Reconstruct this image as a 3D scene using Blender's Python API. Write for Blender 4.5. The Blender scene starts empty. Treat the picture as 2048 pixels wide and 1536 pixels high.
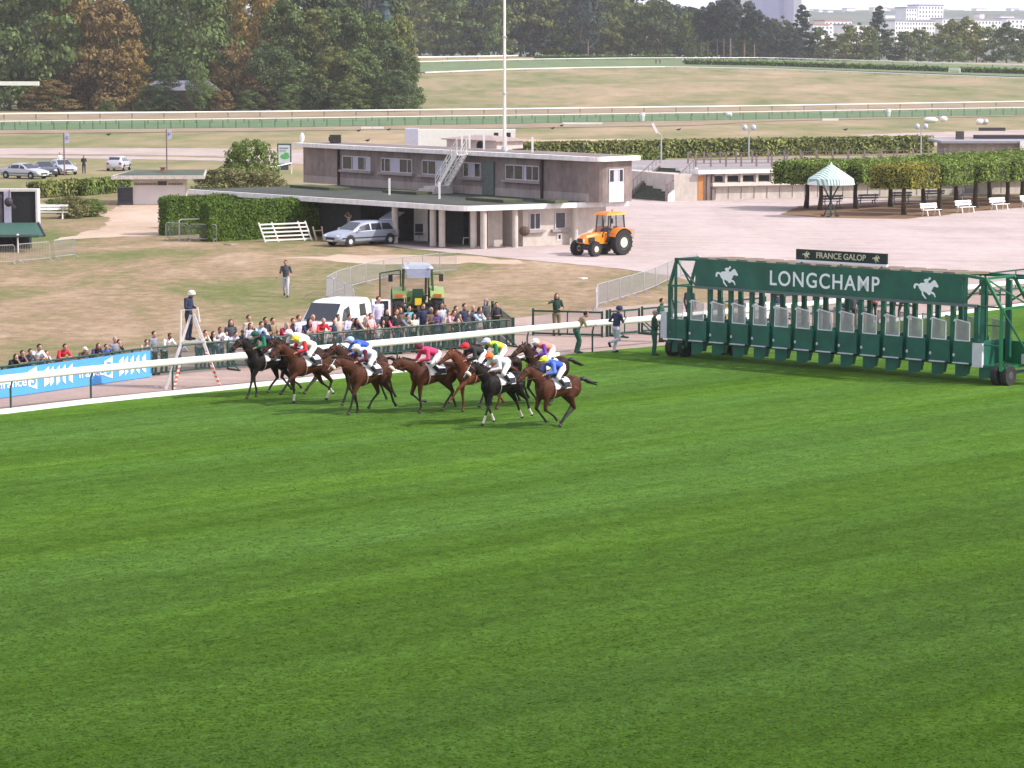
import bpy, bmesh, math, random
import numpy as np
from mathutils import Vector, Matrix
R = math.radians
sc = bpy.context.scene
# ------------------------------------------------------------------ camera, sky, sun, exposure
F, CX, CY, CAMH, HOR = 5700.0, 1024.0, 768.0, 11.4, 110.0
TH = math.atan((CY - HOR) / F)
cam = bpy.data.objects.new('camera', bpy.data.cameras.new('camera'))
sc.collection.objects.link(cam); sc.camera = cam
cam.location = (0, 0, CAMH); cam.rotation_euler = (math.pi / 2 - TH, 0, 0)
cam.data.sensor_width = 36; cam.data.lens = 36 * F / 2048
cam.data.clip_start = 1; cam.data.clip_end = 20000
SUN_EL, SUN_AZ = R(40), R(-14)          # direction towards the sun: from the +X side, a little behind the camera
sd = Vector((math.cos(SUN_EL) * math.cos(SUN_AZ), math.cos(SUN_EL) * math.sin(SUN_AZ), math.sin(SUN_EL)))
sun = bpy.data.objects.new('sun', bpy.data.lights.new('sun', 'SUN'))
sc.collection.objects.link(sun)
sun.data.energy = 4.2; sun.data.angle = R(0.7); sun.data.color = (1.0, 0.945, 0.91)
sun.rotation_euler = sd.to_track_quat('Z', 'Y').to_euler()
w = bpy.data.worlds.new('World'); sc.world = w; w.use_nodes = True
nt = w.node_tree; bg = nt.nodes['Background']
sky = nt.nodes.new('ShaderNodeTexSky'); sky.sky_type = 'NISHITA'; sky.sun_disc = False
sky.sun_elevation = SUN_EL; sky.sun_rotation = math.pi / 2 - SUN_AZ; sky.dust_density = 4.0; sky.air_density = 1.0; sky.ozone_density = 1.5
pale = nt.nodes.new('ShaderNodeMix'); pale.data_type = 'RGBA'; tcw = nt.nodes.new('ShaderNodeTexCoord'); sz = nt.nodes.new('ShaderNodeSeparateXYZ'); nt.links.new(tcw.outputs['Generated'], sz.inputs[0])
mz = nt.nodes.new('ShaderNodeMapRange'); nt.links.new(sz.outputs[2], mz.inputs[0])      # bright milky horizon, clearer overhead
for i, x in enumerate((0.0, .35, .92, .46)): mz.inputs[i + 1].default_value = x
nt.links.new(mz.outputs[0], pale.inputs[0])
nt.links.new(sky.outputs[0], pale.inputs[6]); pale.inputs[7].default_value = (9.0, 8.7, 9.9, 1)
nt.links.new(pale.outputs[2], bg.inputs[0]); bg.inputs[1].default_value = 0.15
sc.view_settings.view_transform = 'Standard'; sc.view_settings.look = 'None'
sc.view_settings.exposure = 0.17; sc.view_settings.gamma = 1
sc.cycles.max_bounces = 6; sc.cycles.transparent_max_bounces = 12; sc.cycles.volume_bounces = 1
sc.cycles.use_denoising = True

# ------------------------------------------------------------------ helpers
def V(*a): return Vector(a)
def ray(px, py):
    x = (px - CX) / F; y = -(py - CY) / F; c, s = math.cos(TH), math.sin(TH)
    return Vector((x, c + y * s, -s + y * c))
def G(px, py, z=0.0):
    r = ray(px, py); t = (z - CAMH) / r.z
    return Vector((r.x * t, r.y * t, z))
def AY(px, py, Y):            # the point of that view line at depth Y
    r = ray(px, py); t = Y / r.y
    return Vector((r.x * t, Y, CAMH + r.z * t))
def XY(px, Y, z=0.0):         # X of a pixel column at depth Y, height z
    c, s = math.cos(TH), math.sin(TH)
    dep = Y * c + (CAMH - z) * s
    return Vector(((px - CX) / F * dep, Y, z))
def PXM(Y): return F / Y
def terr(X, Y):
    if Y < 600: return 0.0
    k = min(1.0, max(0.0, (X + 30) / 210.0))
    top = 11.0 - 2.6 * k
    if Y <= 1000: return (Y - 600) / 400 * top
    h = top + (min(Y, 4400) - 1000) * 0.002
    if Y > 1700: h += (min(Y, 4400) - 1700) / 3300 * 76
    return h
def GT(px, py):
    r = ray(px, py)
    if r.z >= -1e-5: ts = np.linspace(500, 6000, 2800)
    else: ts = np.linspace(100, 6000, 3000)
    prev = ts[0]
    for t in ts:
        if CAMH + r.z * t < terr(r.x * t, r.y * t):
            a, b = prev, t
            for _ in range(25):
                m = (a + b) / 2
                if CAMH + r.z * m < terr(r.x * m, r.y * m): b = m
                else: a = m
            return Vector((r.x * b, r.y * b, terr(r.x * b, r.y * b)))
        prev = t
    return Vector((r.x * 1000, r.y * 1000, terr(r.x * 1000, r.y * 1000)))

class MB:
    def __init__(s): s.v = []; s.f = []; s.mi = []; s.c = 0
    def add(s, vs, fs):
        n = len(s.v); s.v += [tuple(v) for v in vs]
        for f in fs: s.f.append(tuple(i + n for i in f)); s.mi.append(s.c)
        return s
    def hexa(s, p):          # 0-3 bottom ring, 4-7 top ring
        return s.add(p, [(3, 2, 1, 0), (4, 5, 6, 7), (0, 1, 5, 4), (1, 2, 6, 5), (2, 3, 7, 6), (3, 0, 4, 7)])
    def box(s, x0, x1, y0, y1, z0, z1, fr=None):
        p = [(x0, y0, z0), (x1, y0, z0), (x1, y1, z0), (x0, y1, z0), (x0, y0, z1), (x1, y0, z1), (x1, y1, z1), (x0, y1, z1)]
        if fr: p = [fr(*q) for q in p]
        return s.hexa(p)
    def bar(s, a, b, w, h=None, up=(0, 0, 1)):
        a = Vector(a); b = Vector(b); d = (b - a).normalized(); u = Vector(up)
        if abs(d.dot(u)) > .98: u = Vector((1, 0, 0))
        x = d.cross(u).normalized(); y = x.cross(d).normalized(); h = h or w
        q = lambda p, i, j: p + x * i * w / 2 + y * j * h / 2
        return s.hexa([q(a, -1, -1), q(a, 1, -1), q(a, 1, 1), q(a, -1, 1), q(b, -1, -1), q(b, 1, -1), q(b, 1, 1), q(b, -1, 1)])
    def tube(s, pts, r, n=8, ry=None, side=None, cap=True):
        pts = [Vector(p) for p in pts]; k = len(pts)
        rs = list(r) if isinstance(r, (list, tuple)) else [r] * k
        rys = (list(ry) if isinstance(ry, (list, tuple)) else [ry] * k) if ry is not None else rs
        vs = []; pu = None
        for i, p in enumerate(pts):
            d = pts[min(i + 1, k - 1)] - pts[max(i - 1, 0)]
            d = d.normalized() if d.length > 1e-9 else Vector((0, 0, 1))
            if side is not None: x = Vector(side); x = (x - d * x.dot(d)).normalized()
            else:
                if pu is None: pu = Vector((0, 0, 1)) if abs(d.z) < .9 else Vector((1, 0, 0))
                x = (pu - d * pu.dot(d)).normalized(); pu = x
            y = d.cross(x)
            for j in range(n):
                t = 2 * math.pi * j / n
                vs.append(p + x * math.cos(t) * rs[i] + y * math.sin(t) * rys[i])
        fs = [(i * n + j, i * n + (j + 1) % n, (i + 1) * n + (j + 1) % n, (i + 1) * n + j) for i in range(k - 1) for j in range(n)]
        if cap: fs += [tuple(range(n - 1, -1, -1)), tuple(range((k - 1) * n, k * n))]
        return s.add(vs, fs)
    def ell(s, c, r, n=10, m=7, M=None):
        vs = [(0, 0, 1)] + [(math.sin(math.pi * i / m) * math.cos(2 * math.pi * j / n), math.sin(math.pi * i / m) * math.sin(2 * math.pi * j / n), math.cos(math.pi * i / m)) for i in range(1, m) for j in range(n)] + [(0, 0, -1)]
        fs = [(0, 1 + j, 1 + (j + 1) % n) for j in range(n)]
        for i in range(m - 2):
            for j in range(n): a = 1 + i * n + j; b = 1 + i * n + (j + 1) % n; fs.append((a, a + n, b + n, b))
        L = len(vs) - 1; o = 1 + (m - 2) * n
        fs += [(L, o + (j + 1) % n, o + j) for j in range(n)]
        P = [Vector((v[0] * r[0], v[1] * r[1], v[2] * r[2])) for v in vs]
        if M is not None: P = [M @ p for p in P]
        return s.add([Vector(c) + p for p in P], fs)
    def prism(s, poly, e):   # closed outline of 3D points pushed along e
        n = len(poly); e = Vector(e); P = [Vector(p) for p in poly]
        vs = P + [p + e for p in P]
        fs = [tuple(range(n - 1, -1, -1)), tuple(range(n, 2 * n))] + [(i, (i + 1) % n, n + (i + 1) % n, n + i) for i in range(n)]
        return s.add(vs, fs)
    def face(s, *p): return s.add(p, [tuple(range(len(p)))])
    def lathe(s, c, axis, prof, n=20):   # prof: (distance along axis, radius)
        c = Vector(c); a = Vector(axis).normalized()
        x = a.cross(Vector((0, 0, 1)) if abs(a.z) < .9 else Vector((1, 0, 0))).normalized(); y = a.cross(x)
        vs = [c + a * h + (x * math.cos(2 * math.pi * j / n) + y * math.sin(2 * math.pi * j / n)) * r for h, r in prof for j in range(n)]
        fs = [(i * n + j, i * n + (j + 1) % n, (i + 1) * n + (j + 1) % n, (i + 1) * n + j) for i in range(len(prof) - 1) for j in range(n)]
        fs += [tuple(range(n)), tuple(range(len(vs) - n, len(vs)))[::-1]]
        return s.add(vs, fs)
    def build(s, name, mats, parent=None, at=None, smooth=False, fix=True):
        """world coordinates in; the object's origin is at (or its thing's base)"""
        me = bpy.data.meshes.new(name)
        base = wloc(parent) if parent else Vector((0, 0, 0))
        at = Vector(at) if at is not None else (base if parent else (Vector(np.mean(np.array(s.v), axis=0).tolist()) if s.v else Vector()))
        if not parent and s.v: at = Vector((at.x, at.y, min(v[2] for v in s.v))) if at is not None else at
        me.from_pydata([(v[0] - at.x, v[1] - at.y, v[2] - at.z) for v in s.v], [], s.f)
        for m in (mats if isinstance(mats, (list, tuple)) else [mats]): me.materials.append(m)
        me.polygons.foreach_set('material_index', s.mi)
        if fix:
            bm = bmesh.new(); bm.from_mesh(me); bmesh.ops.recalc_face_normals(bm, faces=bm.faces); bm.to_mesh(me); bm.free()
        if smooth: me.shade_smooth()
        o = bpy.data.objects.new(name, me); sc.collection.objects.link(o)
        if parent: o.parent = parent; o.location = at - base
        else: o.location = at
        return o
def wloc(o):
    p = Vector(o.location)
    while o.parent: o = o.parent; p += Vector(o.location)
    return p
def tag(o, label=None, cat=None, group=None, kind=None):
    if label: o['label'] = label
    if cat: o['category'] = cat
    if group: o['group'] = group
    if kind: o['kind'] = kind
    return o
def thing(name, loc, label, cat, group=None, rz=0):
    o = bpy.data.objects.new(name, None); sc.collection.objects.link(o)
    o.location = loc; o.rotation_euler = (0, 0, rz); o.empty_display_size = .3
    return tag(o, label, cat, group)
def kids(o): return [c for c in KIDS.get(o.name, [])] if False else list(o.children)
def dup(o, loc=None, rz=None, label=None, group=None, parent=None, scale=None):
    c = o.copy(); sc.collection.objects.link(c)
    if parent: c.parent = parent
    for k in o.children: dup(k, parent=c)
    if loc is not None: c.location = loc
    if rz is not None: c.rotation_euler = (0, 0, rz)
    if scale is not None: c.scale = scale if isinstance(scale, (tuple, list)) else (scale,) * 3
    if label: c['label'] = label
    if group: c['group'] = group
    return c
class Frame:
    def __init__(s, O, A, B):
        s.O = Vector((O[0], O[1], 0)); a = Vector((A[0] - O[0], A[1] - O[1], 0)); b = Vector((B[0] - O[0], B[1] - O[1], 0))
        s.LA, s.LB = a.length, b.length; s.U = a.normalized(); s.W = b.normalized()
    def __call__(s, a, b, z=0): return s.O + s.U * a + s.W * b + Vector((0, 0, z))
    def solve(s, px, z=1.0, a=None, b=None):   # where the line a=const (or b=const) crosses a pixel column
        k = (px - CX) / F; c, sn = math.cos(TH), math.sin(TH)
        base = s.O + (s.U * a if a is not None else s.W * b); d = s.W if a is not None else s.U
        return (k * (base.y * c + (CAMH - z) * sn) - base.x) / (d.x - k * c * d.y)

# ------------------------------------------------------------------ materials
_M = {}
def M(name, col, rough=.65, var=.12, scale=4.0, metal=0.0, bump=0.0, alpha=None, spec=.4, island=0.0, trans=0.0, objvar=0.0, coat=0.0, streak=0.0):
    if name in _M: return _M[name]
    m = bpy.data.materials.new(name); m.use_nodes = True; t = m.node_tree; N = t.nodes; L = t.links
    p = N['Principled BSDF']; out = N['Material Output']
    p.inputs['Roughness'].default_value = rough; p.inputs['Metallic'].default_value = metal
    p.inputs['Specular IOR Level'].default_value = spec
    if coat: p.inputs['Coat Weight'].default_value = coat
    tc = N.new('ShaderNodeTexCoord'); nz = N.new('ShaderNodeTexNoise'); nz.inputs['Scale'].default_value = scale; nz.inputs['Detail'].default_value = 6
    nz.inputs['Roughness'].default_value = .6
    L.new(tc.outputs['Object'], nz.inputs['Vector'])
    if streak:      # rain streaks and grime running down
        mp = N.new('ShaderNodeMapping'); mp.inputs['Scale'].default_value = (1, 1, .12); L.new(tc.outputs['Object'], mp.inputs[0]); n2 = N.new('ShaderNodeTexNoise'); n2.inputs['Scale'].default_value = 3.2; n2.inputs['Detail'].default_value = 7; n2.inputs['Roughness'].default_value = .7
        L.new(mp.outputs[0], n2.inputs['Vector']); m3 = N.new('ShaderNodeMapRange'); L.new(n2.outputs['Fac'], m3.inputs[0])
        for i_, x_ in enumerate((.38, .60, 1 - streak, 1 + streak * .3)): m3.inputs[i_ + 1].default_value = x_
    mr = N.new('ShaderNodeMapRange'); mr.inputs[1].default_value = .3; mr.inputs[2].default_value = .7; mr.inputs[3].default_value = 1 - var; mr.inputs[4].default_value = 1 + var
    L.new(nz.outputs['Fac'], mr.inputs[0]); fac = mr.outputs[0]
    if streak: mu = N.new('ShaderNodeMath'); mu.operation = 'MULTIPLY'; L.new(fac, mu.inputs[0]); L.new(m3.outputs[0], mu.inputs[1]); fac = mu.outputs[0]
    if island:
        g = N.new('ShaderNodeNewGeometry'); m2 = N.new('ShaderNodeMapRange'); m2.inputs[3].default_value = 1 - island; m2.inputs[4].default_value = 1 + island
        L.new(g.outputs['Random Per Island'], m2.inputs[0]); mu = N.new('ShaderNodeMath'); mu.operation = 'MULTIPLY'
        L.new(fac, mu.inputs[0]); L.new(m2.outputs[0], mu.inputs[1]); fac = mu.outputs[0]
    if objvar:
        g = N.new('ShaderNodeObjectInfo'); m2 = N.new('ShaderNodeMapRange'); m2.inputs[3].default_value = 1 - objvar; m2.inputs[4].default_value = 1 + objvar
        L.new(g.outputs['Random'], m2.inputs[0]); mu = N.new('ShaderNodeMath'); mu.operation = 'MULTIPLY'
        L.new(fac, mu.inputs[0]); L.new(m2.outputs[0], mu.inputs[1]); fac = mu.outputs[0]
    vm = N.new('ShaderNodeVectorMath'); vm.operation = 'SCALE'; vm.inputs[0].default_value = col; L.new(fac, vm.inputs['Scale'])
    L.new(vm.outputs[0], p.inputs['Base Color'])
    if bump:
        b = N.new('ShaderNodeBump'); b.inputs['Strength'].default_value = bump; b.inputs['Distance'].default_value = .05; L.new(nz.outputs['Fac'], b.inputs['Height']); L.new(b.outputs[0], p.inputs['Normal'])
    if trans:
        tr = N.new('ShaderNodeBsdfTranslucent'); L.new(vm.outputs[0], tr.inputs[0]); mx = N.new('ShaderNodeMixShader'); mx.inputs[0].default_value = trans
        L.new(p.outputs[0], mx.inputs[1]); L.new(tr.outputs[0], mx.inputs[2]); L.new(mx.outputs[0], out.inputs[0])
    if alpha is not None:
        tr = N.new('ShaderNodeBsdfTransparent'); mx = N.new('ShaderNodeMixShader'); mx.inputs[0].default_value = alpha
        L.new(tr.outputs[0], mx.inputs[1]); L.new(p.outputs[0], mx.inputs[2]); L.new(mx.outputs[0], out.inputs[0])
    _M[name] = m; return m
class NG:
    """small node-graph helper for the ground sheets"""
    def __init__(s, name):
        s.m = bpy.data.materials.new(name); s.m.use_nodes = True; s.N = s.m.node_tree.nodes; s.L = s.m.node_tree.links
        s.p = s.N['Principled BSDF']; s.p.inputs['Roughness'].default_value = .9; s.p.inputs['Specular IOR Level'].default_value = .15
        s.geo = s.N.new('ShaderNodeNewGeometry')
    def map(s, rot=0, sc_=(1, 1, 1)):
        m = s.N.new('ShaderNodeMapping'); m.vector_type = 'POINT'; s.L.new(s.geo.outputs['Position'], m.inputs[0]); 
        m.inputs['Rotation'].default_value = (0, 0, rot); m.inputs['Scale'].default_value = (1, 1, 1)
        m2 = s.N.new('ShaderNodeMapping'); m2.inputs['Scale'].default_value = sc_; s.L.new(m.outputs[0], m2.inputs[0]); return m2.outputs[0]
    def noise(s, vec, scale, detail=4, rough=.6, dist=0):
        n = s.N.new('ShaderNodeTexNoise'); s.L.new(vec, n.inputs['Vector']); n.inputs['Scale'].default_value = scale; n.inputs['Detail'].default_value = detail
        n.inputs['Roughness'].default_value = rough; n.inputs['Distortion'].default_value = dist; return n.outputs['Fac']
    def ramp(s, fac, stops, interp='LINEAR'):
        r = s.N.new('ShaderNodeValToRGB'); s.L.new(fac, r.inputs[0]); e = r.color_ramp.elements; r.color_ramp.interpolation = interp
        while len(e) > 1: e.remove(e[0])
        e[0].position = stops[0][0]; e[0].color = tuple(stops[0][1]) + (1,)
        for q, c in stops[1:]: x = e.new(q); x.color = tuple(c) + (1,)
        return r.outputs[0]
    def mr(s, fac, a, b, c, d):
        m = s.N.new('ShaderNodeMapRange'); s.L.new(fac, m.inputs[0])
        for i, x in enumerate((a, b, c, d)): m.inputs[i + 1].default_value = x
        return m.outputs[0]
    def math(s, op, a, b):
        m = s.N.new('ShaderNodeMath'); m.operation = op
        for i, x in enumerate((a, b)):
            if isinstance(x, (int, float)): m.inputs[i].default_value = x
            else: s.L.new(x, m.inputs[i])
        return m.outputs[0]
    def mix(s, fac, a, b, mode='MIX'):
        m = s.N.new('ShaderNodeMix'); m.data_type = 'RGBA'; m.blend_type = mode
        for k, x in ((0, fac), (6, a), (7, b)):
            if isinstance(x, (int, float)): m.inputs[k].default_value = x
            elif isinstance(x, tuple): m.inputs[k].default_value = x + (1,)
            else: s.L.new(x, m.inputs[k])
        return m.outputs[2]
    def scale(s, col, fac):
        m = s.N.new('ShaderNodeVectorMath'); m.operation = 'SCALE'; s.L.new(col, m.inputs[0]); s.L.new(fac, m.inputs['Scale']); return m.outputs[0]
    def done(s, col, bump=None, strength=.4, dist=.05):
        s.L.new(col, s.p.inputs['Base Color'])
        if bump is not None:
            b = s.N.new('ShaderNodeBump'); b.inputs['Strength'].default_value = strength; b.inputs['Distance'].default_value = dist
            s.L.new(bump, b.inputs['Height']); s.L.new(b.outputs[0], s.p.inputs['Normal'])
        return s.m

RAILDIR = (G(1230, 708) - G(22, 827)).normalized()
RANG = math.atan2(RAILDIR.y, RAILDIR.x)
HEAD = RANG + math.pi                      # the way the horses run
HDIR = -RAILDIR; HPERP = Vector((RAILDIR.y, -RAILDIR.x, 0))   # HPERP points to the camera side of the rail
# ------------------------------------------------------------------ ground sheets
_e = Matrix.Rotation(-RANG, 3, 'Z') @ G(1000, 900); _f = Matrix.Rotation(-RANG, 3, 'Z') @ G(1000, 1500); SHADE0, SHADE1 = _f.y + 3, _e.y + 3
def turf_mat():
    g = NG('race_turf'); v = g.map(-RANG, (1, 1, 1))
    g.p.inputs['Specular IOR Level'].default_value = .03; g.p.inputs['Roughness'].default_value = 1
    st = g.map(-RANG, (.028, 1.0, 1))
    band = g.noise(st, .42, 3, .55, .3); line = g.noise(g.map(-RANG, (.012, 1.0, 1)), 1.5, 4, .6, .2); fine = g.noise(v, 7.5, 6, .8); mid = g.noise(v, 1.1, 4, .6)
    tuft = g.noise(g.map(-RANG, (.7, 1, 1)), 3.2, 6, .78); big = g.noise(g.map(-RANG, (.12, 1, 1)), .16, 3, .5)
    c = g.ramp(band, [(.32, (.067, .146, .015)), (.5, (.084, .177, .019)), (.64, (.100, .202, .027))])
    c = g.mix(g.mr(big, .42, .60, 0, .75), c, (.090, .186, .036))
    c = g.scale(c, g.mr(line, .38, .60, .90, 1.05))
    c = g.scale(c, g.mr(fine, .30, .70, .74, 1.28))
    c = g.scale(c, g.mr(tuft, .32, .68, .74, 1.22))
    c = g.scale(c, g.mr(mid, .3, .7, .88, 1.12))
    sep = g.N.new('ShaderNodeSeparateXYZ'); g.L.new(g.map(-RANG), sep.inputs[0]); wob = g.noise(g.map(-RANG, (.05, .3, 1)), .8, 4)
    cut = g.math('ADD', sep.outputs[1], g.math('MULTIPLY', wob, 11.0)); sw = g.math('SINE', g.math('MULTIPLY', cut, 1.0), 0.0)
    c = g.scale(c, g.mr(sw, -.6, .6, .91, 1.06))      # mower passes
    c = g.scale(c, g.mr(cut, SHADE0, SHADE1, .78, 1.08))     # shading painted into the grass colour, darker towards the viewer
    spot = g.noise(v, 1.9, 6, .85)
    c = g.mix(g.mr(spot, .62, .72, 0, .45), c, (.02, .052, .004))
    return g.done(c, g.math('ADD', fine, tuft), 1.0, .09)
def lawn_mat():
    g = NG('dry_lawn'); v = g.map(0)
    a = g.noise(g.map(0, (.35, .16, 1)), .32, 6, .66, .5); b = g.noise(g.map(0, (.8, .5, 1)), 1.7, 5, .7); f = g.noise(v, 11, 4, .75)
    x = g.math('ADD', g.math('MULTIPLY', a, .72), g.math('MULTIPLY', b, .28))
    c = g.ramp(x, [(.38, (.130, .155, .045)), (.46, (.205, .185, .085)), (.52, (.285, .205, .125)), (.60, (.37, .275, .18)), (.68, (.44, .35, .25))])
    c = g.scale(c, g.mr(f, .28, .72, .78, 1.2)); c = g.scale(c, g.mr(b, .3, .7, .88, 1.12))
    return g.done(c, f, .7, .05)
def meadow_mat():
    g = NG('dry_meadow')
    a = g.noise(g.map(.1, (.10, .030, 1)), .30, 6, .62, .6); b = g.noise(g.map(0, (.3, .08, 1)), .55, 5, .7)
    x = g.math('ADD', g.math('MULTIPLY', a, .62), g.math('MULTIPLY', b, .38))
    c = g.ramp(x, [(.38, (.125, .155, .055)), (.45, (.20, .195, .090)), (.53, (.29, .235, .135)), (.63, (.38, .285, .185))])
    return g.done(c)
def gravel_mat(name, c0, c1, sc_=6):
    g = NG(name); a = g.noise(g.map(0, (.5, .25, 1)), .35, 5, .6); f = g.noise(g.map(0), sc_, 5, .8); b = g.noise(g.map(0, (1, .4, 1)), 1.3, 4)
    c = g.ramp(a, [(.35, c0), (.65, c1)]); c = g.scale(c, g.mr(f, .28, .72, .84, 1.14)); c = g.scale(c, g.mr(b, .3, .7, .93, 1.06)); tk = g.noise(g.map(.25, (.035, .9, 1)), 1.1, 4, .6, .3); c = g.scale(c, g.mr(tk, .52, .60, 1.02, .90))
    return g.done(c, f, .35, .03)
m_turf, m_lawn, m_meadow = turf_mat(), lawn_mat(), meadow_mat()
m_gravel = gravel_mat('pale_gravel', (.425, .345, .325), (.515, .425, .405))
m_path = gravel_mat('pink_grit', (.33, .24, .205), (.43, .33, .29))
m_sand = gravel_mat('sandy_track', (.42, .31, .225), (.55, .42, .33), 3)
m_road = gravel_mat('worn_road', (.37, .30, .275), (.46, .385, .35), 3)
m_dull = gravel_mat('dull_sand', (.25, .19, .13), (.33, .26, .18), 3)
m_fargrass = gravel_mat('far_track_grass', (.125, .175, .085), (.165, .215, .105), 1)
m_soil = gravel_mat('brown_soil', (.17, .10, .06), (.25, .16, .10), 4)  # dark brown earth in its own colour

def big_ground():
    ys = list(np.arange(-40, 600, 40)) + list(np.arange(600, 1001, 10)) + list(np.arange(1050, 1701, 50)) + list(np.arange(1800, 6600, 150))
    xs = list(np.arange(-2400, -200, 200)) + list(np.arange(-200, 401, 15)) + list(np.arange(600, 2600, 200))
    rng = random.Random(5)
    V_ = [(x, y, terr(x, y) + (rng.uniform(-6, 6) if y > 2600 else 0)) for y in ys for x in xs]; n = len(xs)
    F_ = [(j * n + i, j * n + i + 1, (j + 1) * n + i + 1, (j + 1) * n + i) for j in range(len(ys) - 1) for i in range(n - 1)]
    ny = [k for k, y in enumerate(ys) if y >= 240][0]; nh = [k for k, y in enumerate(ys) if y >= 1100][0]
    me = bpy.data.meshes.new('ground'); me.from_pydata(V_, [], F_)
    me.materials.append(m_lawn); me.materials.append(m_meadow)
    me.materials.append(M('far_hill', (.10, .12, .09), .9, .3, .01))
    me.polygons.foreach_set('material_index', [0 if (k // (n - 1)) < ny else (1 if (k // (n - 1)) < nh else 2) for k in range(len(F_))])
    me.shade_smooth()
    o = bpy.data.objects.new('ground', me); sc.collection.objects.link(o); tag(o, 'dry grass ground reaching back to the low hill', kind='structure')
big_ground()
def sheet(name, poly, z, mat, px=True, jit=0, seed=1, label=None, sub=6):
    pts = [G(*p) if px else Vector((p[0], p[1], 0)) for p in poly]
    rng = random.Random(seed); out = []
    for i, p in enumerate(pts):
        q = pts[(i + 1) % len(pts)]; k = max(1, int((q - p).length / (1.2 if jit else 9999)))
        for j in range(k):
            r = p.lerp(q, j / k); 
            if jit and (j or 1): r = r + Vector((rng.uniform(-jit, jit) * 1.6, rng.uniform(-jit, jit) * 3.2, 0))
            out.append((r.x, r.y, z))
    bm = bmesh.new(); vs = [bm.verts.new(p) for p in out]; f = bm.faces.new(vs); bmesh.ops.triangulate(bm, faces=[f])
    for f in bm.faces:
        if f.normal.z < 0: f.normal_flip()
    me = bpy.data.meshes.new(name); bm.to_mesh(me); bm.free(); me.materials.append(mat)
    o = bpy.data.objects.new(name, me); sc.collection.objects.link(o)
    return tag(o, label, kind='structure')
EDGE = [(-500, 880), (-300, 859), (22, 827), (171, 809), (316, 794), (450, 781), (872, 738), (999, 723), (1121, 712), (1176, 706), (1240, 700), (1299, 695), (1500, 674), (1860, 634), (1967, 621), (2034, 613), (2300, 584), (2700, 541)]
ew = [G(*p) for p in EDGE]
a0 = ew[0] - HPERP * -400 ; 
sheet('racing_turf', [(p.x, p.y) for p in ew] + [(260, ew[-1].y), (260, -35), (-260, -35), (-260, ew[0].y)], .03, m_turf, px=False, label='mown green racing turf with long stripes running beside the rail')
LAWN_E = [(-500, 790), (0, 742), (300, 712), (700, 678), (1018, 638), (1062, 633), (1207, 616), (1300, 609), (1417, 605), (1475, 597), (1530, 588)]
sheet('gravel_path', [(x, y + 14) for x, y in EDGE] + [(2700, 500), (2100, 540)] + LAWN_E[::-1], .010, m_path, label='pinkish grit path between the white rail and the spectator fence')
sheet('forecourt', [(700, 480), (820, 498), (900, 505), (980, 513), (1100, 524), (1240, 538), (1330, 551), (1420, 568), (1530, 590), (1800, 588), (2100, 566), (2700, 520), (2700, 380), (2048, 398), (1560, 396), (1262, 396), (1240, 380), (900, 380)], .014, m_gravel, jit=.05, label='pale gravel forecourt spreading around the two storey building')
sheet('worn_strip', [(560, 517), (650, 511), (780, 509), (960, 514), (1090, 526), (1020, 531), (900, 526), (760, 528), (640, 522)], .006, m_sand, jit=.35, seed=3, label='bare sandy strip worn across the dry lawn')
sheet('left_path', [(110, 480), (150, 470), (205, 455), (215, 440), (200, 428), (240, 412), (272, 403), (330, 405), (345, 440), (330, 470), (250, 474)], .006, m_sand, jit=.22, seed=4, label='pale path leading to the low flat roofed hut')
sheet('brown_soil', [(1560, 430), (1640, 436), (1720, 437), (1815, 438), (1880, 431), (2048, 414), (2200, 402), (2200, 388), (1900, 398), (1700, 408), (1600, 412)], .022, m_soil, jit=.12, seed=5, label='brown soil under the clipped trees')
sheet('car_park_road', [(-300, 296), (0, 297), (230, 296), (420, 297), (640, 300), (700, 322), (560, 322), (440, 313), (300, 310), (150, 309), (-300, 311)], .020, m_road, jit=.25, seed=6, label='pale road crossing the dry infield')
sheet('car_park_track', [(-300, 316), (0, 316), (200, 318), (420, 322), (620, 329), (900, 338), (900, 333), (620, 322), (420, 316), (200, 312), (0, 311), (-300, 311)], .024, m_road, jit=.2, seed=7, label='narrow pale track beside the parked cars')
sheet('inner_road', [(1700, 270), (1850, 265), (2100, 258), (2500, 252), (2500, 264), (2048, 273), (1850, 276), (1760, 276)], .02, m_road, jit=.25, seed=8, label='pale asphalt road beyond the hedge')
sheet('bare_track', [(900, 285), (1240, 283), (1560, 293), (1900, 292), (1900, 285), (1560, 287), (1240, 278), (900, 281)], .02, m_sand, jit=.3, seed=9, label='bare worn track beyond the hedge')

def strip(name, top, bot, mat, off, label, step=10):
    """far strip that follows the terrain between two sight-lines traced on the ground"""
    def path(pl):
        xs = np.arange(pl[0][0], pl[-1][0] + 1, 32); ys = np.interp(xs, [p[0] for p in pl], [p[1] for p in pl])
        return [GT(float(x), float(y)) for x, y in zip(xs, ys)]
    A, B = path(top), path(bot); n = min(len(A), len(B)); K = 8; vs = []; fs = []
    for i in range(n):
        for k in range(K + 1):
            p = A[i].lerp(B[i], k / K); vs.append((p.x, p.y, terr(p.x, p.y) + off))
    for i in range(n - 1):
        for k in range(K): a = i * (K + 1) + k; fs.append((a, a + 1, a + K + 2, a + K + 1))
    mb = MB(); mb.add(vs, fs); o = mb.build(name, mat, fix=False); 
    return tag(o, label, kind='structure')
strip('sand_track', [(-200, 233), (0, 231), (512, 226), (1024, 221), (1536, 214), (2048, 206), (2260, 203)], [(-200, 246), (0, 244), (512, 238), (1024, 232), (1536, 226), (2048, 217), (2260, 214)], m_dull, .05, 'sandy training track between two white rails')
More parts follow.
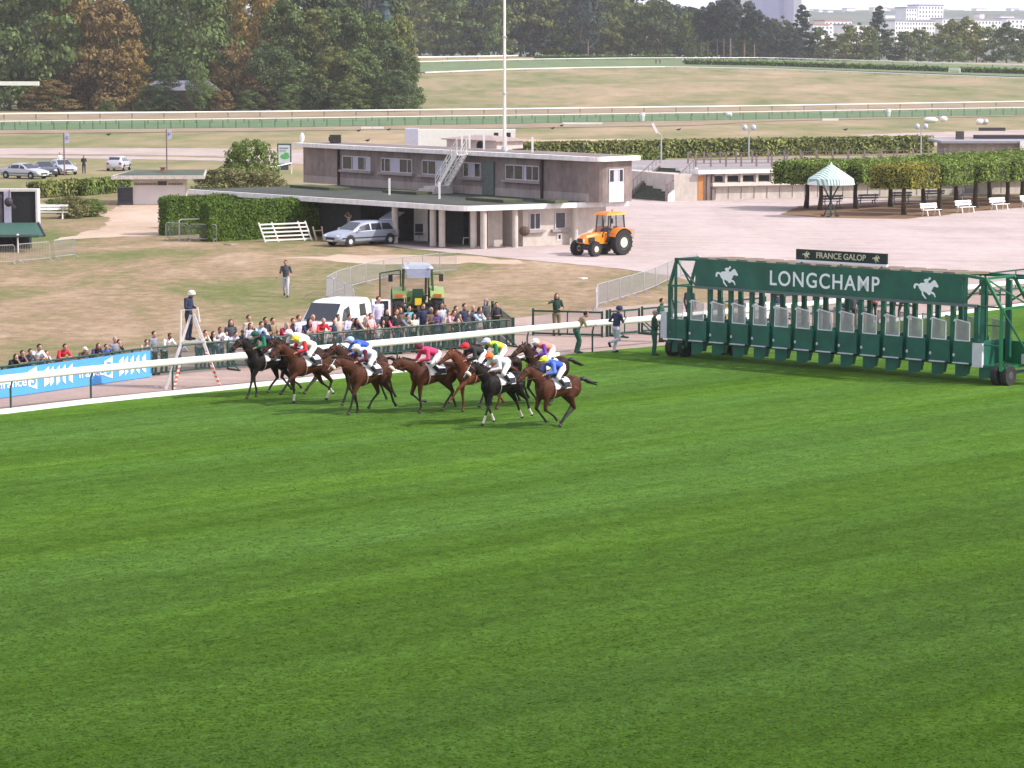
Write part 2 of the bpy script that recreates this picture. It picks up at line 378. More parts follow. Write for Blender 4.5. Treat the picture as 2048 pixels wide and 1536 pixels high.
strip('far_turf', [(-200, 246), (0, 244), (512, 238), (1024, 232), (1536, 226), (2048, 217), (2260, 214)], [(-200, 262), (0, 261), (512, 256), (1024, 248), (1536, 239), (2048, 230), (2260, 227)], m_fargrass, .09, 'green turf track on the far side of the infield')
strip('grit_strip', [(-200, 262), (0, 261), (512, 256), (1024, 248), (1536, 239), (2048, 230), (2260, 227)], [(-200, 269), (0, 268), (512, 263), (1024, 257), (1380, 252), (1540, 243), (2048, 232), (2260, 229)], m_dull, .06, 'pale grit strip in front of the green mesh fence')
strip('hill_turf', [(820, 125), (1024, 122), (1280, 118), (1536, 120), (1800, 127), (2048, 133), (2200, 137)], [(820, 147), (1024, 139), (1300, 134), (1536, 137), (1800, 146), (2048, 155), (2200, 160)], m_fargrass, .22, 'bright green turf track on the far hill')

# ------------------------------------------------------------------ plain materials
white = M('white_paint', (.80, .78, .74), .45, .05, 2)
railw = M('rail_white', (.84, .82, .78), .4, .04, 2)
green_p = M('green_post_paint', (.012, .06, .04), .45, .1)
concrete = M('render_wall', (.225, .178, .165), .9, .30, .9, bump=.3, streak=.14)
concrete_l = M('render_plinth', (.33, .28, .26), .9, .15, .9, bump=.2, streak=.12)
cream = M('cream_concrete', (.52, .47, .42), .85, .14, 1.2, streak=.10)
fascia = M('white_fascia', (.80, .77, .75), .7, .14, 1.6, streak=.12)
darkin = M('dark_interior', (.02, .02, .022), .9, .3)
glass = M('window_glass', (.03, .035, .045), .08, .1, spec=.8)
steel = M('galvanised_steel', (.50, .50, .52), .35, .1, metal=.55)
roofm = M('roof_felt', (.055, .062, .05), .9, .35, .6, bump=.3)
rubber = M('tyre_rubber', (.022, .022, .023), .8, .2)

def grass_tufts():
    """real short blades standing in the turf over the part nearest the viewer"""
    rg = np.random.default_rng(12); n = 80000; py = 830 + (1560 - 830) * rg.uniform(0, 1, n) ** .8; px = rg.uniform(-40, 2090, n)
    c, s = math.cos(TH), math.sin(TH); x = (px - CX) / F; y = -(py - CY) / F; t = -CAMH / (-s + y * c)
    P = np.stack([x * t, (c + y * s) * t, np.full(n, .03)], 1); ed = np.interp(px, [e[0] for e in EDGE], [e[1] for e in EDGE]); P = P[py > ed + 12]; n = len(P)
    a = rg.uniform(0, math.pi, n); w_ = rg.uniform(.012, .030, n); h = rg.uniform(.005, .016, n); dx = np.stack([np.cos(a), np.sin(a), a * 0], 1) * w_[:, None]; ln = np.stack([rg.normal(size=n) * .045, rg.normal(size=n) * .045, h], 1)
    v = np.stack([P - dx, P + dx, P + ln + dx * .4, P + ln * 1.05 - dx * .4], 1).reshape(-1, 3)
    me = bpy.data.meshes.new('grass'); me.vertices.add(4 * n); me.vertices.foreach_set('co', v.astype(np.float32).ravel()); me.loops.add(4 * n); me.loops.foreach_set('vertex_index', np.arange(4 * n, dtype=np.int32))
    me.polygons.add(n); me.polygons.foreach_set('loop_start', np.arange(0, 4 * n, 4, dtype=np.int32)); me.polygons.foreach_set('loop_total', np.full(n, 4, dtype=np.int32)); me.update(calc_edges=True)
    me.materials.append(M('grass_blade', (.068, .138, .010), .9, .2, .8, spec=.05, island=.30, trans=.3)); o = bpy.data.objects.new('grass', me); sc.collection.objects.link(o); tag(o, 'short green grass blades standing in the mown turf', 'grass', kind='stuff')
grass_tufts()
# ------------------------------------------------------------------ rails and fences
def lerp_path(pl, s):   # point at arc length s on a world polyline
    for a, b in zip(pl, pl[1:]):
        L = (b - a).length
        if s <= L: return a.lerp(b, s / L)
        s -= L
    return pl[-1].copy()
def plen(pl): return sum((b - a).length for a, b in zip(pl, pl[1:]))
RAILPX = [(-330, 862), (22, 826), (171, 808), (316, 793), (450, 780), (872, 737), (1055, 717), (1260, 698), (1500, 675), (1860, 635), (1967, 622), (2034, 614), (2400, 574)]
rp = [G(*p) for p in RAILPX]
t = thing('running_rail', rp[1], 'thick white plastic running rail on thin dark posts along the near turf', 'rail')
mb = MB(); mb.tube([p + V(0, 0, 1.10) for p in rp], .085, 12, ry=.125, side=(0, 0, 1)); 
# tall oval section
mb = MB(); mb.tube([p + V(0, 0, 1.12) for p in rp], .125, 12, ry=.09, side=(0, 0, 1)); mb.build('rail', railw, t, smooth=True)
s0 = (rp[1] - rp[0]).length
for k in range(-3, 22):
    s = s0 + k * 3.35
    if s < 0 or s > plen(rp): continue
    p = lerp_path(rp, s); q = MB(); q.tube([p + V(0, 0, -.02), p + V(0, 0, .8), p + V(.05, .05, 1.02)], [.035, .035, .03], 8); q.build('post', M('rail_post', (.03, .075, .06), .5), t)
def board(pl, label):
    mb = MB()
    for a, b in zip(pl, pl[1:]): mb.bar(a + V(0, 0, .09), b + V(0, 0, .09), .035, .2)
    tag(mb.build('kick_board', railw), label, 'kick board')
board([G(*p) + V(-.05, -.05, 0) for p in [(-330, 864), (22, 828), (171, 810), (316, 795), (450, 782), (872, 739), (999, 725), (1121, 714)]], 'low white board along the turf edge behind the galloping horses')
board([G(*p) + V(-.05, -.05, 0) for p in [(1760, 647), (1860, 637), (1967, 624), (2034, 616), (2400, 576)]], 'low white board along the turf edge behind the starting gate')

def far_rail(name, label, pl, h, rad, post_px, base=0, mat=railw, pmat=None, postr=.05, board=False):
    W = [GT(float(x), float(np.interp(x, [p[0] for p in pl], [p[1] for p in pl]))) for x in np.arange(pl[0][0], pl[-1][0] + 1, 40)]
    t = thing(name, W[0], label, 'rail')
    mb = MB(); mb.tube([p + V(0, 0, h) for p in W], rad, 6); mb.build('rail', mat, t)
    for x in np.arange(pl[0][0], pl[-1][0], post_px):
        p = GT(float(x), float(np.interp(x, [q[0] for q in pl], [q[1] for q in pl]))); q = MB(); q.bar(p, p + V(0, 0, h), postr * 2); q.build('post', pmat or green_p, t)
    return t
# sight-lines given at ground level
far_rail('running_rail', 'broad white rail in front of the dark woods, behind the sand track', [(-120, 240), (0, 239), (512, 234), (1024, 228), (1536, 221), (2048, 212), (2180, 210)], 1.0, .13, 64, postr=.06)
far_rail('running_rail', 'thin white rail on short ticks behind the far green turf', [(-120, 253), (0, 252), (512, 246), (1024, 239), (1536, 231), (2048, 222), (2180, 220)], .75, .06, 32, postr=.05)
far_rail('running_rail', 'white rail along the lower edge of the hill track', [(850, 149), (1024, 142), (1160, 139), (1320, 137), (1536, 141), (1800, 151), (2048, 160), (2150, 164)], .55, .16, 50, postr=.06)
far_rail('running_rail', 'white rail along the upper edge of the hill track', [(835, 130), (1024, 125), (1250, 122), (1536, 121), (1800, 129), (2048, 136), (2150, 139)], 1.0, .14, 50, postr=.06)
far_rail('running_rail', 'short white rail just beyond the dark end of the woods', [(835, 122), (1068, 118)], 1.2, .22, 60, postr=.06)
# green mesh fence in front of the far turf
fm = M('green_mesh', (.05, .17, .11), .6, .2, alpha=.30)
pl = [(-100, 262), (0, 261), (512, 256), (1024, 248), (1536, 239), (2048, 230), (2160, 228)]
W = [GT(float(x), float(np.interp(x, [p[0] for p in pl], [p[1] for p in pl]))) for x in np.arange(-100, 2160, 26)]
t = thing('mesh_fence', W[0], 'long low green mesh fence along the near side of the far turf', 'fence')
mb = MB()
for a, b in zip(W, W[1:]): mb.face(a + V(0, 0, .05), b + V(0, 0, .05), b + V(0, 0, 1.05), a + V(0, 0, 1.05))
mb.build('mesh', fm, t, fix=False)
for p in W: q = MB(); q.bar(p, p + V(0, 0, 1.25), .09); q.build('post', M('dark_green_post', (.008, .05, .035), .6), t)
# white blocks lying by the far track
for x0, x1, y, lab in ((722, 743, 258, 'white low block before the mesh fence, the one nearer the woods'), (745, 767, 258, 'white low block before the mesh fence, touching the one nearer the woods'), (1125, 1205, 249, 'long pale board before the mesh fence, beyond the flag mast'), (1645, 1677, 241, 'white low block before the mesh fence, beyond the clipped hedge')):
    a, b = G(x0, y), G(x1, y); mb = MB(); mb.bar(a + V(0, 0, .17), b + V(0, 0, .17), .3, .34); tag(mb.build('ground_block', white), lab, 'block')
for (x, y, h, lab) in ((1284, 243, 1.5, 'white bin shaped marker in the far turf beyond the steps'), (1776, 234, 1.5, 'white marker in the far turf beyond the third lamp')):
    p = GT(x, y); mb = MB(); mb.lathe(p, (0, 0, 1), [(0, .38), (h * .8, .55), (h, .5)], 10); tag(mb.build('track_marker', white), lab, 'marker')
for (x, y, sx, lab) in ((1861, 245, 1.3, 'white rounded jump wing lying on the infield, nearest the third lamp'), (1887, 243, .7, 'small white tub on the infield beyond the third lamp'), (1960, 249, .8, 'white tub on the infield beside a grey one'), (1970, 249, .6, 'grey tub on the infield beside a white one'), (1458, 234, .6, 'white ball shaped marker on the far turf')):
    p = G(x, y); mb = MB(); mb.ell(p + V(0, 0, .45), (sx, .5, .5), 10, 6); tag(mb.build('track_tub', steel if 'grey' in lab[:5] else white, smooth=True), lab, 'tub')
# spectator fence
FENCEPX = [(-330, 833), (0, 797), (300, 754), (450, 740), (590, 727), (760, 713), (880, 703), (1020, 692)]
fp = [G(*p) for p in FENCEPX]
t = thing('spectator_fence', fp[1], 'green metal spectator fence with dark mesh panels and splayed feet', 'fence')
mb = MB(); mb.tube([p + V(0, 0, 1.05) for p in fp], .035, 8); mb.build('top_rail', green_p, t)
mb = MB(); mb.tube([p + V(0, 0, .12) for p in fp], .025, 6); mb.build('bottom_rail', green_p, t)
mesh_m = M('panel_mesh', (.02, .055, .045), .5, .15, alpha=.5)
L = plen(fp); k = 0; s = 0
while s < L:
    p = lerp_path(fp, s); q = lerp_path(fp, min(L, s + 2.2)); d = (q - p).normalized() if (q - p).length > .1 else RAILDIR; nrm = Vector((d.y, -d.x, 0))
    m = MB(); m.bar(p, p + V(0, 0, 1.08), .07); m.build('post', green_p, t)
    if (q - p).length > .3:
        m = MB(); m.face(p + V(0, 0, .14), q + V(0, 0, .14), q + V(0, 0, 1.02), p + V(0, 0, 1.02)); m.build('mesh_panel', mesh_m, t, fix=False)
    if k % 2 == 0 and s > (fp[2] - fp[0]).length + 1: m = MB(); m.bar(p + V(0, 0, .04), p + nrm * .75 + V(0, 0, .04), .05); m.bar(p + nrm * .7 + V(0, 0, .04), p + V(0, 0, .45), .035); m.build('foot', green_p, t)
    s += 2.2; k += 1
# the return of the fence at its right end
e0 = fp[-1]; e1 = G(985, 655); 
t2 = thing('spectator_fence', e0, 'short green mesh fence return beside the man in the dark suit', 'fence')
mb = MB(); mb.bar(e0 + V(.1, .1, 1.05), e1 + V(0, 0, 1.05), .05); mb.bar(e0 + V(.1, .1, .1), e1 + V(0, 0, .1), .05); mb.build('frame', green_p, t2)
mb = MB(); mb.face(e0 + V(.1, .1, .12), e1 + V(0, 0, .12), e1 + V(0, 0, 1.02), e0 + V(.1, .1, 1.02)); mb.build('mesh_panel', M('dense_mesh', (.015, .06, .045), .5, .15, alpha=.8), t2, fix=False)
for p in (e0 + V(.12, .12, 0), e1): mb = MB(); mb.bar(p, p + V(0, 0, 1.12), .12); mb.build('post', green_p, t2)
# the pedestrian gate and the fence beyond it
def panel_gate(p, q, h, label, name='field_gate', mids=1, foot=False):
    t = thing(name, p, label, 'gate' if 'gate' in name else 'fence')
    m = MB(); m.bar(p + V(0, 0, h), q + V(0, 0, h), .07); m.bar(p + V(0, 0, .1), q + V(0, 0, .1), .07); m.bar(p, p + V(0, 0, h + .1), .09); m.bar(q, q + V(0, 0, h + .05), .09)
    m.build('frame', green_p, t)
    for k in range(mids): r = p.lerp(q, (k + 1) / (mids + 1)); m = MB(); m.bar(r + V(0, 0, .1), r + V(0, 0, h), .05); m.build('upright', green_p, t)
    m = MB(); m.face(p + V(0, 0, .12), q + V(0, 0, .12), q + V(0, 0, h - .03), p + V(0, 0, h - .03)); m.build('mesh_panel', M('thin_mesh', (.06, .09, .08), .5, .1, alpha=.22), t, fix=False)
    if foot:
        d = (q - p).normalized(); n = Vector((d.y, -d.x, 0)); m = MB()
        for r in (p, q): m = MB(); m.bar(r + V(0, 0, .05), r + n * 1.1 + V(0, 0, .05), .06); m.bar(r + n * .9 + V(0, 0, .05), r + V(0, 0, .6), .04); m.build('foot', green_p, t)
panel_gate(G(1066, 671), G(1204, 675), 1.02, 'open green gate with thin mesh behind the woman in the green polo shirt')
mb = MB(); mb.bar(G(1214, 674), G(1214, 674) + V(0, 0, 1.1), .16, .12); tag(mb.build('gate_post', green_p), 'thick dark green post at the hinge of the open gate', 'post')
panel_gate(G(1220, 673), G(1278, 668), 1.02, 'green mesh fence panel behind the running man in navy', 'fence_panel', 1, True)
panel_gate(G(1284, 667), G(1345, 661), 1.02, 'green mesh fence panel next to the starting gate cabin post', 'fence_panel', 1, True)
for i, (xa, ya, xb, yb) in enumerate(((1430, 652, 1530, 641), (1560, 638, 1690, 624), (1700, 623, 1790, 612), (1840, 604, 1960, 590), (1970, 589, 2090, 574))):
    panel_gate(G(xa, ya), G(xb, yb), 1.0, ['green mesh fence panel seen through the starting gate near the letter L', 'green mesh fence panel seen through the starting gate under the letters CHAM', 'green mesh fence panel seen through the starting gate under the emblem at the P end', 'green mesh fence panel seen through the open end frame of the starting gate', 'green mesh fence panel beyond the twin tyres of the starting gate'][i], 'fence_panel', 1, True)
# blue sponsor banner
b0 = [G(-330, 833), G(0, 797), G(300, 754)]
n = Vector((RAILDIR.y, -RAILDIR.x, 0))
t = thing('banner', b0[1] + n * .1, 'sky blue banner with white lettering hung on the spectator fence', 'banner')
blue = M('banner_blue', (.085, .34, .78), .5, .06, .8)
mb = MB(); o_ = n * .1
for a, b in zip(b0, b0[1:]):
    mb.hexa([a + o_ + V(0, 0, .03), b + o_ + V(0, 0, .03), b + o_ * 1.2 + V(0, 0, .03), a + o_ * 1.2 + V(0, 0, .03), a + o_ + V(0, 0, .97), b + o_ + V(0, 0, .97), b + o_ * 1.2 + V(0, 0, .97), a + o_ * 1.2 + V(0, 0, .97)])
mb.build('cloth', blue, t)
bd = (b0[2] - b0[1]).normalized(); bn = Vector((bd.y, -bd.x, 0)); bz = Vector((0, 0, 1))
def text_mesh(s, size, off=0.0, spacing=1.0):
    c = bpy.data.curves.new('txt', 'FONT'); c.body = s; c.size = size; c.offset = off; c.space_character = spacing; c.extrude = .006
    o = bpy.data.objects.new('txt', c); sc.collection.objects.link(o); bpy.context.view_layer.update()
    me = bpy.data.meshes.new_from_object(o.evaluated_get(bpy.context.evaluated_depsgraph_get())); bpy.data.objects.remove(o); bpy.data.curves.remove(c); return me
def put_text(name, s, size, o, dx, up, nrm, mat, parent, off=0.0, sx=1.0, sy=1.0, spacing=1.0, width=None):
    me = text_mesh(s, size, off, spacing); base = wloc(parent); me.name = name
    xs = [v.co.x for v in me.vertices]; x0, x1 = min(xs), max(xs)
    if width: sx = width / (x1 - x0)
    for v in me.vertices:
        p = Vector(o) + Vector(dx) * (v.co.x - x0) * sx + Vector(up) * v.co.y * sy + Vector(nrm) * (v.co.z + .007); v.co = p - base
    me.materials.clear(); me.materials.append(mat)
    ob = bpy.data.objects.new(name, me); sc.collection.objects.link(ob); ob.parent = parent; return ob
lw = M('lettering_white', (.82, .82, .85), .5, .03)
fB0 = Frame(b0[1], b0[2], b0[1] + bn)
def bu(px): return fB0.solve(px, .5, b=.13)
def bp(u, z, o=.125): return b0[1] + bd * u + bn * o + bz * z
for (x_t, x_t1, x_3, x_f) in ((0, 53, 57, 88), (157, 208, 209, 238), (-150, -97, -93, -62)):
    u0, u1 = bu(x_t), bu(x_t1)
    put_text('lettering', 'france', .42, bp(u0, .34, .122), bd, bz, bn, lw, t, .004, width=u1 - u0)
    u = bu(x_3); m = MB(); m.prism([bp(u, .30), bp(u + .42, .17), bp(u + .42, .93), bp(u, .80)], bn * .006); m.build('emblem', lw, t)
    put_text('lettering', '3', .62, bp(u + .10, .33, .132), bd, bz, bn, blue, t, .02, width=.26)
    u = bu(x_f)
    for k in range(5):
        w_ = (.26, .17, .17, .15, .2)[k]; uu = u + k * .31
        m = MB(); s = 1 if k < 3 else -1
        m.prism([bp(uu, .20 if s > 0 else .32), bp(uu + w_, .32 if s > 0 else .20), bp(uu + w_, .88), bp(uu, .74)], bn * .006); m.build('emblem', lw, t)

# ------------------------------------------------------------------ crowd barriers
def barrier_proto(L=2.35, H_=1.08):
    t = thing('crowd_barrier', (0, 0, 0), 'grey steel crowd barrier', 'barrier', 'steel crowd barriers')
    m = MB(); r = .02; pts = [V(0, 0, .18), V(0, 0, H_ - .1), V(.1, 0, H_), V(L - .1, 0, H_), V(L, 0, H_ - .1), V(L, 0, .18), V(0, 0, .18)]
    m.tube(pts, r, 6, cap=False); m.build('frame', steel, t)
    m = MB()
    for k in range(1, 20): m.tube([V(k * L / 20, 0, .18), V(k * L / 20, 0, H_)], .0085, 4, cap=False)
    m.build('bars', steel, t)
    for x in (.12, L - .12):
        m = MB(); m.bar(V(x, 0, .2), V(x, -.34, .02), .03); m.bar(V(x, 0, .2), V(x, .34, .02), .03); m.build('foot', steel, t)
    return t
bproto = barrier_proto(); nb = [0]
def place_barrier(p, q, label):
    p, q = G(*p), G(*q); a = math.atan2(q.y - p.y, q.x - p.x); s = (q - p).length / 2.4
    o = bproto if nb[0] == 0 else dup(bproto); nb[0] += 1
    o.location = p; o.rotation_euler = (0, 0, a); o.scale = (s, 1, 1); o['label'] = label
BL = [(150, 515, 108, 520), (100, 522, 34, 528), (30, 529, -40, 532)]
for i, b in enumerate(BL): place_barrier(b[:2], b[2:], ['steel barrier at the bare lawn end of the row before the green awning', 'middle steel barrier in the row before the green awning', 'steel barrier under the awning, cut by the picture edge'][i])
for i, b in enumerate([(332, 480, 378, 482), (380, 483, 434, 484)]): place_barrier(b[:2], b[2:], ['steel barrier leaning in the shade of the clipped conifer hedge, nearer its corner', 'steel barrier against the clipped conifer hedge beside the white bent tube'][i])
curve = [(708, 628), (690, 612), (668, 603), (653, 600), (672, 588), (700, 579), (732, 570), (768, 562), (806, 556), (846, 552), (880, 548), (913, 546)]
for i, (a, b) in enumerate(zip(curve, curve[1:])):
    place_barrier(a, b, ['steel barrier directly behind the white van roof', 'steel barrier second behind the white van in the curving row', 'steel barrier at the tight bend of the row near the walking man', 'steel barrier on the turn of the row facing the walking man',
        'first straight steel barrier after the bend near the walking man', 'second straight steel barrier after the bend near the walking man', 'steel barrier just before the green tractor door', 'steel barrier behind the green tractor door', 'steel barrier behind the roof of the green tractor', 'steel barrier emerging beyond the green tractor roof', 'last steel barrier of the curving row, beyond the green tractor'][i])
row = [(1192, 628), (1196, 616), (1216, 610), (1240, 603), (1263, 596), (1288, 588), (1312, 578), (1336, 566), (1362, 556), (1395, 548)]
for i, (a, b) in enumerate(zip(row, row[1:])):
    place_barrier(a, b, ['steel barrier end-on at the hinge post of the open gate', 'steel barrier behind the hinge post starting the slanting row', 'third steel barrier of the slanting row from the hinge post', 'fourth steel barrier of the slanting row from the hinge post', 'fifth steel barrier of the slanting row from the hinge post', 'sixth steel barrier of the slanting row, above the fence panel', 'steel barrier of the slanting row just left of the gate frame', 'steel barrier seen through the slanted frame of the starting gate', 'farthest steel barrier of the slanting row behind the gate frame'][i])
# ------------------------------------------------------------------ buildings
def wallmap(p0, p1, flip=False):
    p0 = Vector((p0[0], p0[1], 0)); p1 = Vector((p1[0], p1[1], 0)); d = (p1 - p0).normalized(); n = Vector((d.y, -d.x, 0)) * (-1 if flip else 1)
    f = lambda u, o, z: p0 + d * u + n * o + Vector((0, 0, z))
    f.d, f.n, f.p0 = d, n, p0
    f.u = lambda px, z=1.0, o=0.0: (lambda k, c, s, b: (k * (b.y * c + (CAMH - z) * s) - b.x) / (d.x - k * c * d.y))((px - CX) / F, math.cos(TH), math.sin(TH), p0 + n * o)
    return f
wframe = M('window_frame', (.50, .48, .52), .5, .08)
curt = M('curtain', (.46, .45, .53), .9, .1, 8)
def window(parent, f, u0, u1, z0, z1, bars=(), curtains=(), sill=True, o0=0.0, fw=.07, name='window'):
    t = MB(); T_ = lambda a, b, c, d, e, g: t.box(a, b, o0 + c, o0 + d, e, g, fr=f)
    T_(u0, u1, .0, .06, z0, z0 + fw); T_(u0, u1, 0, .06, z1 - fw, z1); T_(u0, u0 + fw, 0, .055, z0 + fw, z1 - fw); T_(u1 - fw, u1, 0, .055, z0 + fw, z1 - fw)
    for b in bars: x = u0 + (u1 - u0) * b; T_(x - fw * .5, x + fw * .5, 0, .05, z0 + fw, z1 - fw)
    w_ = t.build(name, wframe, parent)
    g = MB(); g.box(u0 + .01, u1 - .01, o0 + .004, o0 + .02, z0 + .01, z1 - .01, fr=f); g.build('pane', glass, w_)
    for a, b in curtains: c = MB(); c.box(u0 + (u1 - u0) * a, u0 + (u1 - u0) * b, o0 + .021, o0 + .028, z0 + fw, z1 - fw, fr=f); c.build('curtain', curt, w_)
    if sill: s = MB(); s.box(u0 - .25, u1 + .25, o0 + .0, o0 + .22, z0 - .16, z0 - .01, fr=f); s.build('sill', concrete_l, w_)
    return w_
# --- the two storey building
C0 = G(925, 412, 2.6); Ce = G(1257, 401.5, 2.6); Cf = G(375, 378, 2.6)
fA = Frame(C0, Ce, Cf)
O1 = G(1190, 405.5, 2.6); V1 = G(607, 365, 2.6)
tb = thing('building', (C0.x, C0.y, 0), 'two storey grey rendered building with flat white edged roofs and a dark terrace', 'building')
def rcorner(frm, a0, a1, b0, b1, r, z, n=6):   # outline with a rounded corner at (a0, b0)
    P = [(a1, b0), (a1, b1), (a0, b1)]
    out = [frm(*q, z) for q in P]
    for k in range(n + 1):
        t_ = math.pi + math.pi / 2 * k / n; out.append(frm(a0 + r + r * math.cos(t_), b0 + r + r * math.sin(t_), z))
    return out
LA, LB = fA.LA, fA.LB
m = MB(); m.prism(rcorner(fA, 0, LA, 0, LB, 1.0, 2.28), (0, 0, .30)); m.build('terrace_slab', fascia, tb)
m = MB(); m.prism(rcorner(fA, .28, LA - .1, .28, LB - .2, .9, 2.585), (0, 0, .02)); m.build('terrace_floor', roofm, tb)
# ground storey walls: behind the gable-side facade, and the deep shaded recess on the long side
bw = .9
a_w = fA.solve(1046, 1.2, b=bw)
m = MB(); m.box(a_w, LA - .9, bw, 9, 0, 2.27, fr=fA); m.build('ground_storey', cream, tb)
m = MB(); m.box(3.2, a_w - .003, 4.2, LB - 1.2, 0, 2.27, fr=fA); m.box(1.6, 3.2, 12, LB - 1.5, 0, 2.268, fr=fA); m.build('porch_back', M('recess_shade', (.035, .035, .035), .8, .3), tb)  # near-black walls: the shade of the recess is put into their colour
m = MB(); m.box(1.6, 3.1, 9.0, 9.1, 0, 2.26, fr=fA); m.build('recess_lining', M('recess_shade', (.035, .035, .035), .8, .3), tb)
fG = wallmap(fA(0, bw), fA(LA, bw))
for (x0, x1, bars, cur) in ((1058, 1081, (.5,), ()), (1109, 1131, (), ())):
    u0, u1 = fG.u(x0, 1.4), fG.u(x1, 1.4); window(tb, fG, u0, u1, .98, 2.02, bars, cur)
u0, u1 = fG.u(1114, .5), fG.u(1124, .5); m = MB(); m.box(u0, u1, 0, .03, .28, .72, fr=fG); v = m.build('vent', white, tb); m = MB(); m.box(u0 + .1, u1 - .12, .031, .035, .38, .62, fr=fG); m.build('grille', darkin, v)
m = MB(); m.ell(fG(fG.u(1044, .9), .3, .95), (.33, .33, .3), 10, 7); tag(m.build('hanging_basket', M('dry_plant', (.12, .08, .06), .9, .4, 20, bump=.8)), 'withered round plant basket on the pillar near the ground floor window', 'plant')
# doors in the recess
fR = wallmap(fA(3.18, 4.2), fA(3.18, 12), flip=True)
m = MB(); a, b = sorted((fR.u(829, 1), fR.u(856, 1))); m.box(a, b, .0, .05, 0, 2.1, fr=fR); m.build('door', white, tb)
m = MB(); m.box(a_w - 1.9, a_w - .9, 1.6, 1.68, 0, 2.2, fr=fA); m.build('door', cream, tb)
m = MB(); m.box(a_w - 2.0, a_w - .002, 3.2, 3.25, 0, 2.26, fr=fA); m.build('porch_wall', concrete, tb)
for px, b in ((967, .35), (947, .9)): 
    a = fA.solve(px, 1.1, b=b); m = MB(); m.lathe(fA(a, b, 0), (0, 0, 1), [(0, .2), (2.28, .2)], 14); m.build('pillar', cream, tb, smooth=False)
for px in (1030, 1150): a = fA.solve(px, 1.1, b=.5); m = MB(); m.lathe(fA(a, .5, 0), (0, 0, 1), [(0, .19), (2.28, .19)], 14); m.build('pillar', cream, tb)
for px in (884, 866, 790): b = fA.solve(px, 1.1, a=.5); m = MB(); m.lathe(fA(.5, b, 0), (0, 0, 1), [(0, .2), (2.28, .2)], 14); m.build('pillar', cream, tb)
m = MB(); m.box(.2, 3.2, .3, 14, .005, .05, fr=fA); m.build('porch_floor', M('porch_floor', (.14, .12, .11), .9), tb)  # floor colour darkened too, for the shade of the porch
# upper storey
fU = Frame(O1, O1 + Vector((.66, .75, 0)) * 4.6, V1); UA, UB = 3.1, fU.LB
m = MB(); m.prism(rcorner(fU, 0, UA, -.4, UB, .9, 2.61), (0, 0, 2.5)); m.build('upper_storey', concrete, tb)
m = MB(); m.box(-.02, .3, .6, UB - .02, 2.612, 3.12, fr=fU); m.build('plinth', concrete_l, tb)
m = MB(); m.prism(rcorner(fU, -.55, UA + .45, -.8, UB + .6, .9, 5.08), (0, 0, .27)); m.build('roof', fascia, tb)
m = MB(); m.box(.0, UA, -.4, UB, 5.352, 5.37, fr=fU); m.build('roof_covering', M('roof_brown', (.20, .16, .15), .9, .25, .6), tb)
fL = wallmap(fU(0, UB), fU(0, 0)); 
if (fL(0, 1, 0) - fU(-1, UB)).length > 1.5: fL = wallmap(fU(0, UB), fU(0, 0), flip=True)
for (x0, x1, bars, cur) in ((686, 742, (.33, .55, .78), ((.36, .56), (.82, .99))), (763, 825, (.12, .3, .6, .85), ((.3, .6),)), (845, 906, (.2, .45, .8), ((.45, .75),)), (927, 962, (.3, .66), ((.28, .62),)), (1012, 1079, (.26, .52, .8), ((.54, .62),))):
    u0, u1 = fL.u(x0, 4.2), fL.u(x1, 4.2); window(tb, fL, u0, u1, 3.68, 4.62, bars, cur, fw=.06)
for px in (679, 1086): u = fL.u(px, 3.8); m = MB(); m.tube([fL(u, .1, 2.6), fL(u, .1, 5.0)], .09, 8); m.build('drainpipe', M('pipe_brown', (.05, .03, .03), .7, .3), tb)
u0, u1 = fL.u(965, 3.8), fL.u(990, 3.8); m = MB(); m.box(u0, u0 + .35, .0, .05, 2.62, 4.75, fr=fL); m.box(u0 + .36, u1, .02, .12, 2.62, 4.75, fr=fL); m.build('door', M('door_grey_green', (.10, .12, .11), .6, .2), tb)
# gable side door
fE = wallmap(fU(0, -.4), fU(UA, -.4)); 
if (fE(0, 1, 0) - fU(0, -1.4)).length > 1.0: fE = wallmap(fU(0, -.4), fU(UA, -.4), flip=True)
u0, u1 = fE.u(1217, 3.8), fE.u(1246, 3.8); m = MB(); m.box(u0, u1, 0, .06, 2.615, 3.75, fr=fE); m.build('door', white, tb)
window(tb, fE, u0, u1, 3.76, 4.6, (.35, .7), ((.4, .68),), sill=False)
for (x, y, wd, ln) in ((600, 374, 1.6, 5), (780, 384, 1.2, 4), (950, 399, 1.4, 4), (1080, 403, 1.0, 2.2)):
    m = MB(); p = G(x, y, 2.62); d = fU.W; q = p - d * ln; s = d.cross(Vector((0, 0, 1))) * wd / 2; m.hexa([p - s + V(0, 0, 0), q - s, q + s, p + s, p - s + V(0, 0, .16), q - s + V(0, 0, .16), q + s + V(0, 0, .16), p + s + V(0, 0, .16)]); m.build('roof_mat', M('mossy_mat', (.07, .085, .045), .95, .4, 1.2), tb)
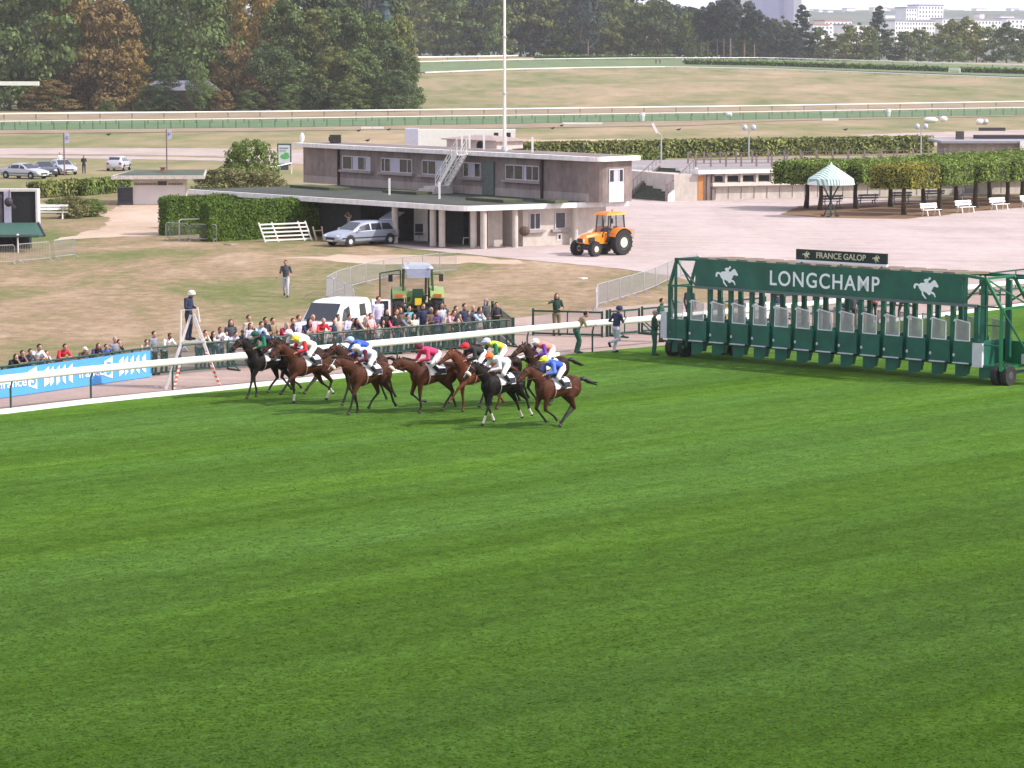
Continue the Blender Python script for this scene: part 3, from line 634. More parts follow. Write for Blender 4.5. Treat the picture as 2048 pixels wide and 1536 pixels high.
# outside stair in white steel
fS = wallmap(fU(-1.5, UB), fU(-1.5, 0)); 
ts = thing('roof_stair', fS(fS.u(868, 2.7), 0, 2.6), 'white steel stair climbing from the terrace to the upper roof', 'stair')
ua, ub = fS.u(871, 2.8), fS.u(914, 5.2); dz = 2.5
for o in (0, -.75):
    A = fS(ua, o, 2.75); B = fS(ub, o, 5.25); m = MB(); m.bar(A, B, .06, .26); m.build('stringer', white, ts)
    m = MB()
    for h in (.32, .6, .9): m.bar(A + V(0, 0, h), B + V(0, 0, h), .05)
    for k in range(5): q = A.lerp(B, k / 4); m.bar(q, q + V(0, 0, .92), .05)
    m.build('handrail', white, ts)
m = MB()
for k in range(10): q = (k + .5) / 10; m.bar(fS(ua, 0, 2.75).lerp(fS(ub, 0, 5.25), q), fS(ua, -.75, 2.75).lerp(fS(ub, -.75, 5.25), q), .2, .03)
m.build('tread', white, ts)
m = MB(); us = fS.u(868, 2.7)
for k, (w0, h) in enumerate(((1.3, .14), (.9, .3), (.5, .46))): m.box(us - w0 - .3, us + .55 - k * .02, .5 - k * .12, -1.1 + k * .03, 2.606, 2.606 + h, fr=fS)
tag(m.build('step_block', M('pale_concrete', (.5, .45, .42), .85, .1)), 'pale concrete steps at the foot of the white roof stair', 'steps')
for (x, y, h, zz, lab) in ((779, 390, 1.05, 2.6, 'short white post on the dark terrace, away from the roof stair'), (879, 398, 1.05, 2.6, 'short white post on the dark terrace close to the roof stair foot'), (924, 299, 1.0, 5.28, 'white roof post next to the top of the roof stair'), (939, 300, 1.0, 5.28, 'second white roof post from the roof stair'), (968, 302, 1.0, 5.28, 'white roof post between the stair and the flag mast'), (1012, 306, 1.05, 5.28, 'white roof post at the foot of the flag mast'), (1065, 308, 1.05, 5.28, 'white roof post beyond the flag mast')):
    p = G(x, y, zz); m = MB(); m.bar(p, p + V(0, 0, h), .13); tag(m.build('roof_post', white), lab, 'post')
p = G(1009, 303, 5.3); tm = thing('flag_mast', p, 'tall white flag mast rising from the roof out of the picture', 'mast')
m = MB(); m.tube([p, p + V(0, 0, 4), p + V(0, 0, 16)], [.11, .09, .065], 12); m.build('pole', white, tm); m = MB(); m.lathe(p, (0, 0, 1), [(0, .26), (.12, .26), (.3, .16)], 12); m.build('collar', steel, tm)
for (z_) in (3.6, 7.2): m = MB(); m.lathe(p + V(0, 0, z_), (0, 0, 1), [(0, .15), (.1, .15)], 10); m.build('clamp', steel, tm)
p = G(604, 286, 5.35); m = MB(); m.ell(p + V(.0, 0, .38), (.17, .07, .34), 12, 8); m.tube([p, p + V(.1, 0, .3)], .04, 6); tag(m.build('satellite_dish', white, smooth=True), 'small pale satellite dish at the far end of the upper roof', 'dish')
p = G(671, 287, 5.35); m = MB(); m.box(-.38, .38, -.3, .3, 0, .55, fr=lambda a, b, c: p + V(a, b, c + .05)); m.box(-.46, -.38, -.24, .24, .12, .42, fr=lambda a, b, c: p + V(a, b, c + .05)); m.box(-.3, .3, -.2, .2, 0, .05, fr=lambda a, b, c: p + V(a, b, c)); tag(m.build('floodlight', M('dark_box', (.04, .035, .03), .7, .3)), 'dark boxy floodlight standing on the upper roof edge', 'floodlight')
# roof hut and the white lorry seen over the roof
p = G(960, 298, 5.3); th_ = thing('roof_hut', p, 'low brown roofed hut on the upper roof beside the flag mast', 'hut')
fh = Frame(p, p + fU.U * 3, p + fU.W * 6)
m = MB(); m.box(.6, 3.2, -1.2, 4.6, 5.3, 5.8, fr=fh); m.build('wall', M('hut_wall', (.52, .44, .40), .9, .15), th_)
m = MB(); m.box(.3, 3.5, -1.5, 4.9, 5.8, 5.87, fr=fh); m.hexa([fh(.3, -1.5, 5.87), fh(3.5, -1.5, 5.87), fh(3.5, 4.9, 5.87), fh(.3, 4.9, 5.87), fh(1.7, .6, 6.12), fh(2.1, .6, 6.12), fh(2.1, 2.6, 6.12), fh(1.7, 2.6, 6.12)]); m.build('roof', M('hut_roof', (.36, .28, .26), .9, .2), th_)
m = MB(); m.lathe(fh(.5, .6, 5.5), fU.U, [(0, .3), (.12, .3)], 12); m.build('wheel_rim', darkin, th_)
p = G(812, 311); q = G(1031, 311); tl = thing('lorry', p, 'long white lorry body parked beyond the two storey building', 'lorry')
fl = wallmap(p, q); Lq = (q - p).length
m = MB(); m.box(1.4, Lq, 0, -2.5, .55, 2.95, fr=fl); m.build('body', white, tl)
m = MB(); m.box(-.1, 1.38, .35, -2.6, .7, 3.05, fr=fl); m.build('tail_door', M('door_lilac', (.46, .45, .55), .5, .1), tl)
for u in (Lq - .8, Lq - 2.2): m = MB(); m.box(u - .25, u + .25, 0, .03, 2.1, 2.6, fr=fl); m.build('vent', darkin, tl)
for u in (1.2, 3, Lq - 1.6): m = MB(); m.lathe(fl(u, .05, .5), fl.n, [(-.3, .5), (0, .5)], 16); m.build('wheel', rubber, tl)
# --- low flat hut to the left
A_, B_ = G(266, 410), G(379, 409.5); ft = wallmap(A_, B_); LW = (B_ - A_).length
tl2 = thing('flat_hut', A_, 'low white rendered hut with a broad mossy flat roof', 'hut')
m = MB(); m.box(0, LW - .3, 0, -5.2, 0, 1.98, fr=ft); m.build('wall', cream, tl2)
m = MB(); m.box(.02, LW - .32, .0, .012, .05, 1.5, fr=ft); m.build('whitewash', M('whitewash', (.62, .58, .58), .85, .08, .6), tl2)
m = MB(); 
for k in range(30):
    u = .15 + k * (LW - .6) / 30
    if LW * .43 < u < LW * .62: continue
    m.box(u, u + .07, 0, .03, 1.52, 1.68, fr=ft)
m.build('lattice', M('lattice_dark', (.10, .08, .07), .8), tl2)
m = MB(); m.box(LW * .44, LW * .6, 0, .04, 1.5, 1.8, fr=ft); m.build('vent', M('vent_dark', (.06, .055, .06), .7, .4, 20), tl2)
m = MB(); m.hexa([ft(-1.6, .9, 2.0), ft(LW + 1.2, .9, 2.0), ft(LW + 1.2, -6.5, 2.25), ft(-.2, -6.5, 2.25), ft(-1.6, .9, 2.28), ft(LW + 1.2, .9, 2.28), ft(LW + 1.2, -6.5, 2.42), ft(-.2, -6.5, 2.42)]); m.build('roof', M('roof_edge', (.50, .46, .42), .8, .2), tl2)
m = MB(); m.hexa([ft(-1.3, .7, 2.285), ft(LW + 1.1, .7, 2.285), ft(LW + 1.1, -6.4, 2.423), ft(-.1, -6.4, 2.423), ft(-1.3, .7, 2.30), ft(LW + 1.1, .7, 2.30), ft(LW + 1.1, -6.4, 2.44), ft(-.1, -6.4, 2.44)]); m.build('roof_covering', M('moss_roof', (.075, .095, .07), .9, .3, .6), tl2)
m = MB(); m.box(-1.15, -.05, .2, -.8, 0, 1.25, fr=ft); m.box(-1.2, 0, .25, -.85, 1.25, 1.32, fr=ft); m.box(-1.12, -1.0, .22, .26, .1, 1.1, fr=ft); tag(m.build('dark_bin', M('dark_cabinet', (.035, .035, .05), .5, .2)), 'dark cabinet standing against the low white hut', 'cabinet')
m = MB(); m.box(LW * .47, LW * .55, -3.0, -3.5, 2.38, 2.7, fr=ft); m.box(LW * .45, LW * .57, -2.9, -3.6, 2.7, 2.78, fr=ft); m.build('chimney', M('brick_red', (.3, .16, .11), .9, .2), tl2)
# --- terrace block with the wide steps
P0 = G(1348, 402.5); P1 = G(1640, 396); fT = wallmap(P0, P1)
ty = thing('terrace_block', P0, 'low cream terrace block with a band of openings and a white edge', 'terrace')
LT = 34; H2 = 2.42
m = MB(); m.box(2.2, LT, 0, -20, 0, H2 - .32, fr=fT); m.box(0, 2.2, .003, -20, 0, H2 - .32, fr=fT); m.build('wall', cream, ty)
uT = fT.u(1392, 2.4); m = MB(); m.box(uT, LT, .45, -20.2, H2 - .32, H2, fr=fT); m.build('terrace_slab', fascia, ty)
m = MB(); m.box(uT + .2, LT, .2, -20, H2 + .003, H2 + .02, fr=fT); m.build('terrace_floor', M('terrace_grey', (.28, .25, .25), .9, .15), ty)
px = 1424
for k in range(16):
    a = fT.u(px + 31 * k, 1.7); b = fT.u(px + 31 * k + 21, 1.7)
    if b > LT - 1: break
    m = MB(); m.box(a, b, .0, .03, 1.44, 1.92, fr=fT); m.build('opening', darkin, ty)
    m = MB(); m.box(b + .12, b + .32, .03, .2, 1.38, 2.08, fr=fT); m.build('bracket', cream, ty)
m = MB(); m.box(fT.u(1421, 1.2), LT, .0, .42, 1.12, 1.38, fr=fT); m.build('ledge', M('ledge_cream', (.62, .57, .50), .8, .1), ty)
m = MB()
for k in range(24):
    u = fT.u(1430, .6) + k * 1.15
    if u < LT - 1: m.box(u, u + .05, .0, .03, .1, 1.0, fr=fT)
m.build('pilaster_strips', M('dark_joint', (.22, .18, .16), .9), ty)  # darker strips that draw the grooves of the wall
u0, u1 = fT.u(1396, 1), fT.u(1408, 1); m = MB(); m.box(u0, u1, .003, .05, .05, 1.95, fr=fT); m.build('door', M('orange_wood', (.50, .22, .07), .6, .15, 5), ty)
m = MB(); m.box(u1 + .15, u1 + .35, .0, .25, 0, 2.08, fr=fT); m.box(u1 + .6, u1 + .8, .0, .25, 0, 2.08, fr=fT); m.build('pilaster', concrete, ty)
postm = M('concrete_post', (.26, .20, .19), .9, .2)
def posts_row(x0, x1, n, y0, y1, z, label, h=1.0):
    t = thing('parapet_fence', G(x0, y0, z), label, 'fence'); prev = None; m2 = MB()
    for k in range(n):
        x = x0 + (x1 - x0) * k / (n - 1); y = y0 + (y1 - y0) * k / (n - 1); p = G(x, y, z); m = MB(); m.bar(p, p + V(0, 0, h), .17, .14); m.build('post', postm, t)
        if prev is not None:
            for hh in (.3, .6, .88): m2.bar(prev + V(0, 0, hh), p + V(0, 0, hh), .035)
        prev = p
    m2.build('wire_rails', M('rail_brown', (.18, .12, .11), .8), t)
posts_row(1391, 1970, 20, 334, 331, H2, 'row of concrete posts with thin rails along the front edge of the terrace')
posts_row(1376, 2050, 22, 328, 317, H2, 'row of concrete posts with thin rails along the rear edge of the terrace')
# steps
S0a, S0b = G(1262, 397), G(1332, 403); S1a, S1b = G(1322, 335, H2), G(1392, 338, H2)
tw = thing('outdoor_steps', S0a, 'wide dark flight of outdoor steps with a broad white string climbing to the terrace', 'steps')
S1a.z = S1b.z = 0; N_ = 14; m = MB()
for k in range(N_):
    f0, f1 = k / N_, (k + 1) / N_ ; z1 = H2 * (k + 1) / N_
    A = S0a.lerp(S1a, f0); B = S0b.lerp(S1b, f0); C = S0b.lerp(S1b, f1); D_ = S0a.lerp(S1a, f1)
    m.hexa([A, B, C, D_] + [p + V(0, 0, z1) for p in (A, B, C, D_)])
m.build('step_flight', M('dark_steps', (.075, .085, .06), .9, .3, 2), tw)
sv = (S0b - S0a).normalized()
for (a, b, mt, nm, w_) in ((S0a - sv * .35, S1a - sv * .35, concrete, 'string', .35), (S0b, S1b, fascia, 'string', .3)):
    A, B, C, D_ = a, a + sv * w_, b + sv * w_, b; m = MB(); m.hexa([A, B, C, D_, A + V(0, 0, .45), B + V(0, 0, .45), C + V(0, 0, H2 + .12), D_ + V(0, 0, H2 + .12)]); m.build(nm, mt, tw)
    m = MB(); m.bar(a + sv * .15 + V(0, 0, 1.2), b + sv * .15 + V(0, 0, H2 + .95), .05)
    for k in range(9): q = a.lerp(b, k / 8) + sv * .15; m.bar(q + V(0, 0, .3 + H2 * k / 8), q + V(0, 0, 1.2 + (H2 - .25) * k / 8), .03)
    m.build('handrail', M('rail_brown', (.18, .12, .11), .8), tw)
for p in (S0a - sv * .3, S0b + sv * .1): m = MB(); m.bar(p, p + V(0, 0, 1.4), .22); m.build('newel', postm, tw)
m = MB(); m.prism([S1a + V(0, 0, 0), S1b + V(0, 0, 0), S1b + V(1.2, 1.2, 0), S1a + V(3, 6, 0)], (0, 0, H2 - .004)); m.build('landing', concrete_l, tw)
p = G(1352, 350, 2.5); 
# far right flat roofed pavilion
tq = thing('flat_pavilion', G(1890, 318), 'flat roofed grey pavilion with a chimney beyond the terrace', 'building')
a, b = G(1880, 318), G(2140, 318); fq = wallmap(a, b)
m = MB(); m.box(1.0, 14, 0, -9, 0, 1.75, fr=fq); m.build('wall', concrete_l, tq); m = MB(); m.box(0, 15, .8, -10, 1.75, 2.0, fr=fq); m.build('roof', M('grey_roof', (.30, .29, .33), .8, .15), tq)
m = MB(); m.box(2.6, 3.4, -5, -6, 2.0, 2.9, fr=fq); m.build('chimney', M('dark_chimney', (.08, .07, .06), .9, .3), tq)
m = MB(); m.box(5.2, 15.2, -7, -9.8, 2.0, 2.4, fr=fq); m.build('roof_upstand', M('dark_upstand', (.05, .045, .045), .9, .2), tq)
m = MB(); m.box(8.6, 14.5, 1.2, .82, .6, 2.02, fr=fq); m.build('awning_panel', white, tq)
for (x0, x1, y, lab) in ((1958, 2010, 262, 'long low dark hedge trough on the pale road beyond the pavilion'),):
    a, b = G(x0, y), G(x1, y); m = MB(); m.bar(a + V(0, 0, .2), b + V(0, 0, .2), .8, .4); m.bar(a + V(0, 0, .45), b + V(0, 0, .45), .6, .12); tag(m.build('low_trough', M('dark_upstand', (.05, .045, .045))), lab, 'trough')
# small brown roofed house among the woods
a, b = GT(290, 222), GT(432, 222); fhh = wallmap(a, b); hh = thing('woodland_house', a, 'small brown house with a grey roof half hidden in the woods', 'house'); L_ = (b - a).length
m = MB(); m.box(0, L_, 0, -7, 0, 4.2, fr=fhh); m.build('wall', M('brown_wall', (.22, .13, .12), .9, .2, .5), hh)
m = MB(); m.hexa([fhh(-.5, .6, 4.2), fhh(L_ + .5, .6, 4.2), fhh(L_ + .5, -7.6, 4.2), fhh(-.5, -7.6, 4.2), fhh(2, -3, 6.2), fhh(L_ - 2, -3, 6.2), fhh(L_ - 2, -4, 6.2), fhh(2, -4, 6.2)]); m.build('roof', M('slate_lilac', (.19, .19, .25), .7, .2, .5), hh)
# judge's tower over the trees
p = GT(770, 150); tt = thing('lookout_tower', Vector((XY(771, 680).x, 680, terr(0, 680))), 'small dark green lookout tower with a pale cap rising out of the trees', 'tower'); c = wloc(tt)
zt = lambda y: CAMH - (y - HOR) * 680 / F
m = MB(); m.lathe(c, (0, 0, 1), [(0, 1.1), (zt(48) - c.z, 1.1)], 10); m.build('shaft', M('tower_green', (.04, .09, .09), .7, .2), tt)
m = MB(); m.lathe(V(c.x, c.y, zt(42)), (0, 0, 1), [(0, 1.8), (zt(32) - zt(42), 1.8)], 10); m.build('balcony', M('tower_green', (0, 0, 0)), tt)
m = MB(); m.lathe(V(c.x, c.y, zt(31)), (0, 0, 1), [(0, 1.3), (zt(14) - zt(31), 1.3)], 10); m.build('cabin', M('tower_glass', (.12, .18, .2), .3, .2), tt)
m = MB(); m.lathe(V(c.x, c.y, zt(14)), (0, 0, 1), [(0, 2.1), (.3, 2.0), (1.2, .4)], 10); m.build('roof', M('tower_green', (0, 0, 0)), tt)
m = MB(); m.ell(V(c.x, c.y, zt(7)), (.7, .7, .4), 8, 5); m.build('cap', white, tt)
# green obstacle block by the end of the woods
a, b = GT(848, 147), GT(878, 147); fo = wallmap(a, b); m = MB(); m.box(0, (b - a).length, 0, -3, 0, 1.4, fr=fo); m.box(0, (b - a).length, .2, .0, 0, .3, fr=fo); m.bar(fo((b - a).length, 0, .3), fo((b - a).length + 5, 0, .3), .2)
tag(m.build('track_screen', M('teal_screen', (.01, .13, .11), .6)), 'teal screen at the track edge next to the end of the woods', 'screen')
# --- far city
cols = [M('city_a', (.86, .84, .88), .9, .12, .05), M('city_b', (.76, .75, .84), .9, .12, .05), M('city_c', (.88, .83, .80), .9, .12, .05)]
cwin = M('city_window', (.10, .10, .16), .4, .2); croof = [M('city_roof_grey', (.30, .30, .38), .9, .2, .05), M('city_roof_red', (.40, .20, .17), .9, .2, .05)]
def city(px0, px1, ytop, ybot, Y, floors, cols_, mat, roof, label, name='apartment_block', win=True, depth=14):
    A = AY(px0, ybot, Y); B = AY(px1, ybot, Y); zt_ = AY(px0, ytop, Y).z; zb = min(A.z, terr(A.x, Y) - 2) if A.z < terr(A.x, Y) + 30 else A.z
    zb = terr(A.x, Y) - 8
    L_ = (B.x - A.x) * 1.12; f = wallmap((A.x, A.y), (A.x + L_ * .86, A.y + L_ * .51)); t = thing(name, V(A.x, A.y, zb), label, 'building' if 'tower' not in name else 'tower block')
    m = MB(); m.box(0, L_, 0, -depth, zb, zt_, fr=f); m.build('wall', mat, t)
    m = MB(); m.box(-.5, L_ + .5, .5, -depth - .5, zt_, zt_ + .9, fr=f); m.build('roof', roof, t)
    if win:
        fh_ = 3.3
        for r in range(floors):
            for c_ in range(cols_):
                z = zt_ - 1.1 - fh_ * r; u = L_ * (c_ + .5) / cols_; s = L_ / cols_ * .22; w_ = MB(); w_.box(u - s, u + s, 0, .12, z - 1.5, z, fr=f); w_.build('window', cwin, t)
rng = random.Random(11)
city(1812, 1836, 16, 44, 2300, 4, 4, cols[0], croof[0], 'pale apartment block wing at the near end of the long white hillside block')
city(1837, 1893, 11, 44, 2310, 5, 8, cols[0], croof[0], 'tall pale apartment block dominating the hillside town')
city(1790, 1880, 42, 75, 2100, 4, 14, cols[2], croof[0], 'long white apartment block with balconies just above the trees')
city(1885, 1935, 38, 60, 2120, 3, 6, cols[0], croof[0], 'pale block behind the big rounded olive tree')
city(1936, 2012, 40, 75, 2090, 4, 10, cols[2], croof[0], 'long white block above the trees beside the picture edge')
city(2013, 2090, 38, 75, 2110, 4, 8, cols[0], croof[0], 'white block at the picture edge above the last trees')
city(1650, 1710, 42, 60, 2200, 3, 7, cols[2], croof[1], 'white house row with a red roof between the two dark conifers')
city(1626, 1662, 50, 75, 2050, 2, 4, cols[1], croof[1], 'red roofed house beside the pointed dark conifer')
city(1690, 1750, 50, 66, 2080, 2, 6, cols[2], croof[0], 'white low block beside the ragged tall conifer')
city(1530, 1557, -60, 48, 2500, 0, 0, M('tower_lilac', (.52, .50, .66), .9, .05), croof[0], 'lavender grey tower block behind the pines, in the cluster', 'tower_block', False, 25)
city(1500, 1529, -60, 48, 2540, 0, 0, cols[2], croof[0], 'pinkish white tower block at the pines end of the cluster', 'tower_block', False, 25)
city(1558, 1585, -80, 48, 2480, 0, 0, M('tower_lilac2', (.46, .45, .64), .9, .05), croof[0], 'broad lavender tower block in the middle of the cluster', 'tower_block', False, 25)
city(1586, 1602, -70, 48, 2470, 0, 0, M('tower_lilac', (0, 0, 0)), croof[0], 'narrow lavender tower block beside the white one', 'tower_block', False, 25)
city(1603, 1619, -80, 48, 2460, 0, 0, M('tower_white', (.85, .84, .84), .9, .04), croof[0], 'bright white tower block at the open end of the cluster', 'tower_block', False, 25)
kinds = ['white', 'grey', 'cream', 'lilac', 'pale']; places = ['on the far ridge', 'on the hillside', 'low on the slope', 'near the skyline']
for k in range(170):
    x0 = rng.uniform(1405, 2060); Y = rng.choice([2350, 2700, 3100, 3600, 4100]); yb = 76 - (Y - 2350) * .0262 + rng.uniform(-3, 3); wpx = rng.uniform(10, 40); h = rng.uniform(8, 20) * 2700 / Y
    ci = rng.randrange(3); city(x0, x0 + wpx, yb - h, yb, Y + k * 3, 0, 0, cols[ci], croof[rng.random() < .25], 'one of the many small pale town buildings scattered over the far hillside', 'town_building', False, 12)
    for o in [o for o in sc.objects if o.parent is None and o.name.startswith('town_building')]: o['group'] = 'pale town buildings on the far hill'
# ------------------------------------------------------------------ vegetation
def quads_mesh(name, C_, N_, S_, rng, aspect=.62, mats=None, mi=None):
    """leaf clump cards: centres, normals, sizes"""
    n = len(C_); N_ = N_ / (np.linalg.norm(N_, axis=1, keepdims=True) + 1e-9)
    r = rng.normal(size=(n, 3)); T = np.cross(N_, r); T /= (np.linalg.norm(T, axis=1, keepdims=True) + 1e-9); B = np.cross(N_, T)
    S_ = S_.reshape(-1, 1); k = rng.uniform(.55, 1.2, (4, n, 1))
    v = np.stack([C_ - T * S_ * k[0], C_ - B * S_ * aspect * k[1] + N_ * S_ * .15, C_ + T * S_ * k[2], C_ + B * S_ * aspect * k[3] + N_ * S_ * .15], 1).reshape(-1, 3)
    me = bpy.data.meshes.new(name); me.vertices.add(4 * n); me.vertices.foreach_set('co', v.astype(np.float32).ravel())
    me.loops.add(4 * n); me.loops.foreach_set('vertex_index', np.arange(4 * n, dtype=np.int32))
    me.polygons.add(n); me.polygons.foreach_set('loop_start', np.arange(0, 4 * n, 4, dtype=np.int32)); me.polygons.foreach_set('loop_total', np.full(n, 4, dtype=np.int32))
    me.update(calc_edges=True); me.validate()
    return me
def crown_pts(rng, n, K, h0, h1, rx, ry, shape, clump):
    """K clumps inside an envelope from h0 to h1; leaves spread over the clump shells"""
    cs = []; 
    while len(cs) < K:
        t = rng.uniform(0, 1); 
        if shape == 'round': e = math.sqrt(max(0, 1 - (2 * t - 1) ** 2)) ** .8
        elif shape == 'dome': e = math.sqrt(max(0, 1 - t ** 2.2))
        elif shape == 'cone': e = (1 - t) ** .75 + .05
        elif shape == 'column': e = (1 - abs(2 * t - 1) ** 3) ** .6
        elif shape == 'flat': e = .35 + .65 * t if t < .8 else 1.6 * (1 - t) + .5
        a = rng.uniform(0, 2 * math.pi); q = rng.uniform(0, 1) ** .38
        cs.append((math.cos(a) * e * q * rx, math.sin(a) * e * q * ry, h0 + t * (h1 - h0), rng.uniform(.7, 1.3) * clump * (.55 + .6 * e)))
    cs = np.array(cs); idx = rng.integers(0, K, n); c = cs[idx]
    d = rng.normal(size=(n, 3)); d /= np.linalg.norm(d, axis=1, keepdims=True); d[:, 2] = d[:, 2] * .8 + .22
    rr = c[:, 3:4] * rng.uniform(.35, 1.05, (n, 1)) ** .6
    P = c[:, :3] + d * rr * np.array([1, 1, .72]); Nn = d + rng.normal(size=(n, 3)) * .38 + np.array([0, 0, .25])
    return P, Nn, cs
def trunk_mb(rng, H_, r, h0, cs, nb=7, lean=0):
    m = MB(); top = V(lean, 0, H_ * .8); m.tube([V(0, 0, -.3), V(lean * .1, 0, h0 * .5), V(lean * .5, 0, H_ * .45), top], [r * 1.25, r, r * .6, r * .15], 8)
    for k in range(nb):
        c = cs[rng.integers(0, len(cs))]; z = min(c[2] * .85, rng.uniform(h0 * .8, H_ * .6)); m.tube([V(lean * z / H_, 0, z), V(c[0] * .5, c[1] * .5, (z + c[2]) / 2), V(c[0], c[1], c[2])], [r * .38, r * .24, r * .08], 5)
    return m
bark = M('bark', (.085, .065, .05), .95, .3, 3); bark_l = M('pine_bark', (.24, .17, .13), .95, .3, 2)
def leafm(name, col, obj=.14): return M(name, col, .75, .25, .35, spec=.2, island=.42, trans=.22, objvar=obj)
L_dark = leafm('leaf_dark', (.088, .128, .050)); L_mid = leafm('leaf_mid', (.125, .178, .056)); L_olive = leafm('leaf_olive', (.170, .190, .058)); L_brown = leafm('leaf_brown', (.275, .195, .060))
L_rust = leafm('leaf_rust', (.215, .150, .060)); L_blue = leafm('leaf_blue', (.045, .067, .058)); L_yel = leafm('leaf_yellow', (.19, .19, .04))
PROTO = {}
def proto(key, H_, R_, h0, shape, n, K, clump, leaf, seed, tr=.35, aspect=.62):
    rng = np.random.default_rng(seed); P, Nn, cs = crown_pts(rng, n, K, h0, H_, R_, R_, shape, clump)
    PROTO[key] = (quads_mesh('crown', P, Nn, leaf * rng.uniform(.6, 1.35, n), rng, aspect), trunk_mb(rng, H_, tr, h0 + .5, cs), H_, R_)
proto('a', 20, 8, 1.2, 'round', 9000, 95, 2.0, .42, 1); proto('b', 20, 7.5, .6, 'dome', 9000, 110, 1.7, .38, 2); proto('c', 20, 6.5, .8, 'column', 8500, 90, 1.7, .40, 3)
proto('d', 20, 8, .5, 'dome', 8000, 70, 2.4, .46, 4); proto('f1', 18, 7, 1.5, 'round', 3200, 60, 1.9, .6, 5); proto('f2', 18, 6.5, 1, 'dome', 2600, 60, 1.8, .6, 6)
proto('p', 18, 5, 7, 'flat', 2400, 40, 1.5, .55, 7, .28); proto('k', 18, 4.6, 1, 'cone', 2600, 70, 1.2, .5, 8, .3); proto('r', 18, 3.4, 1.0, 'column', 1500, 36, 1.3, .55, 9, .25); proto('bush', 4, 3.2, -.6, 'round', 9000, 170, .6, .15, 10, .08)
names = {'p': 'pine_tree', 'k': 'conifer_tree'}
def tree(key, loc, H_, R_, leaf, label, rz=0, brk=None, group='trees of the woods', name=None, cat='tree'):
    cm, tm_, h, r = PROTO[key]; t = thing(name or names.get(key, 'broadleaf_tree'), loc, label, cat, group, rz)
    if 'tm' + key + (brk.name if brk else '') not in PROTO:
        o = tm_.build('trunk', brk or bark, t, at=wloc(t)) if False else None
        me = bpy.data.meshes.new('trunk'); me.from_pydata([tuple(v) for v in tm_.v], [], tm_.f); me.materials.append(brk or bark); me.shade_smooth(); PROTO['tm' + key + (brk.name if brk else '')] = me
    ck = 'c' + key + leaf.name
    if ck not in PROTO: c2 = cm.copy(); c2.materials.clear(); c2.materials.append(leaf); PROTO[ck] = c2
    s = (R_ / r, R_ / r, H_ / h)
    for nm, me in (('trunk', PROTO['tm' + key + (brk.name if brk else '')]), ('crown', PROTO[ck])):
        o = bpy.data.objects.new(nm, me); sc.collection.objects.link(o); o.parent = t; o.scale = s
    return t
rng = random.Random(3)
def wood(px, Y, top, wpx, key, leaf, label, zoff=0):
    X = XY(px, Y).x; z = terr(X, Y) + zoff; zt_ = CAMH - (top - HOR) * Y / F; tree(key, V(X, Y, z), (zt_ - z) * 1.0, wpx / 2 * Y / F, leaf, label, rng.uniform(0, 6.28), group='trees of the woods across the infield')
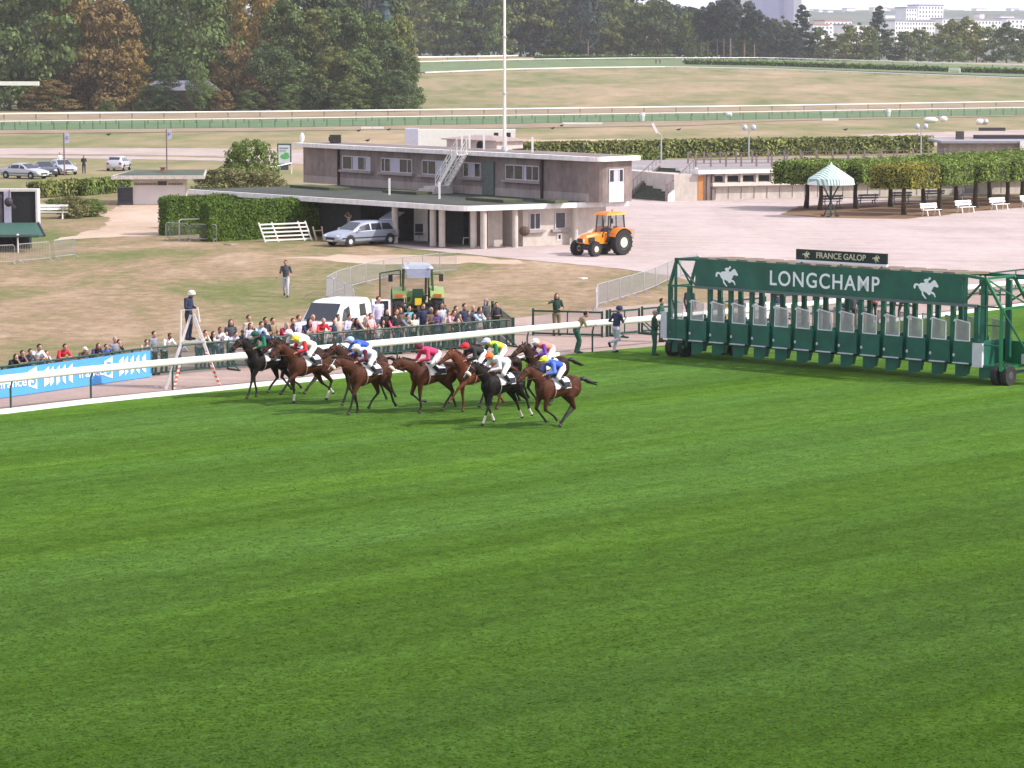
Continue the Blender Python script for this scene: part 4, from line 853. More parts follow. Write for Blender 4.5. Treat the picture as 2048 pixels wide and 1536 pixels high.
# the woods on the left (front to back)
W_ = [(20, 596, 40, 120, 'b', L_dark, 'dark green tree at the picture edge behind the white rail'), (75, 592, -60, 190, 'd', L_mid, 'huge feathery green tree at the corner of the woods'), (150, 596, 95, 110, 'b', L_rust, 'low russet tree in front of the tall golden brown one'), (118, 610, 20, 110, 'c', L_olive, 'olive brown tree filling the corner of the woods'),
 (165, 605, -70, 130, 'c', L_brown, 'tall golden brown chestnut near the corner of the woods'), (222, 594, 5, 150, 'd', L_rust, 'rust brown chestnut with drooping skirt'), (262, 592, 82, 90, 'b', L_brown, 'lower golden brown chestnut beside the gap with the house'),
 (320, 640, -60, 130, 'a', L_dark, 'dark tall tree rising behind the woodland house'), (300, 585, 170, 60, 'b', L_mid, 'bright low bush before the woodland house'), (385, 600, -60, 170, 'd', L_mid, 'big bright green plane tree leaning over the woodland house'),
 (335, 584, 128, 64, 'b', L_dark, 'slim dark tree hiding part of the woodland house roof'), (398, 582, 130, 50, 'a', L_mid, 'mid green tree before the woodland house roof end'), (352, 582, 196, 34, 'b', L_dark, 'small dark bush before the woodland house wall'), (418, 586, 165, 55, 'b', L_mid, 'low green tree on the far side of the woodland house'), (470, 596, 88, 90, 'a', L_rust, 'brown tree between the plane and the green mass'),
 (520, 612, -60, 110, 'c', L_brown, 'tall brown chestnut between two green trees'), (445, 625, -40, 110, 'a', L_olive, 'olive tree behind the brown one'), (520, 590, 150, 80, 'b', L_rust, 'short russet tree at the rail'),
 (570, 605, 10, 120, 'd', L_mid, 'full green tree in the middle of the woods'), (545, 592, 85, 95, 'a', L_dark, 'grey green tree in front of the full green one'), (630, 605, 20, 120, 'b', L_olive, 'olive green tree topping the middle of the woods'),
 (605, 588, 130, 90, 'b', L_mid, 'mid height green tree at the rail before the olive one'), (640, 586, 150, 70, 'a', L_dark, 'dark low tree at the rail under the lookout tower side'), (690, 604, 25, 120, 'd', L_mid, 'round topped green tree beside the lookout tower'),
 (670, 588, 95, 100, 'b', L_olive, 'yellowish green tree in the lower front of the woods'), (745, 606, 30, 110, 'a', L_mid, 'green tree just before the lookout tower'), (720, 590, 100, 110, 'b', L_mid, 'broad green tree below the lookout tower'),
 (795, 610, 35, 75, 'c', L_olive, 'slender olive tree at the end of the woods'), (775, 596, 85, 100, 'd', L_dark, 'dusky green tree near the end of the woods'), (815, 600, 105, 66, 'b', L_mid, 'last rounded green tree of the woods'), (790, 585, 140, 90, 'b', L_dark, 'dark skirt of foliage at the foot of the last trees'),
 (700, 584, 158, 80, 'b', L_mid, 'low green tree at the rail under the broad one'), (500, 586, 180, 60, 'b', L_mid, 'low green bush at the rail near the russet tree'), (445, 584, 180, 50, 'b', L_rust, 'small brown bush at the rail'), (575, 583, 172, 50, 'b', L_mid, 'small green bush at the rail before the full tree'),
 (100, 584, 160, 110, 'b', L_rust, 'low russet bush mass at the corner of the woods'), (215, 583, 200, 36, 'b', L_mid, 'tiny green bush below the rust chestnut')]
for r_ in W_: wood(*r_)
for k in range(12): 
    wood(10 + k * 66 + rng.uniform(-12, 12), 660 + rng.uniform(0, 40), -60 - rng.uniform(0, 40), 170, rng.choice('abd'), rng.choice([L_dark, L_mid, L_olive, L_dark]), 'tall tree deep in the woods, only its top showing over the front row')
# far treeline
FT = [(840, 60, 90, 'f2', L_dark), (872, -25, 120, 'f1', L_olive), (905, -15, 90, 'f1', L_mid), (925, 50, 40, 'f2', L_olive), (945, 65, 26, 'f1', L_yel), (965, -50, 90, 'f1', L_blue), (995, 10, 60, 'f2', L_mid), (1025, -30, 80, 'f1', L_olive),
 (1060, -40, 90, 'f2', L_blue), (1100, 0, 100, 'f1', L_olive), (1135, 15, 60, 'f2', L_mid), (1160, -30, 80, 'f1', L_blue), (1192, 0, 60, 'f2', L_mid), (1215, 38, 60, 'f1', L_olive), (1235, -5, 70, 'f1', L_mid), (1262, 30, 60, 'f2', L_dark), (1290, 8, 70, 'f1', L_mid),
 (1320, 10, 70, 'f1', L_dark), (1350, 22, 60, 'f2', L_blue), (1378, 28, 50, 'f1', L_mid), (1398, 40, 40, 'f2', L_dark),
 (1500, 48, 60, 'f2', L_dark), (1530, 45, 56, 'f1', L_blue), (1560, 42, 50, 'f1', L_dark), (1580, 60, 40, 'f2', L_blue), (1602, 22, 62, 'k', L_blue), (1635, 62, 50, 'f2', L_mid), (1655, 80, 44, 'f2', L_olive), (1690, 68, 56, 'f1', L_mid), (1712, 54, 60, 'f1', L_olive),
 (1690, 92, 40, 'f2', L_yel), (1757, 24, 56, 'k', L_blue), (1740, 60, 40, 'f2', L_mid), (1790, 66, 60, 'f1', L_dark), (1815, 76, 44, 'f2', L_olive), (1840, 62, 46, 'f1', L_mid), (1870, 78, 50, 'f2', L_mid), (1898, 48, 70, 'f1', L_olive), (1925, 44, 74, 'f1', L_olive), (1952, 60, 50, 'f2', L_yel), (1905, 84, 50, 'f2', L_mid),
 (1985, 58, 52, 'f1', L_mid), (2012, 54, 54, 'f2', L_dark), (2040, 60, 50, 'f1', L_dark), (2070, 60, 60, 'f2', L_mid)]
FW = {'leaf_dark': 'dark green', 'leaf_olive': 'olive green', 'leaf_mid': 'mid green', 'leaf_blue': 'blue green', 'leaf_yellow': 'yellowish'}
for i, (px, top, wpx, key, lf) in enumerate(FT):
    Y = 1035 + rng.uniform(0, 40); X = XY(px, Y).x; z = terr(X, Y) - .3; zt_ = CAMH - (top - HOR) * Y / F
    where = 'on the low hill between the woods and the flag mast' if px < 1000 else 'on the hill crest beyond the flag mast' if px < 1200 else 'on the hill crest before the pines' if px < 1410 else 'below the pale tower blocks' if px < 1630 else 'in front of the hillside town' if px < 1860 else 'below the long white blocks of the town'
    tree(key, V(X, Y, z), (zt_ - z) * 1.08, wpx / 2 * Y / F * 1.12, lf, f'far {FW[lf.name]} tree {where}', rng.uniform(0, 6.28), group=f'far {FW[lf.name]} trees {where}')
for i in range(42):
    px = 690 + i * 22 + rng.uniform(-8, 8); Y = 1090 + rng.uniform(0, 40); X = XY(px, Y).x; z = terr(X, Y); zt_ = CAMH - ((-45 + max(0, px - 1060) * .2) - HOR) * Y / F
    tree(rng.choice(['f1', 'f2']), V(X, Y, z), zt_ - z, 9, rng.choice([L_blue, L_dark]), 'tall dark tree in the second rank behind the hill crest trees', rng.uniform(0, 6), group='dark second rank of far trees')
for i, (px, top, wpx) in enumerate([(1402, 30, 40), (1415, 22, 44), (1434, 14, 50), (1447, 12, 50), (1460, 8, 60), (1488, 16, 56), (1508, 30, 44), (1176, 30, 40)]):
    Y = 1012 + rng.uniform(0, 14); X = XY(px, Y).x; z = terr(X, Y); zt_ = CAMH - (top - HOR) * Y / F
    tree('p', V(X, Y, z), (zt_ - z) * 1.05, wpx / 2 * Y / F, L_blue, 'tall bare trunked pine in the far clump on the hill' if i < 7 else 'single bare trunked pine beyond the flag mast on the hill', rng.uniform(0, 6), brk=bark_l, group='pines of the far clump' if i < 7 else None)
# hedges --------------------------------------------------------------
def hedge(name, f, a0, a1, b0, b1, z0, z1, leaf, mat, core, label, dens=60, seed=1, cat='hedge', top=True, parent=None, group=None, jit=.06, zfun=None):
    rg = np.random.default_rng(seed); LA_, LB_, LZ = a1 - a0, b1 - b0, z1 - z0
    areas = [LA_ * LZ, LA_ * LZ, LB_ * LZ, LB_ * LZ, LA_ * LB_]; pts = []; nm = []
    for k, ar in enumerate(areas):
        n = int(ar * dens); u = rg.uniform(0, 1, n); v = rg.uniform(0, 1, n)
        if k < 2: q = np.stack([a0 + u * LA_, np.full(n, b0 if k == 0 else b1), z0 + v * LZ], 1); nn = (0, -1 if k == 0 else 1, .1)
        elif k < 4: q = np.stack([np.full(n, a0 if k == 2 else a1), b0 + u * LB_, z0 + v * LZ], 1); nn = (-1 if k == 2 else 1, 0, .1)
        else: q = np.stack([a0 + u * LA_, b0 + v * LB_, np.full(n, z1)], 1); nn = (0, 0, 1)
        pts.append(q); nm.append(np.tile(nn, (n, 1)))
    P = np.concatenate(pts); N_ = np.concatenate(nm).astype(float)
    wob = np.sin(P[:, 0] * 1.7) * np.sin(P[:, 2] * 2.3 + P[:, 1]) * jit * 1.3
    P = P + N_ * (rg.normal(size=(len(P), 1)) * jit + wob[:, None])
    U = np.array(f.U); Wv = np.array(f.W); Wp = np.array([0, 0, 1.0]); O = np.array(f.O)
    w3 = O + P[:, :1] * U + P[:, 1:2] * Wv + P[:, 2:3] * Wp; n3 = N_[:, :1] * U + N_[:, 1:2] * Wv + N_[:, 2:3] * Wp + rg.normal(size=P.shape) * .55
    me = quads_mesh('foliage', w3 - np.array(parent.location if parent else f(a0, b0, z0)), n3, leaf * rg.uniform(.6, 1.4, len(P)), rg, .5); me.materials.append(mat)
    t = parent or thing(name, f(a0, b0, z0), label, cat, group)
    o = bpy.data.objects.new('foliage' if not parent else 'crown', me); sc.collection.objects.link(o); o.parent = t
    m = MB(); s = .07; m.box(a0 + s, a1 - s, b0 + s, b1 - s, z0 + .02, z1 - s, fr=f); c = m.build('inner_branches', core, o if parent else t)
    return t
core = M('hedge_core', (.022, .036, .012), .95, .4, 3)
H_green = M('hedge_green', (.105, .175, .026), .7, .3, .8, spec=.2, island=.45, trans=.2); H_top = M('hedge_mixed', (.15, .20, .045), .7, .45, .5, spec=.2, island=.5, trans=.2)
H_brown = M('hedge_browning', (.20, .22, .062), .7, .5, .5, spec=.2, island=.5, trans=.2)
# near conifer hedge: two parallel arms
pa, pb = G(418, 484), G(680, 470); pc = G(320, 470)
f1 = Frame(pa, pb, pa + (pc - pa))
hn = 2.35
hedge('conifer_hedge', f1, 0, f1.LA, 0, 1.3, 0, hn, .085, H_green, core, 'thick bright green clipped conifer hedge nearest the estate car', 420, 21)
hedge('conifer_hedge', f1, .1, f1.LA * .72, f1.LB - 1.0, f1.LB + .3, 0, hn - .02, .085, H_green, core, 'thick clipped conifer hedge arm behind the leaning steel barriers', 380, 22)
def hedge_px(x0, y0, x1, y1, dep, h, leaf, mat, label, dens, seed, name='hedge'):
    p, q = G(x0, y0), G(x1, y1); d = (q - p).normalized(); n_ = V(-d.y, d.x, 0); f = Frame(p, q, p + n_); return hedge(name, f, 0, f.LA, 0, dep, 0, h, leaf, mat, core, label, dens, seed)
hedge_px(78, 397, 165, 391, 1.2, 1.25, .16, H_brown, 'low mixed hedge with browning leaves behind the white bench', 60, 31)
hedge_px(168, 392, 262, 383, 1.2, 1.2, .16, H_top, 'low green hedge running up to the low white hut', 60, 32)
hedge_px(1052, 322, 1868, 306, 3.0, 1.85, .24, H_brown, 'long clipped hedge with rusty leaves beyond the terrace', 26, 33)
hedge_px(1240, 372, 1330, 366, 2.0, 2.5, .22, H_top, 'yellowish hedge behind the wide outdoor steps', 40, 34)
# hill steeplechase hedges
def hill_hedge(x0, y0, x1, y1, label, sd):
    p, q = GT(x0, y0), GT(x1, y1); zz = min(p.z, q.z); f = Frame(p, q, p + V(-(q - p).y, (q - p).x, 0).normalized())
    n = 700; rg = np.random.default_rng(sd); u = rg.uniform(0, 1, n); A = np.array(p); B = np.array(q); C_ = A + (B - A) * u[:, None] + rg.uniform(0, 1, (n, 1)) * np.array([0, 2.5, 0]); C_[:, 2] += rg.uniform(.1, 1.5, n)
    me = quads_mesh('foliage', C_ - A, rg.normal(size=(n, 3)) + np.array([0, -1, .5]), np.full(n, .9), rg, .6); me.materials.append(H_green); t = thing('hedge', p, label, 'hedge'); o = bpy.data.objects.new('foliage', me); sc.collection.objects.link(o); o.parent = t
    m = MB(); m.hexa([p, q, q + V(0, 2.5, 0), p + V(0, 2.5, 0), p + V(0, 0, 1.3), q + V(0, 0, 1.3), q + V(0, 2.5, 1.3), p + V(0, 2.5, 1.3)]); m.build('inner_branches', core, t)
for i, (a, b, c, d) in enumerate([(1370, 130, 1540, 133), (1542, 133, 1720, 139), (1722, 139, 1896, 145), (1922, 146, 2070, 150)]): hill_hedge(a, b, c, d, ['dark low hedge below the far pines', 'dark low hedge below the pointed conifer', 'dark low hedge ending at the white gap on the hill track', 'dark low hedge beyond the white gap on the hill track'][i], 60 + i)
hill_hedge(1070, 120, 1350, 119, 'dark low hedge on the hill track beyond the flag mast', 66)
p, q = GT(1898, 146), GT(1920, 147); m = MB(); m.bar(p + V(0, 0, 1.2), q + V(0, 0, 1.2), .3, .5); m.bar(p, p + V(0, 0, 1.2), .3); m.bar(q, q + V(0, 0, 1.2), .3); tag(m.build('hedge_gate', white), 'white gate frame in the gap of the hill hedge', 'gate')
# bushes
def bush(px, py, w_, h, leaf, label, key='bush', name='bush', z=0): 
    p = G(px, py); tree(key, p, h, w_ / 2, leaf, label, rng.uniform(0, 6), name=name, cat='bush', group=None)
B_g = leafm('bush_green', (.165, .225, .06)); B_r = leafm('bush_mixed', (.19, .19, .08)); B_d = leafm('bush_deep', (.035, .05, .025))
bush(500, 392, 4.9, 4.3, B_g, 'big rounded green bush between the low hut and the main building')
bush(456, 386, 2.0, 2.8, B_d, 'dark spiky shrub in front of the big rounded bush', 'k')
bush(450, 396, 5.0, 2.3, B_r, 'loose olive shrub mass between the hut roof and the building roof'); bush(512, 396, 5.2, 2.1, B_r, 'yellow green shrub at the end of the building terrace')
bush(143, 436, 2.6, 1.5, B_r, 'scruffy browning shrub beside the white bench'); bush(182, 433, 2.2, 1.2, B_g, 'small green shrub before the pale path')
bush(120, 425, 2.8, 1.0, B_g, 'thin green shrub behind the white bench'); bush(1760, 306, 6, 1.9, B_g, 'green hump in the long hedge near the third lamp')
# pleached trees
Rw = (G(2015, 412) - G(1808, 430)).normalized(); Rn = V(-Rw.y, Rw.x, 0)
def pleached(px, py, label, col, seed, wid=4.0, dep=3.3):
    p = G(px, py); f = Frame(p, p + Rw, p + Rn); t = thing('pleached_tree', p, label, 'tree', 'box clipped trees on bare trunks')
    rg = random.Random(seed); m = MB(); lx = rg.uniform(-.12, .12); m.tube([p, p + V(lx, 0, 1.1), p + V(lx * .4, 0, 2.2), p + V(lx, 0, 2.8)], [.22, .15, .15, .08], 9)
    for k in range(5): a = rg.uniform(0, 6.28); m.tube([p + V(lx * .4, 0, 2.0), p + V(math.cos(a) * .8, math.sin(a) * .8, 2.7)], [.09, .05], 5)
    m.build('trunk', bark, t, smooth=True)
    hedge('x', f, -wid / 2, wid / 2, -dep / 2, dep / 2, 1.98 + rg.uniform(-.12, .12), 3.5 + rg.uniform(-.04, .04), .12, col, core, '', 140, seed, parent=t, jit=.10)
L_pl = M('pleached_leaf', (.175, .245, .052), .7, .35, .6, spec=.2, island=.5, trans=.2); L_ply = M('pleached_yellow', (.24, .235, .045), .7, .35, .6, spec=.2, island=.5, trans=.2)
PT = [(1808, 430, 'yellowing box clipped tree at the corner of the row, nearest the viewer', L_ply), (1878, 423, 'box clipped tree behind the first white bench', L_pl), (1952, 416, 'box clipped tree behind the second white bench', L_pl), (2015, 410, 'box clipped tree behind the third white bench', L_pl), (2082, 404, 'box clipped tree at the picture edge', L_pl), (2145, 398, 'box clipped tree just past the picture edge', L_pl),
 (1640, 421, 'box clipped tree whose trunk stands behind the striped pavilion', L_pl), (1712, 418, 'box clipped tree just beyond the striped pavilion', L_pl), (1781, 414, 'box clipped tree with a slim trunk behind the corner tree', L_pl), (1848, 409, 'rear row box clipped tree with a leaning trunk', L_pl), (1913, 403, 'rear row box clipped tree between the first and second benches', L_pl), (1980, 398, 'rear row box clipped tree between the second and third benches', L_pl), (2045, 392, 'rear row box clipped tree near the picture edge', L_pl), (1612, 417, 'box clipped tree at the terrace end of the row', L_pl)]
for i, (x, y, lab, c) in enumerate(PT): pleached(x, y, lab, c, 80 + i)
# ------------------------------------------------------------------ vehicles
def wheel(parent, c, axis, r, w_, rim_r, rimm, lug=False, hub=True, name='wheel'):
    m = MB(); m.lathe(c, axis, [(-w_ / 2, r * .72), (-w_ / 2, r * .93), (-w_ * .32, r), (w_ * .32, r), (w_ / 2, r * .93), (w_ / 2, r * .72)], 28)
    a = Vector(axis).normalized()
    if lug:
        x = a.cross(V(0, 0, 1)).normalized(); 
        for k in range(18):
            for s in (-1, 1):
                t = 2 * math.pi * (k + (.5 if s > 0 else 0)) / 18; d = x * math.cos(t) + V(0, 0, 1) * math.sin(t); t2 = t + .18; d2 = x * math.cos(t2) + V(0, 0, 1) * math.sin(t2)
                m.bar(c + d * r * 1.0 + a * s * w_ * .02, c + d2 * r * .985 + a * s * w_ * .48, .05, .05, up=d)
    t = m.build('tyre' if False else name, rubber, parent)
    m = MB(); m.lathe(c, axis, [(-w_ * .53, rim_r * .25), (-w_ * .53, rim_r * .55), (-w_ * .46, rim_r * .95), (-w_ * .51, rim_r), (-w_ * .3, rim_r), (w_ * .3, rim_r), (w_ * .51, rim_r), (w_ * .46, rim_r * .95), (w_ * .53, rim_r * .55), (w_ * .53, rim_r * .25)], 20); m.build('rim', rimm, t)
    return t
hub_m = M('wheel_silver', (.45, .45, .47), .35, .1, metal=.5); lampw = M('lamp_glass', (.65, .67, .7), .15, .05, spec=.8); lampr = M('tail_lamp', (.45, .02, .02), .3, .1); trim = M('black_trim', (.03, .03, .032), .6, .1); plate = M('number_plate', (.6, .6, .55), .5, .05)
def car(name, label, cat, paint, loc, yaw, L=4.6, Wd=1.75, Hh=1.42, kind='sedan', group=None, tail_open=False, wheelm=None):
    """x forward"""
    t = thing(name, (0, 0, 0), label, cat, group); h = L / 2
    if kind == 'estate': S = [(-h, .42, .78, .78), (-h + .06, .30, .88, .90), (-h + .16, .26, .90, 1.20), (-h + .42, .25, .90, Hh - .05), (-h + 1.3, .24, .91, Hh), (-.05, .23, .91, Hh), (.42, .23, .90, Hh - .05), (1.22, .23, .90, .93), (h - .5, .24, .80, .80), (h - .12, .28, .70, .70), (h, .36, .58, .58)]; cab = (2, 7)
    elif kind == 'hatch': S = [(-h, .42, .80, .80), (-h + .06, .30, .90, .93), (-h + .14, .26, .92, 1.1), (-h + .38, .25, .92, Hh - .04), (-.6, .24, .93, Hh), (.1, .23, .92, Hh - .02), (.4, .23, .91, Hh - .08), (1.12, .23, .92, .94), (h - .35, .24, .80, .80), (h - .08, .28, .66, .66), (h, .36, .56, .56)]; cab = (2, 7)
    elif kind == 'van': S = [(-h, .40, .95, 1.5), (-h + .04, .30, 1.02, Hh - .06), (-h + .3, .26, 1.02, Hh), (-.5, .24, 1.02, Hh + .02), (.3, .24, 1.02, Hh), (.62, .24, 1.0, Hh - .07), (.95, .24, 1.0, Hh - .36), (1.35, .24, 1.0, 1.03), (h - .3, .24, .92, .92), (h - .08, .28, .72, .72), (h, .36, .6, .6)]; cab = (3, 7)
    else: S = [(-h, .42, .80, .80), (-h + .06, .30, .93, .93), (-h + .45, .26, .95, .96), (-h + .75, .25, .93, 1.05), (-.95, .24, .92, Hh - .05), (-.45, .23, .92, Hh), (.15, .23, .91, Hh - .03), (1.05, .23, .90, .92), (h - .5, .24, .80, .80), (h - .12, .28, .70, .70), (h, .36, .56, .56)]; cab = (3, 7)
    wb = Wd / 2; m = MB(); rings = []
    for i, (x, zb, zl, zr) in enumerate(S):
        e = (.82 if i in (0, len(S) - 1) else .94 if i in (1, len(S) - 2) else 1.0); y = wb * e; yr = y * (.72 if zr > zl + .15 else .9) if kind != 'van' else y * (.86 if zr > zl + .15 else .9)
        half = [(y * .86, zb), (y * .985, zb + .10), (y, (zb + zl) / 2), (y * .975, zl - .03), (y * .94, zl), (yr + (y * .94 - yr) * .12, zl + (zr - zl) * .82 + .002), (yr * .86, zr + .004), (yr * .4, zr + .02)]
        rings.append([V(x, a, b) for a, b in half] + [V(x, -a, b) for a, b in half[::-1]])
    n = 16; vs = [p for r_ in rings for p in r_]; fs = [(i * n + j, i * n + (j + 1) % n, (i + 1) * n + (j + 1) % n, (i + 1) * n + j) for i in range(len(S) - 1) for j in range(n)] + [tuple(range(n)), tuple(range(len(vs) - n, len(vs)))[::-1]]
    m.add(vs, fs); body = m.build('body', paint, t, smooth=False)
    bm = bmesh.new(); bm.from_mesh(body.data)
    for f in bm.faces: f.smooth = True
    bm.to_mesh(body.data); bm.free(); body.data.set_sharp_from_angle(angle=R(38))
    def side_pt(x, k, s):
        for i in range(len(S) - 1):
            if S[i][0] <= x <= S[i + 1][0]:
                q = (x - S[i][0]) / (S[i + 1][0] - S[i][0]); A = rings[i][4].lerp(rings[i + 1][4], q); B = rings[i][5].lerp(rings[i + 1][5], q); p = A.lerp(B, k); return V(p.x, s * (p.y + .012), p.z)
    c0, c1 = S[cab[0]][0], S[cab[1]][0]
    segs = {'estate': [(-h + .5, -h + 1.35), (-h + 1.42, -.18), (-.1, .95)], 'hatch': [(-h + .42, -h + .95), (-h + 1.02, .0), (.07, .85)], 'van': [(.15, .98)], 'sedan': [(-h + 1.0, -h + 1.28), (-h + 1.34, -.0), (.07, .82)]}[kind]
    for s in (1, -1):
        for (a, b) in segs:
            bb = b - (.28 if b > .6 else .04); aa = a + (.22 if (a == segs[0][0] and kind != 'van') else .03)
            p = [side_pt(a, .08, s), side_pt(b, .08, s), side_pt(bb, .93, s), side_pt(aa, .93, s)]
            if all(q is not None for q in p): m = MB(); m.face(*p); m.build('side_window', glass, t, fix=False)
        if kind == 'van' and s: m = MB(); m.face(*[side_pt(x, k, s) for x, k in ((-1.35, .15), (-.75, .15), (-.75, .9), (-1.3, .9))]); m.build('side_window', glass, t, fix=False)
        m = MB(); m.ell(V(.92, s * (wb + .09), .98), (.08, .11, .08), 8, 5); m.build('mirror', paint if kind != 'van' else trim, t)
        m = MB(); m.box(-h + .25, h - .25, s * (wb * .99), s * (wb + .012), .48, .55); m.build('side_strip', trim if kind != 'van' else paint, t)
    def top_panel(i0, i1, nm, mt, k0=.08, k1=.9, off=.016):
        a, b = rings[i0], rings[i1]; P = [a[6].lerp(b[6], k0), a[6].lerp(b[6], k1), a[9].lerp(b[9], k1), a[9].lerp(b[9], k0)]
        d = (P[1] - P[0]).cross(P[2] - P[0]).normalized(); d = d if d.z > 0 else -d; m = MB(); m.face(*[p + d * off for p in P]); m.build(nm, mt, t, fix=False)
    if kind == 'van': top_panel(5, 7, 'windscreen', glass, .06, .95, .06)
    else: top_panel(6, 7, 'windscreen', glass, .06, .94)
    if not tail_open and kind != 'van': top_panel(cab[0], cab[0] + 1, 'rear_window', glass, .05, .85)
    for s in (1, -1):
        m = MB(); m.ell(V(h - .12, s * wb * .66, .62), (.14, .20, .09), 10, 6); m.build('headlight', lampw, t)
        m = MB(); m.box(-h - .01, -h + .14, s * wb * .60, s * wb * .90, .66, .86); m.build('tail_light', lampr, t)
    m = MB(); m.box(h - .06, h + .02, -.4, .4, .42, .56); m.build('grille', trim, t); m = MB(); m.box(h, h + .03, -.25, .25, .32, .42); m.build('number_plate', plate, t)
    m = MB(); m.box(-h - .02, -h + .02, -.25, .25, .5, .6); m.build('number_plate', plate, t)
    rw = .31 if kind != 'van' else .32
    for x in (-h + .82, h - .85):
        for s in (1, -1):
            m = MB(); m.lathe(V(x, s * (wb - .06), rw + .03), (0, s, 0), [(0, rw + .06), (.066, rw + .06)], 22); m.build('wheel_arch', trim, t)
            wheel(t, V(x, s * (wb - .06), rw), (0, s, 0), rw, .2, rw * .66, wheelm or hub_m)
    if tail_open:
        x = -h + .42; m = MB(); A = V(x, 0, Hh); B = V(x - .95, 0, Hh + .42)
        m.hexa([V(x, -.62, Hh - .03), V(x - .95, -.66, Hh + .40), V(x - .95, .66, Hh + .40), V(x, .62, Hh - .03), V(x, -.62, Hh + .03), V(x - .95, -.66, Hh + .46), V(x - .95, .66, Hh + .46), V(x, .62, Hh + .03)]); g = m.build('tailgate', paint, t)
        m = MB(); m.face(V(x - .12, -.5, Hh + .015), V(x - .6, -.55, Hh + .235), V(x - .6, .55, Hh + .235), V(x - .12, .5, Hh + .015)); m.build('rear_window', glass, g, fix=False)
        m = MB(); m.box(-h - .02, -h + .3, -.6, .6, .9, Hh - .1); m.build('boot_opening', darkin, t)
    if kind == 'van':
        for s in (1, -1):
            m = MB(); A = V(-h, s * wb * .86, 0); d = V(-.55, s * .55, 0)
            m.hexa([A + V(0, 0, .35), A + d + V(0, 0, .35), A + d + V(.05, s * .05, .35), A + V(.05, s * .05, .35), A + V(0, 0, Hh - .08), A + d + V(0, 0, Hh - .14), A + d + V(.05, s * .05, Hh - .14), A + V(.05, s * .05, Hh - .08)]); g = m.build('rear_door', paint, t)
            m = MB(); m.hexa([A + d * .15 + V(-.01, -s * .01, 1.08), A + d * .88 + V(-.01, -s * .01, 1.08), A + d * .88 + V(.06, s * .06, 1.08), A + d * .15 + V(.06, s * .06, 1.08), A + d * .15 + V(-.01, -s * .01, 1.6), A + d * .88 + V(-.01, -s * .01, 1.6), A + d * .88 + V(.06, s * .06, 1.6), A + d * .15 + V(.06, s * .06, 1.6)]); m.build('rear_window', glass, g)
        m = MB(); m.box(-h - .02, -h + .02, -.7, .7, .4, Hh - .15); m.build('load_opening', darkin, t)
        m = MB(); m.ell(V(-.2, 0, Hh + .06), (.3, .15, .06), 8, 5); m.build('roof_vent', paint, t)
    t.location = loc; t.rotation_euler = (0, 0, yaw); return t
def yawpx(a, b): p, q = G(*a), G(*b); return math.atan2(q.y - p.y, q.x - p.x)
silver = M('paint_silver_blue', (.36, .40, .50), .28, .04, 1, metal=.35, coat=.5); sil2 = M('paint_silver', (.48, .50, .56), .28, .04, 1, metal=.3, coat=.5); darkp = M('paint_dark_blue', (.07, .08, .11), .25, .05, 1, metal=.3, coat=.5); whitep = M('paint_white', (.80, .80, .82), .3, .03, 1, coat=.5); silv3 = M('paint_pale_silver', (.52, .54, .60), .3, .04, 1, metal=.25, coat=.5)
hubw = M('wheel_white', (.62, .62, .64), .4, .1)
car('parked_car', 'silver blue saloon parked nearest in the car park, beside the dark one', 'car', sil2, G(50, 357), yawpx((14, 358), (78, 360)) , 4.75, 1.8, 1.43, 'sedan', 'cars parked on the dry infield')
car('parked_car', 'dark blue saloon parked between two silver ones', 'car', darkp, G(88, 352.5), yawpx((52, 348), (98, 356)), 4.5, 1.78, 1.42, 'sedan', 'cars parked on the dry infield')
car('parked_car', 'silver saloon parked beside the signpost with its nose to the open grass', 'car', sil2, G(124, 348.5), yawpx((96, 345), (140, 350)), 4.5, 1.78, 1.42, 'sedan', 'cars parked on the dry infield')
car('parked_car', 'silver hatchback parked alone behind the low hut roof, rear towards the viewer', 'car', silv3, G(238, 341), yawpx((222, 342), (258, 336)), 4.1, 1.7, 1.45, 'hatch', 'cars parked on the dry infield')
car('estate_car', 'silver estate car with its tailgate raised beside the building', 'car', silver, G(722, 490), yawpx((770, 488), (692, 492.5)) , 4.75, 1.75, 1.46, 'estate', None, True, hubw)
car('small_van', 'white van with both rear doors open behind the crowd', 'van', whitep, G(668, 690), yawpx((735, 680), (650, 699)) , 4.0, 1.72, 1.78, 'van')

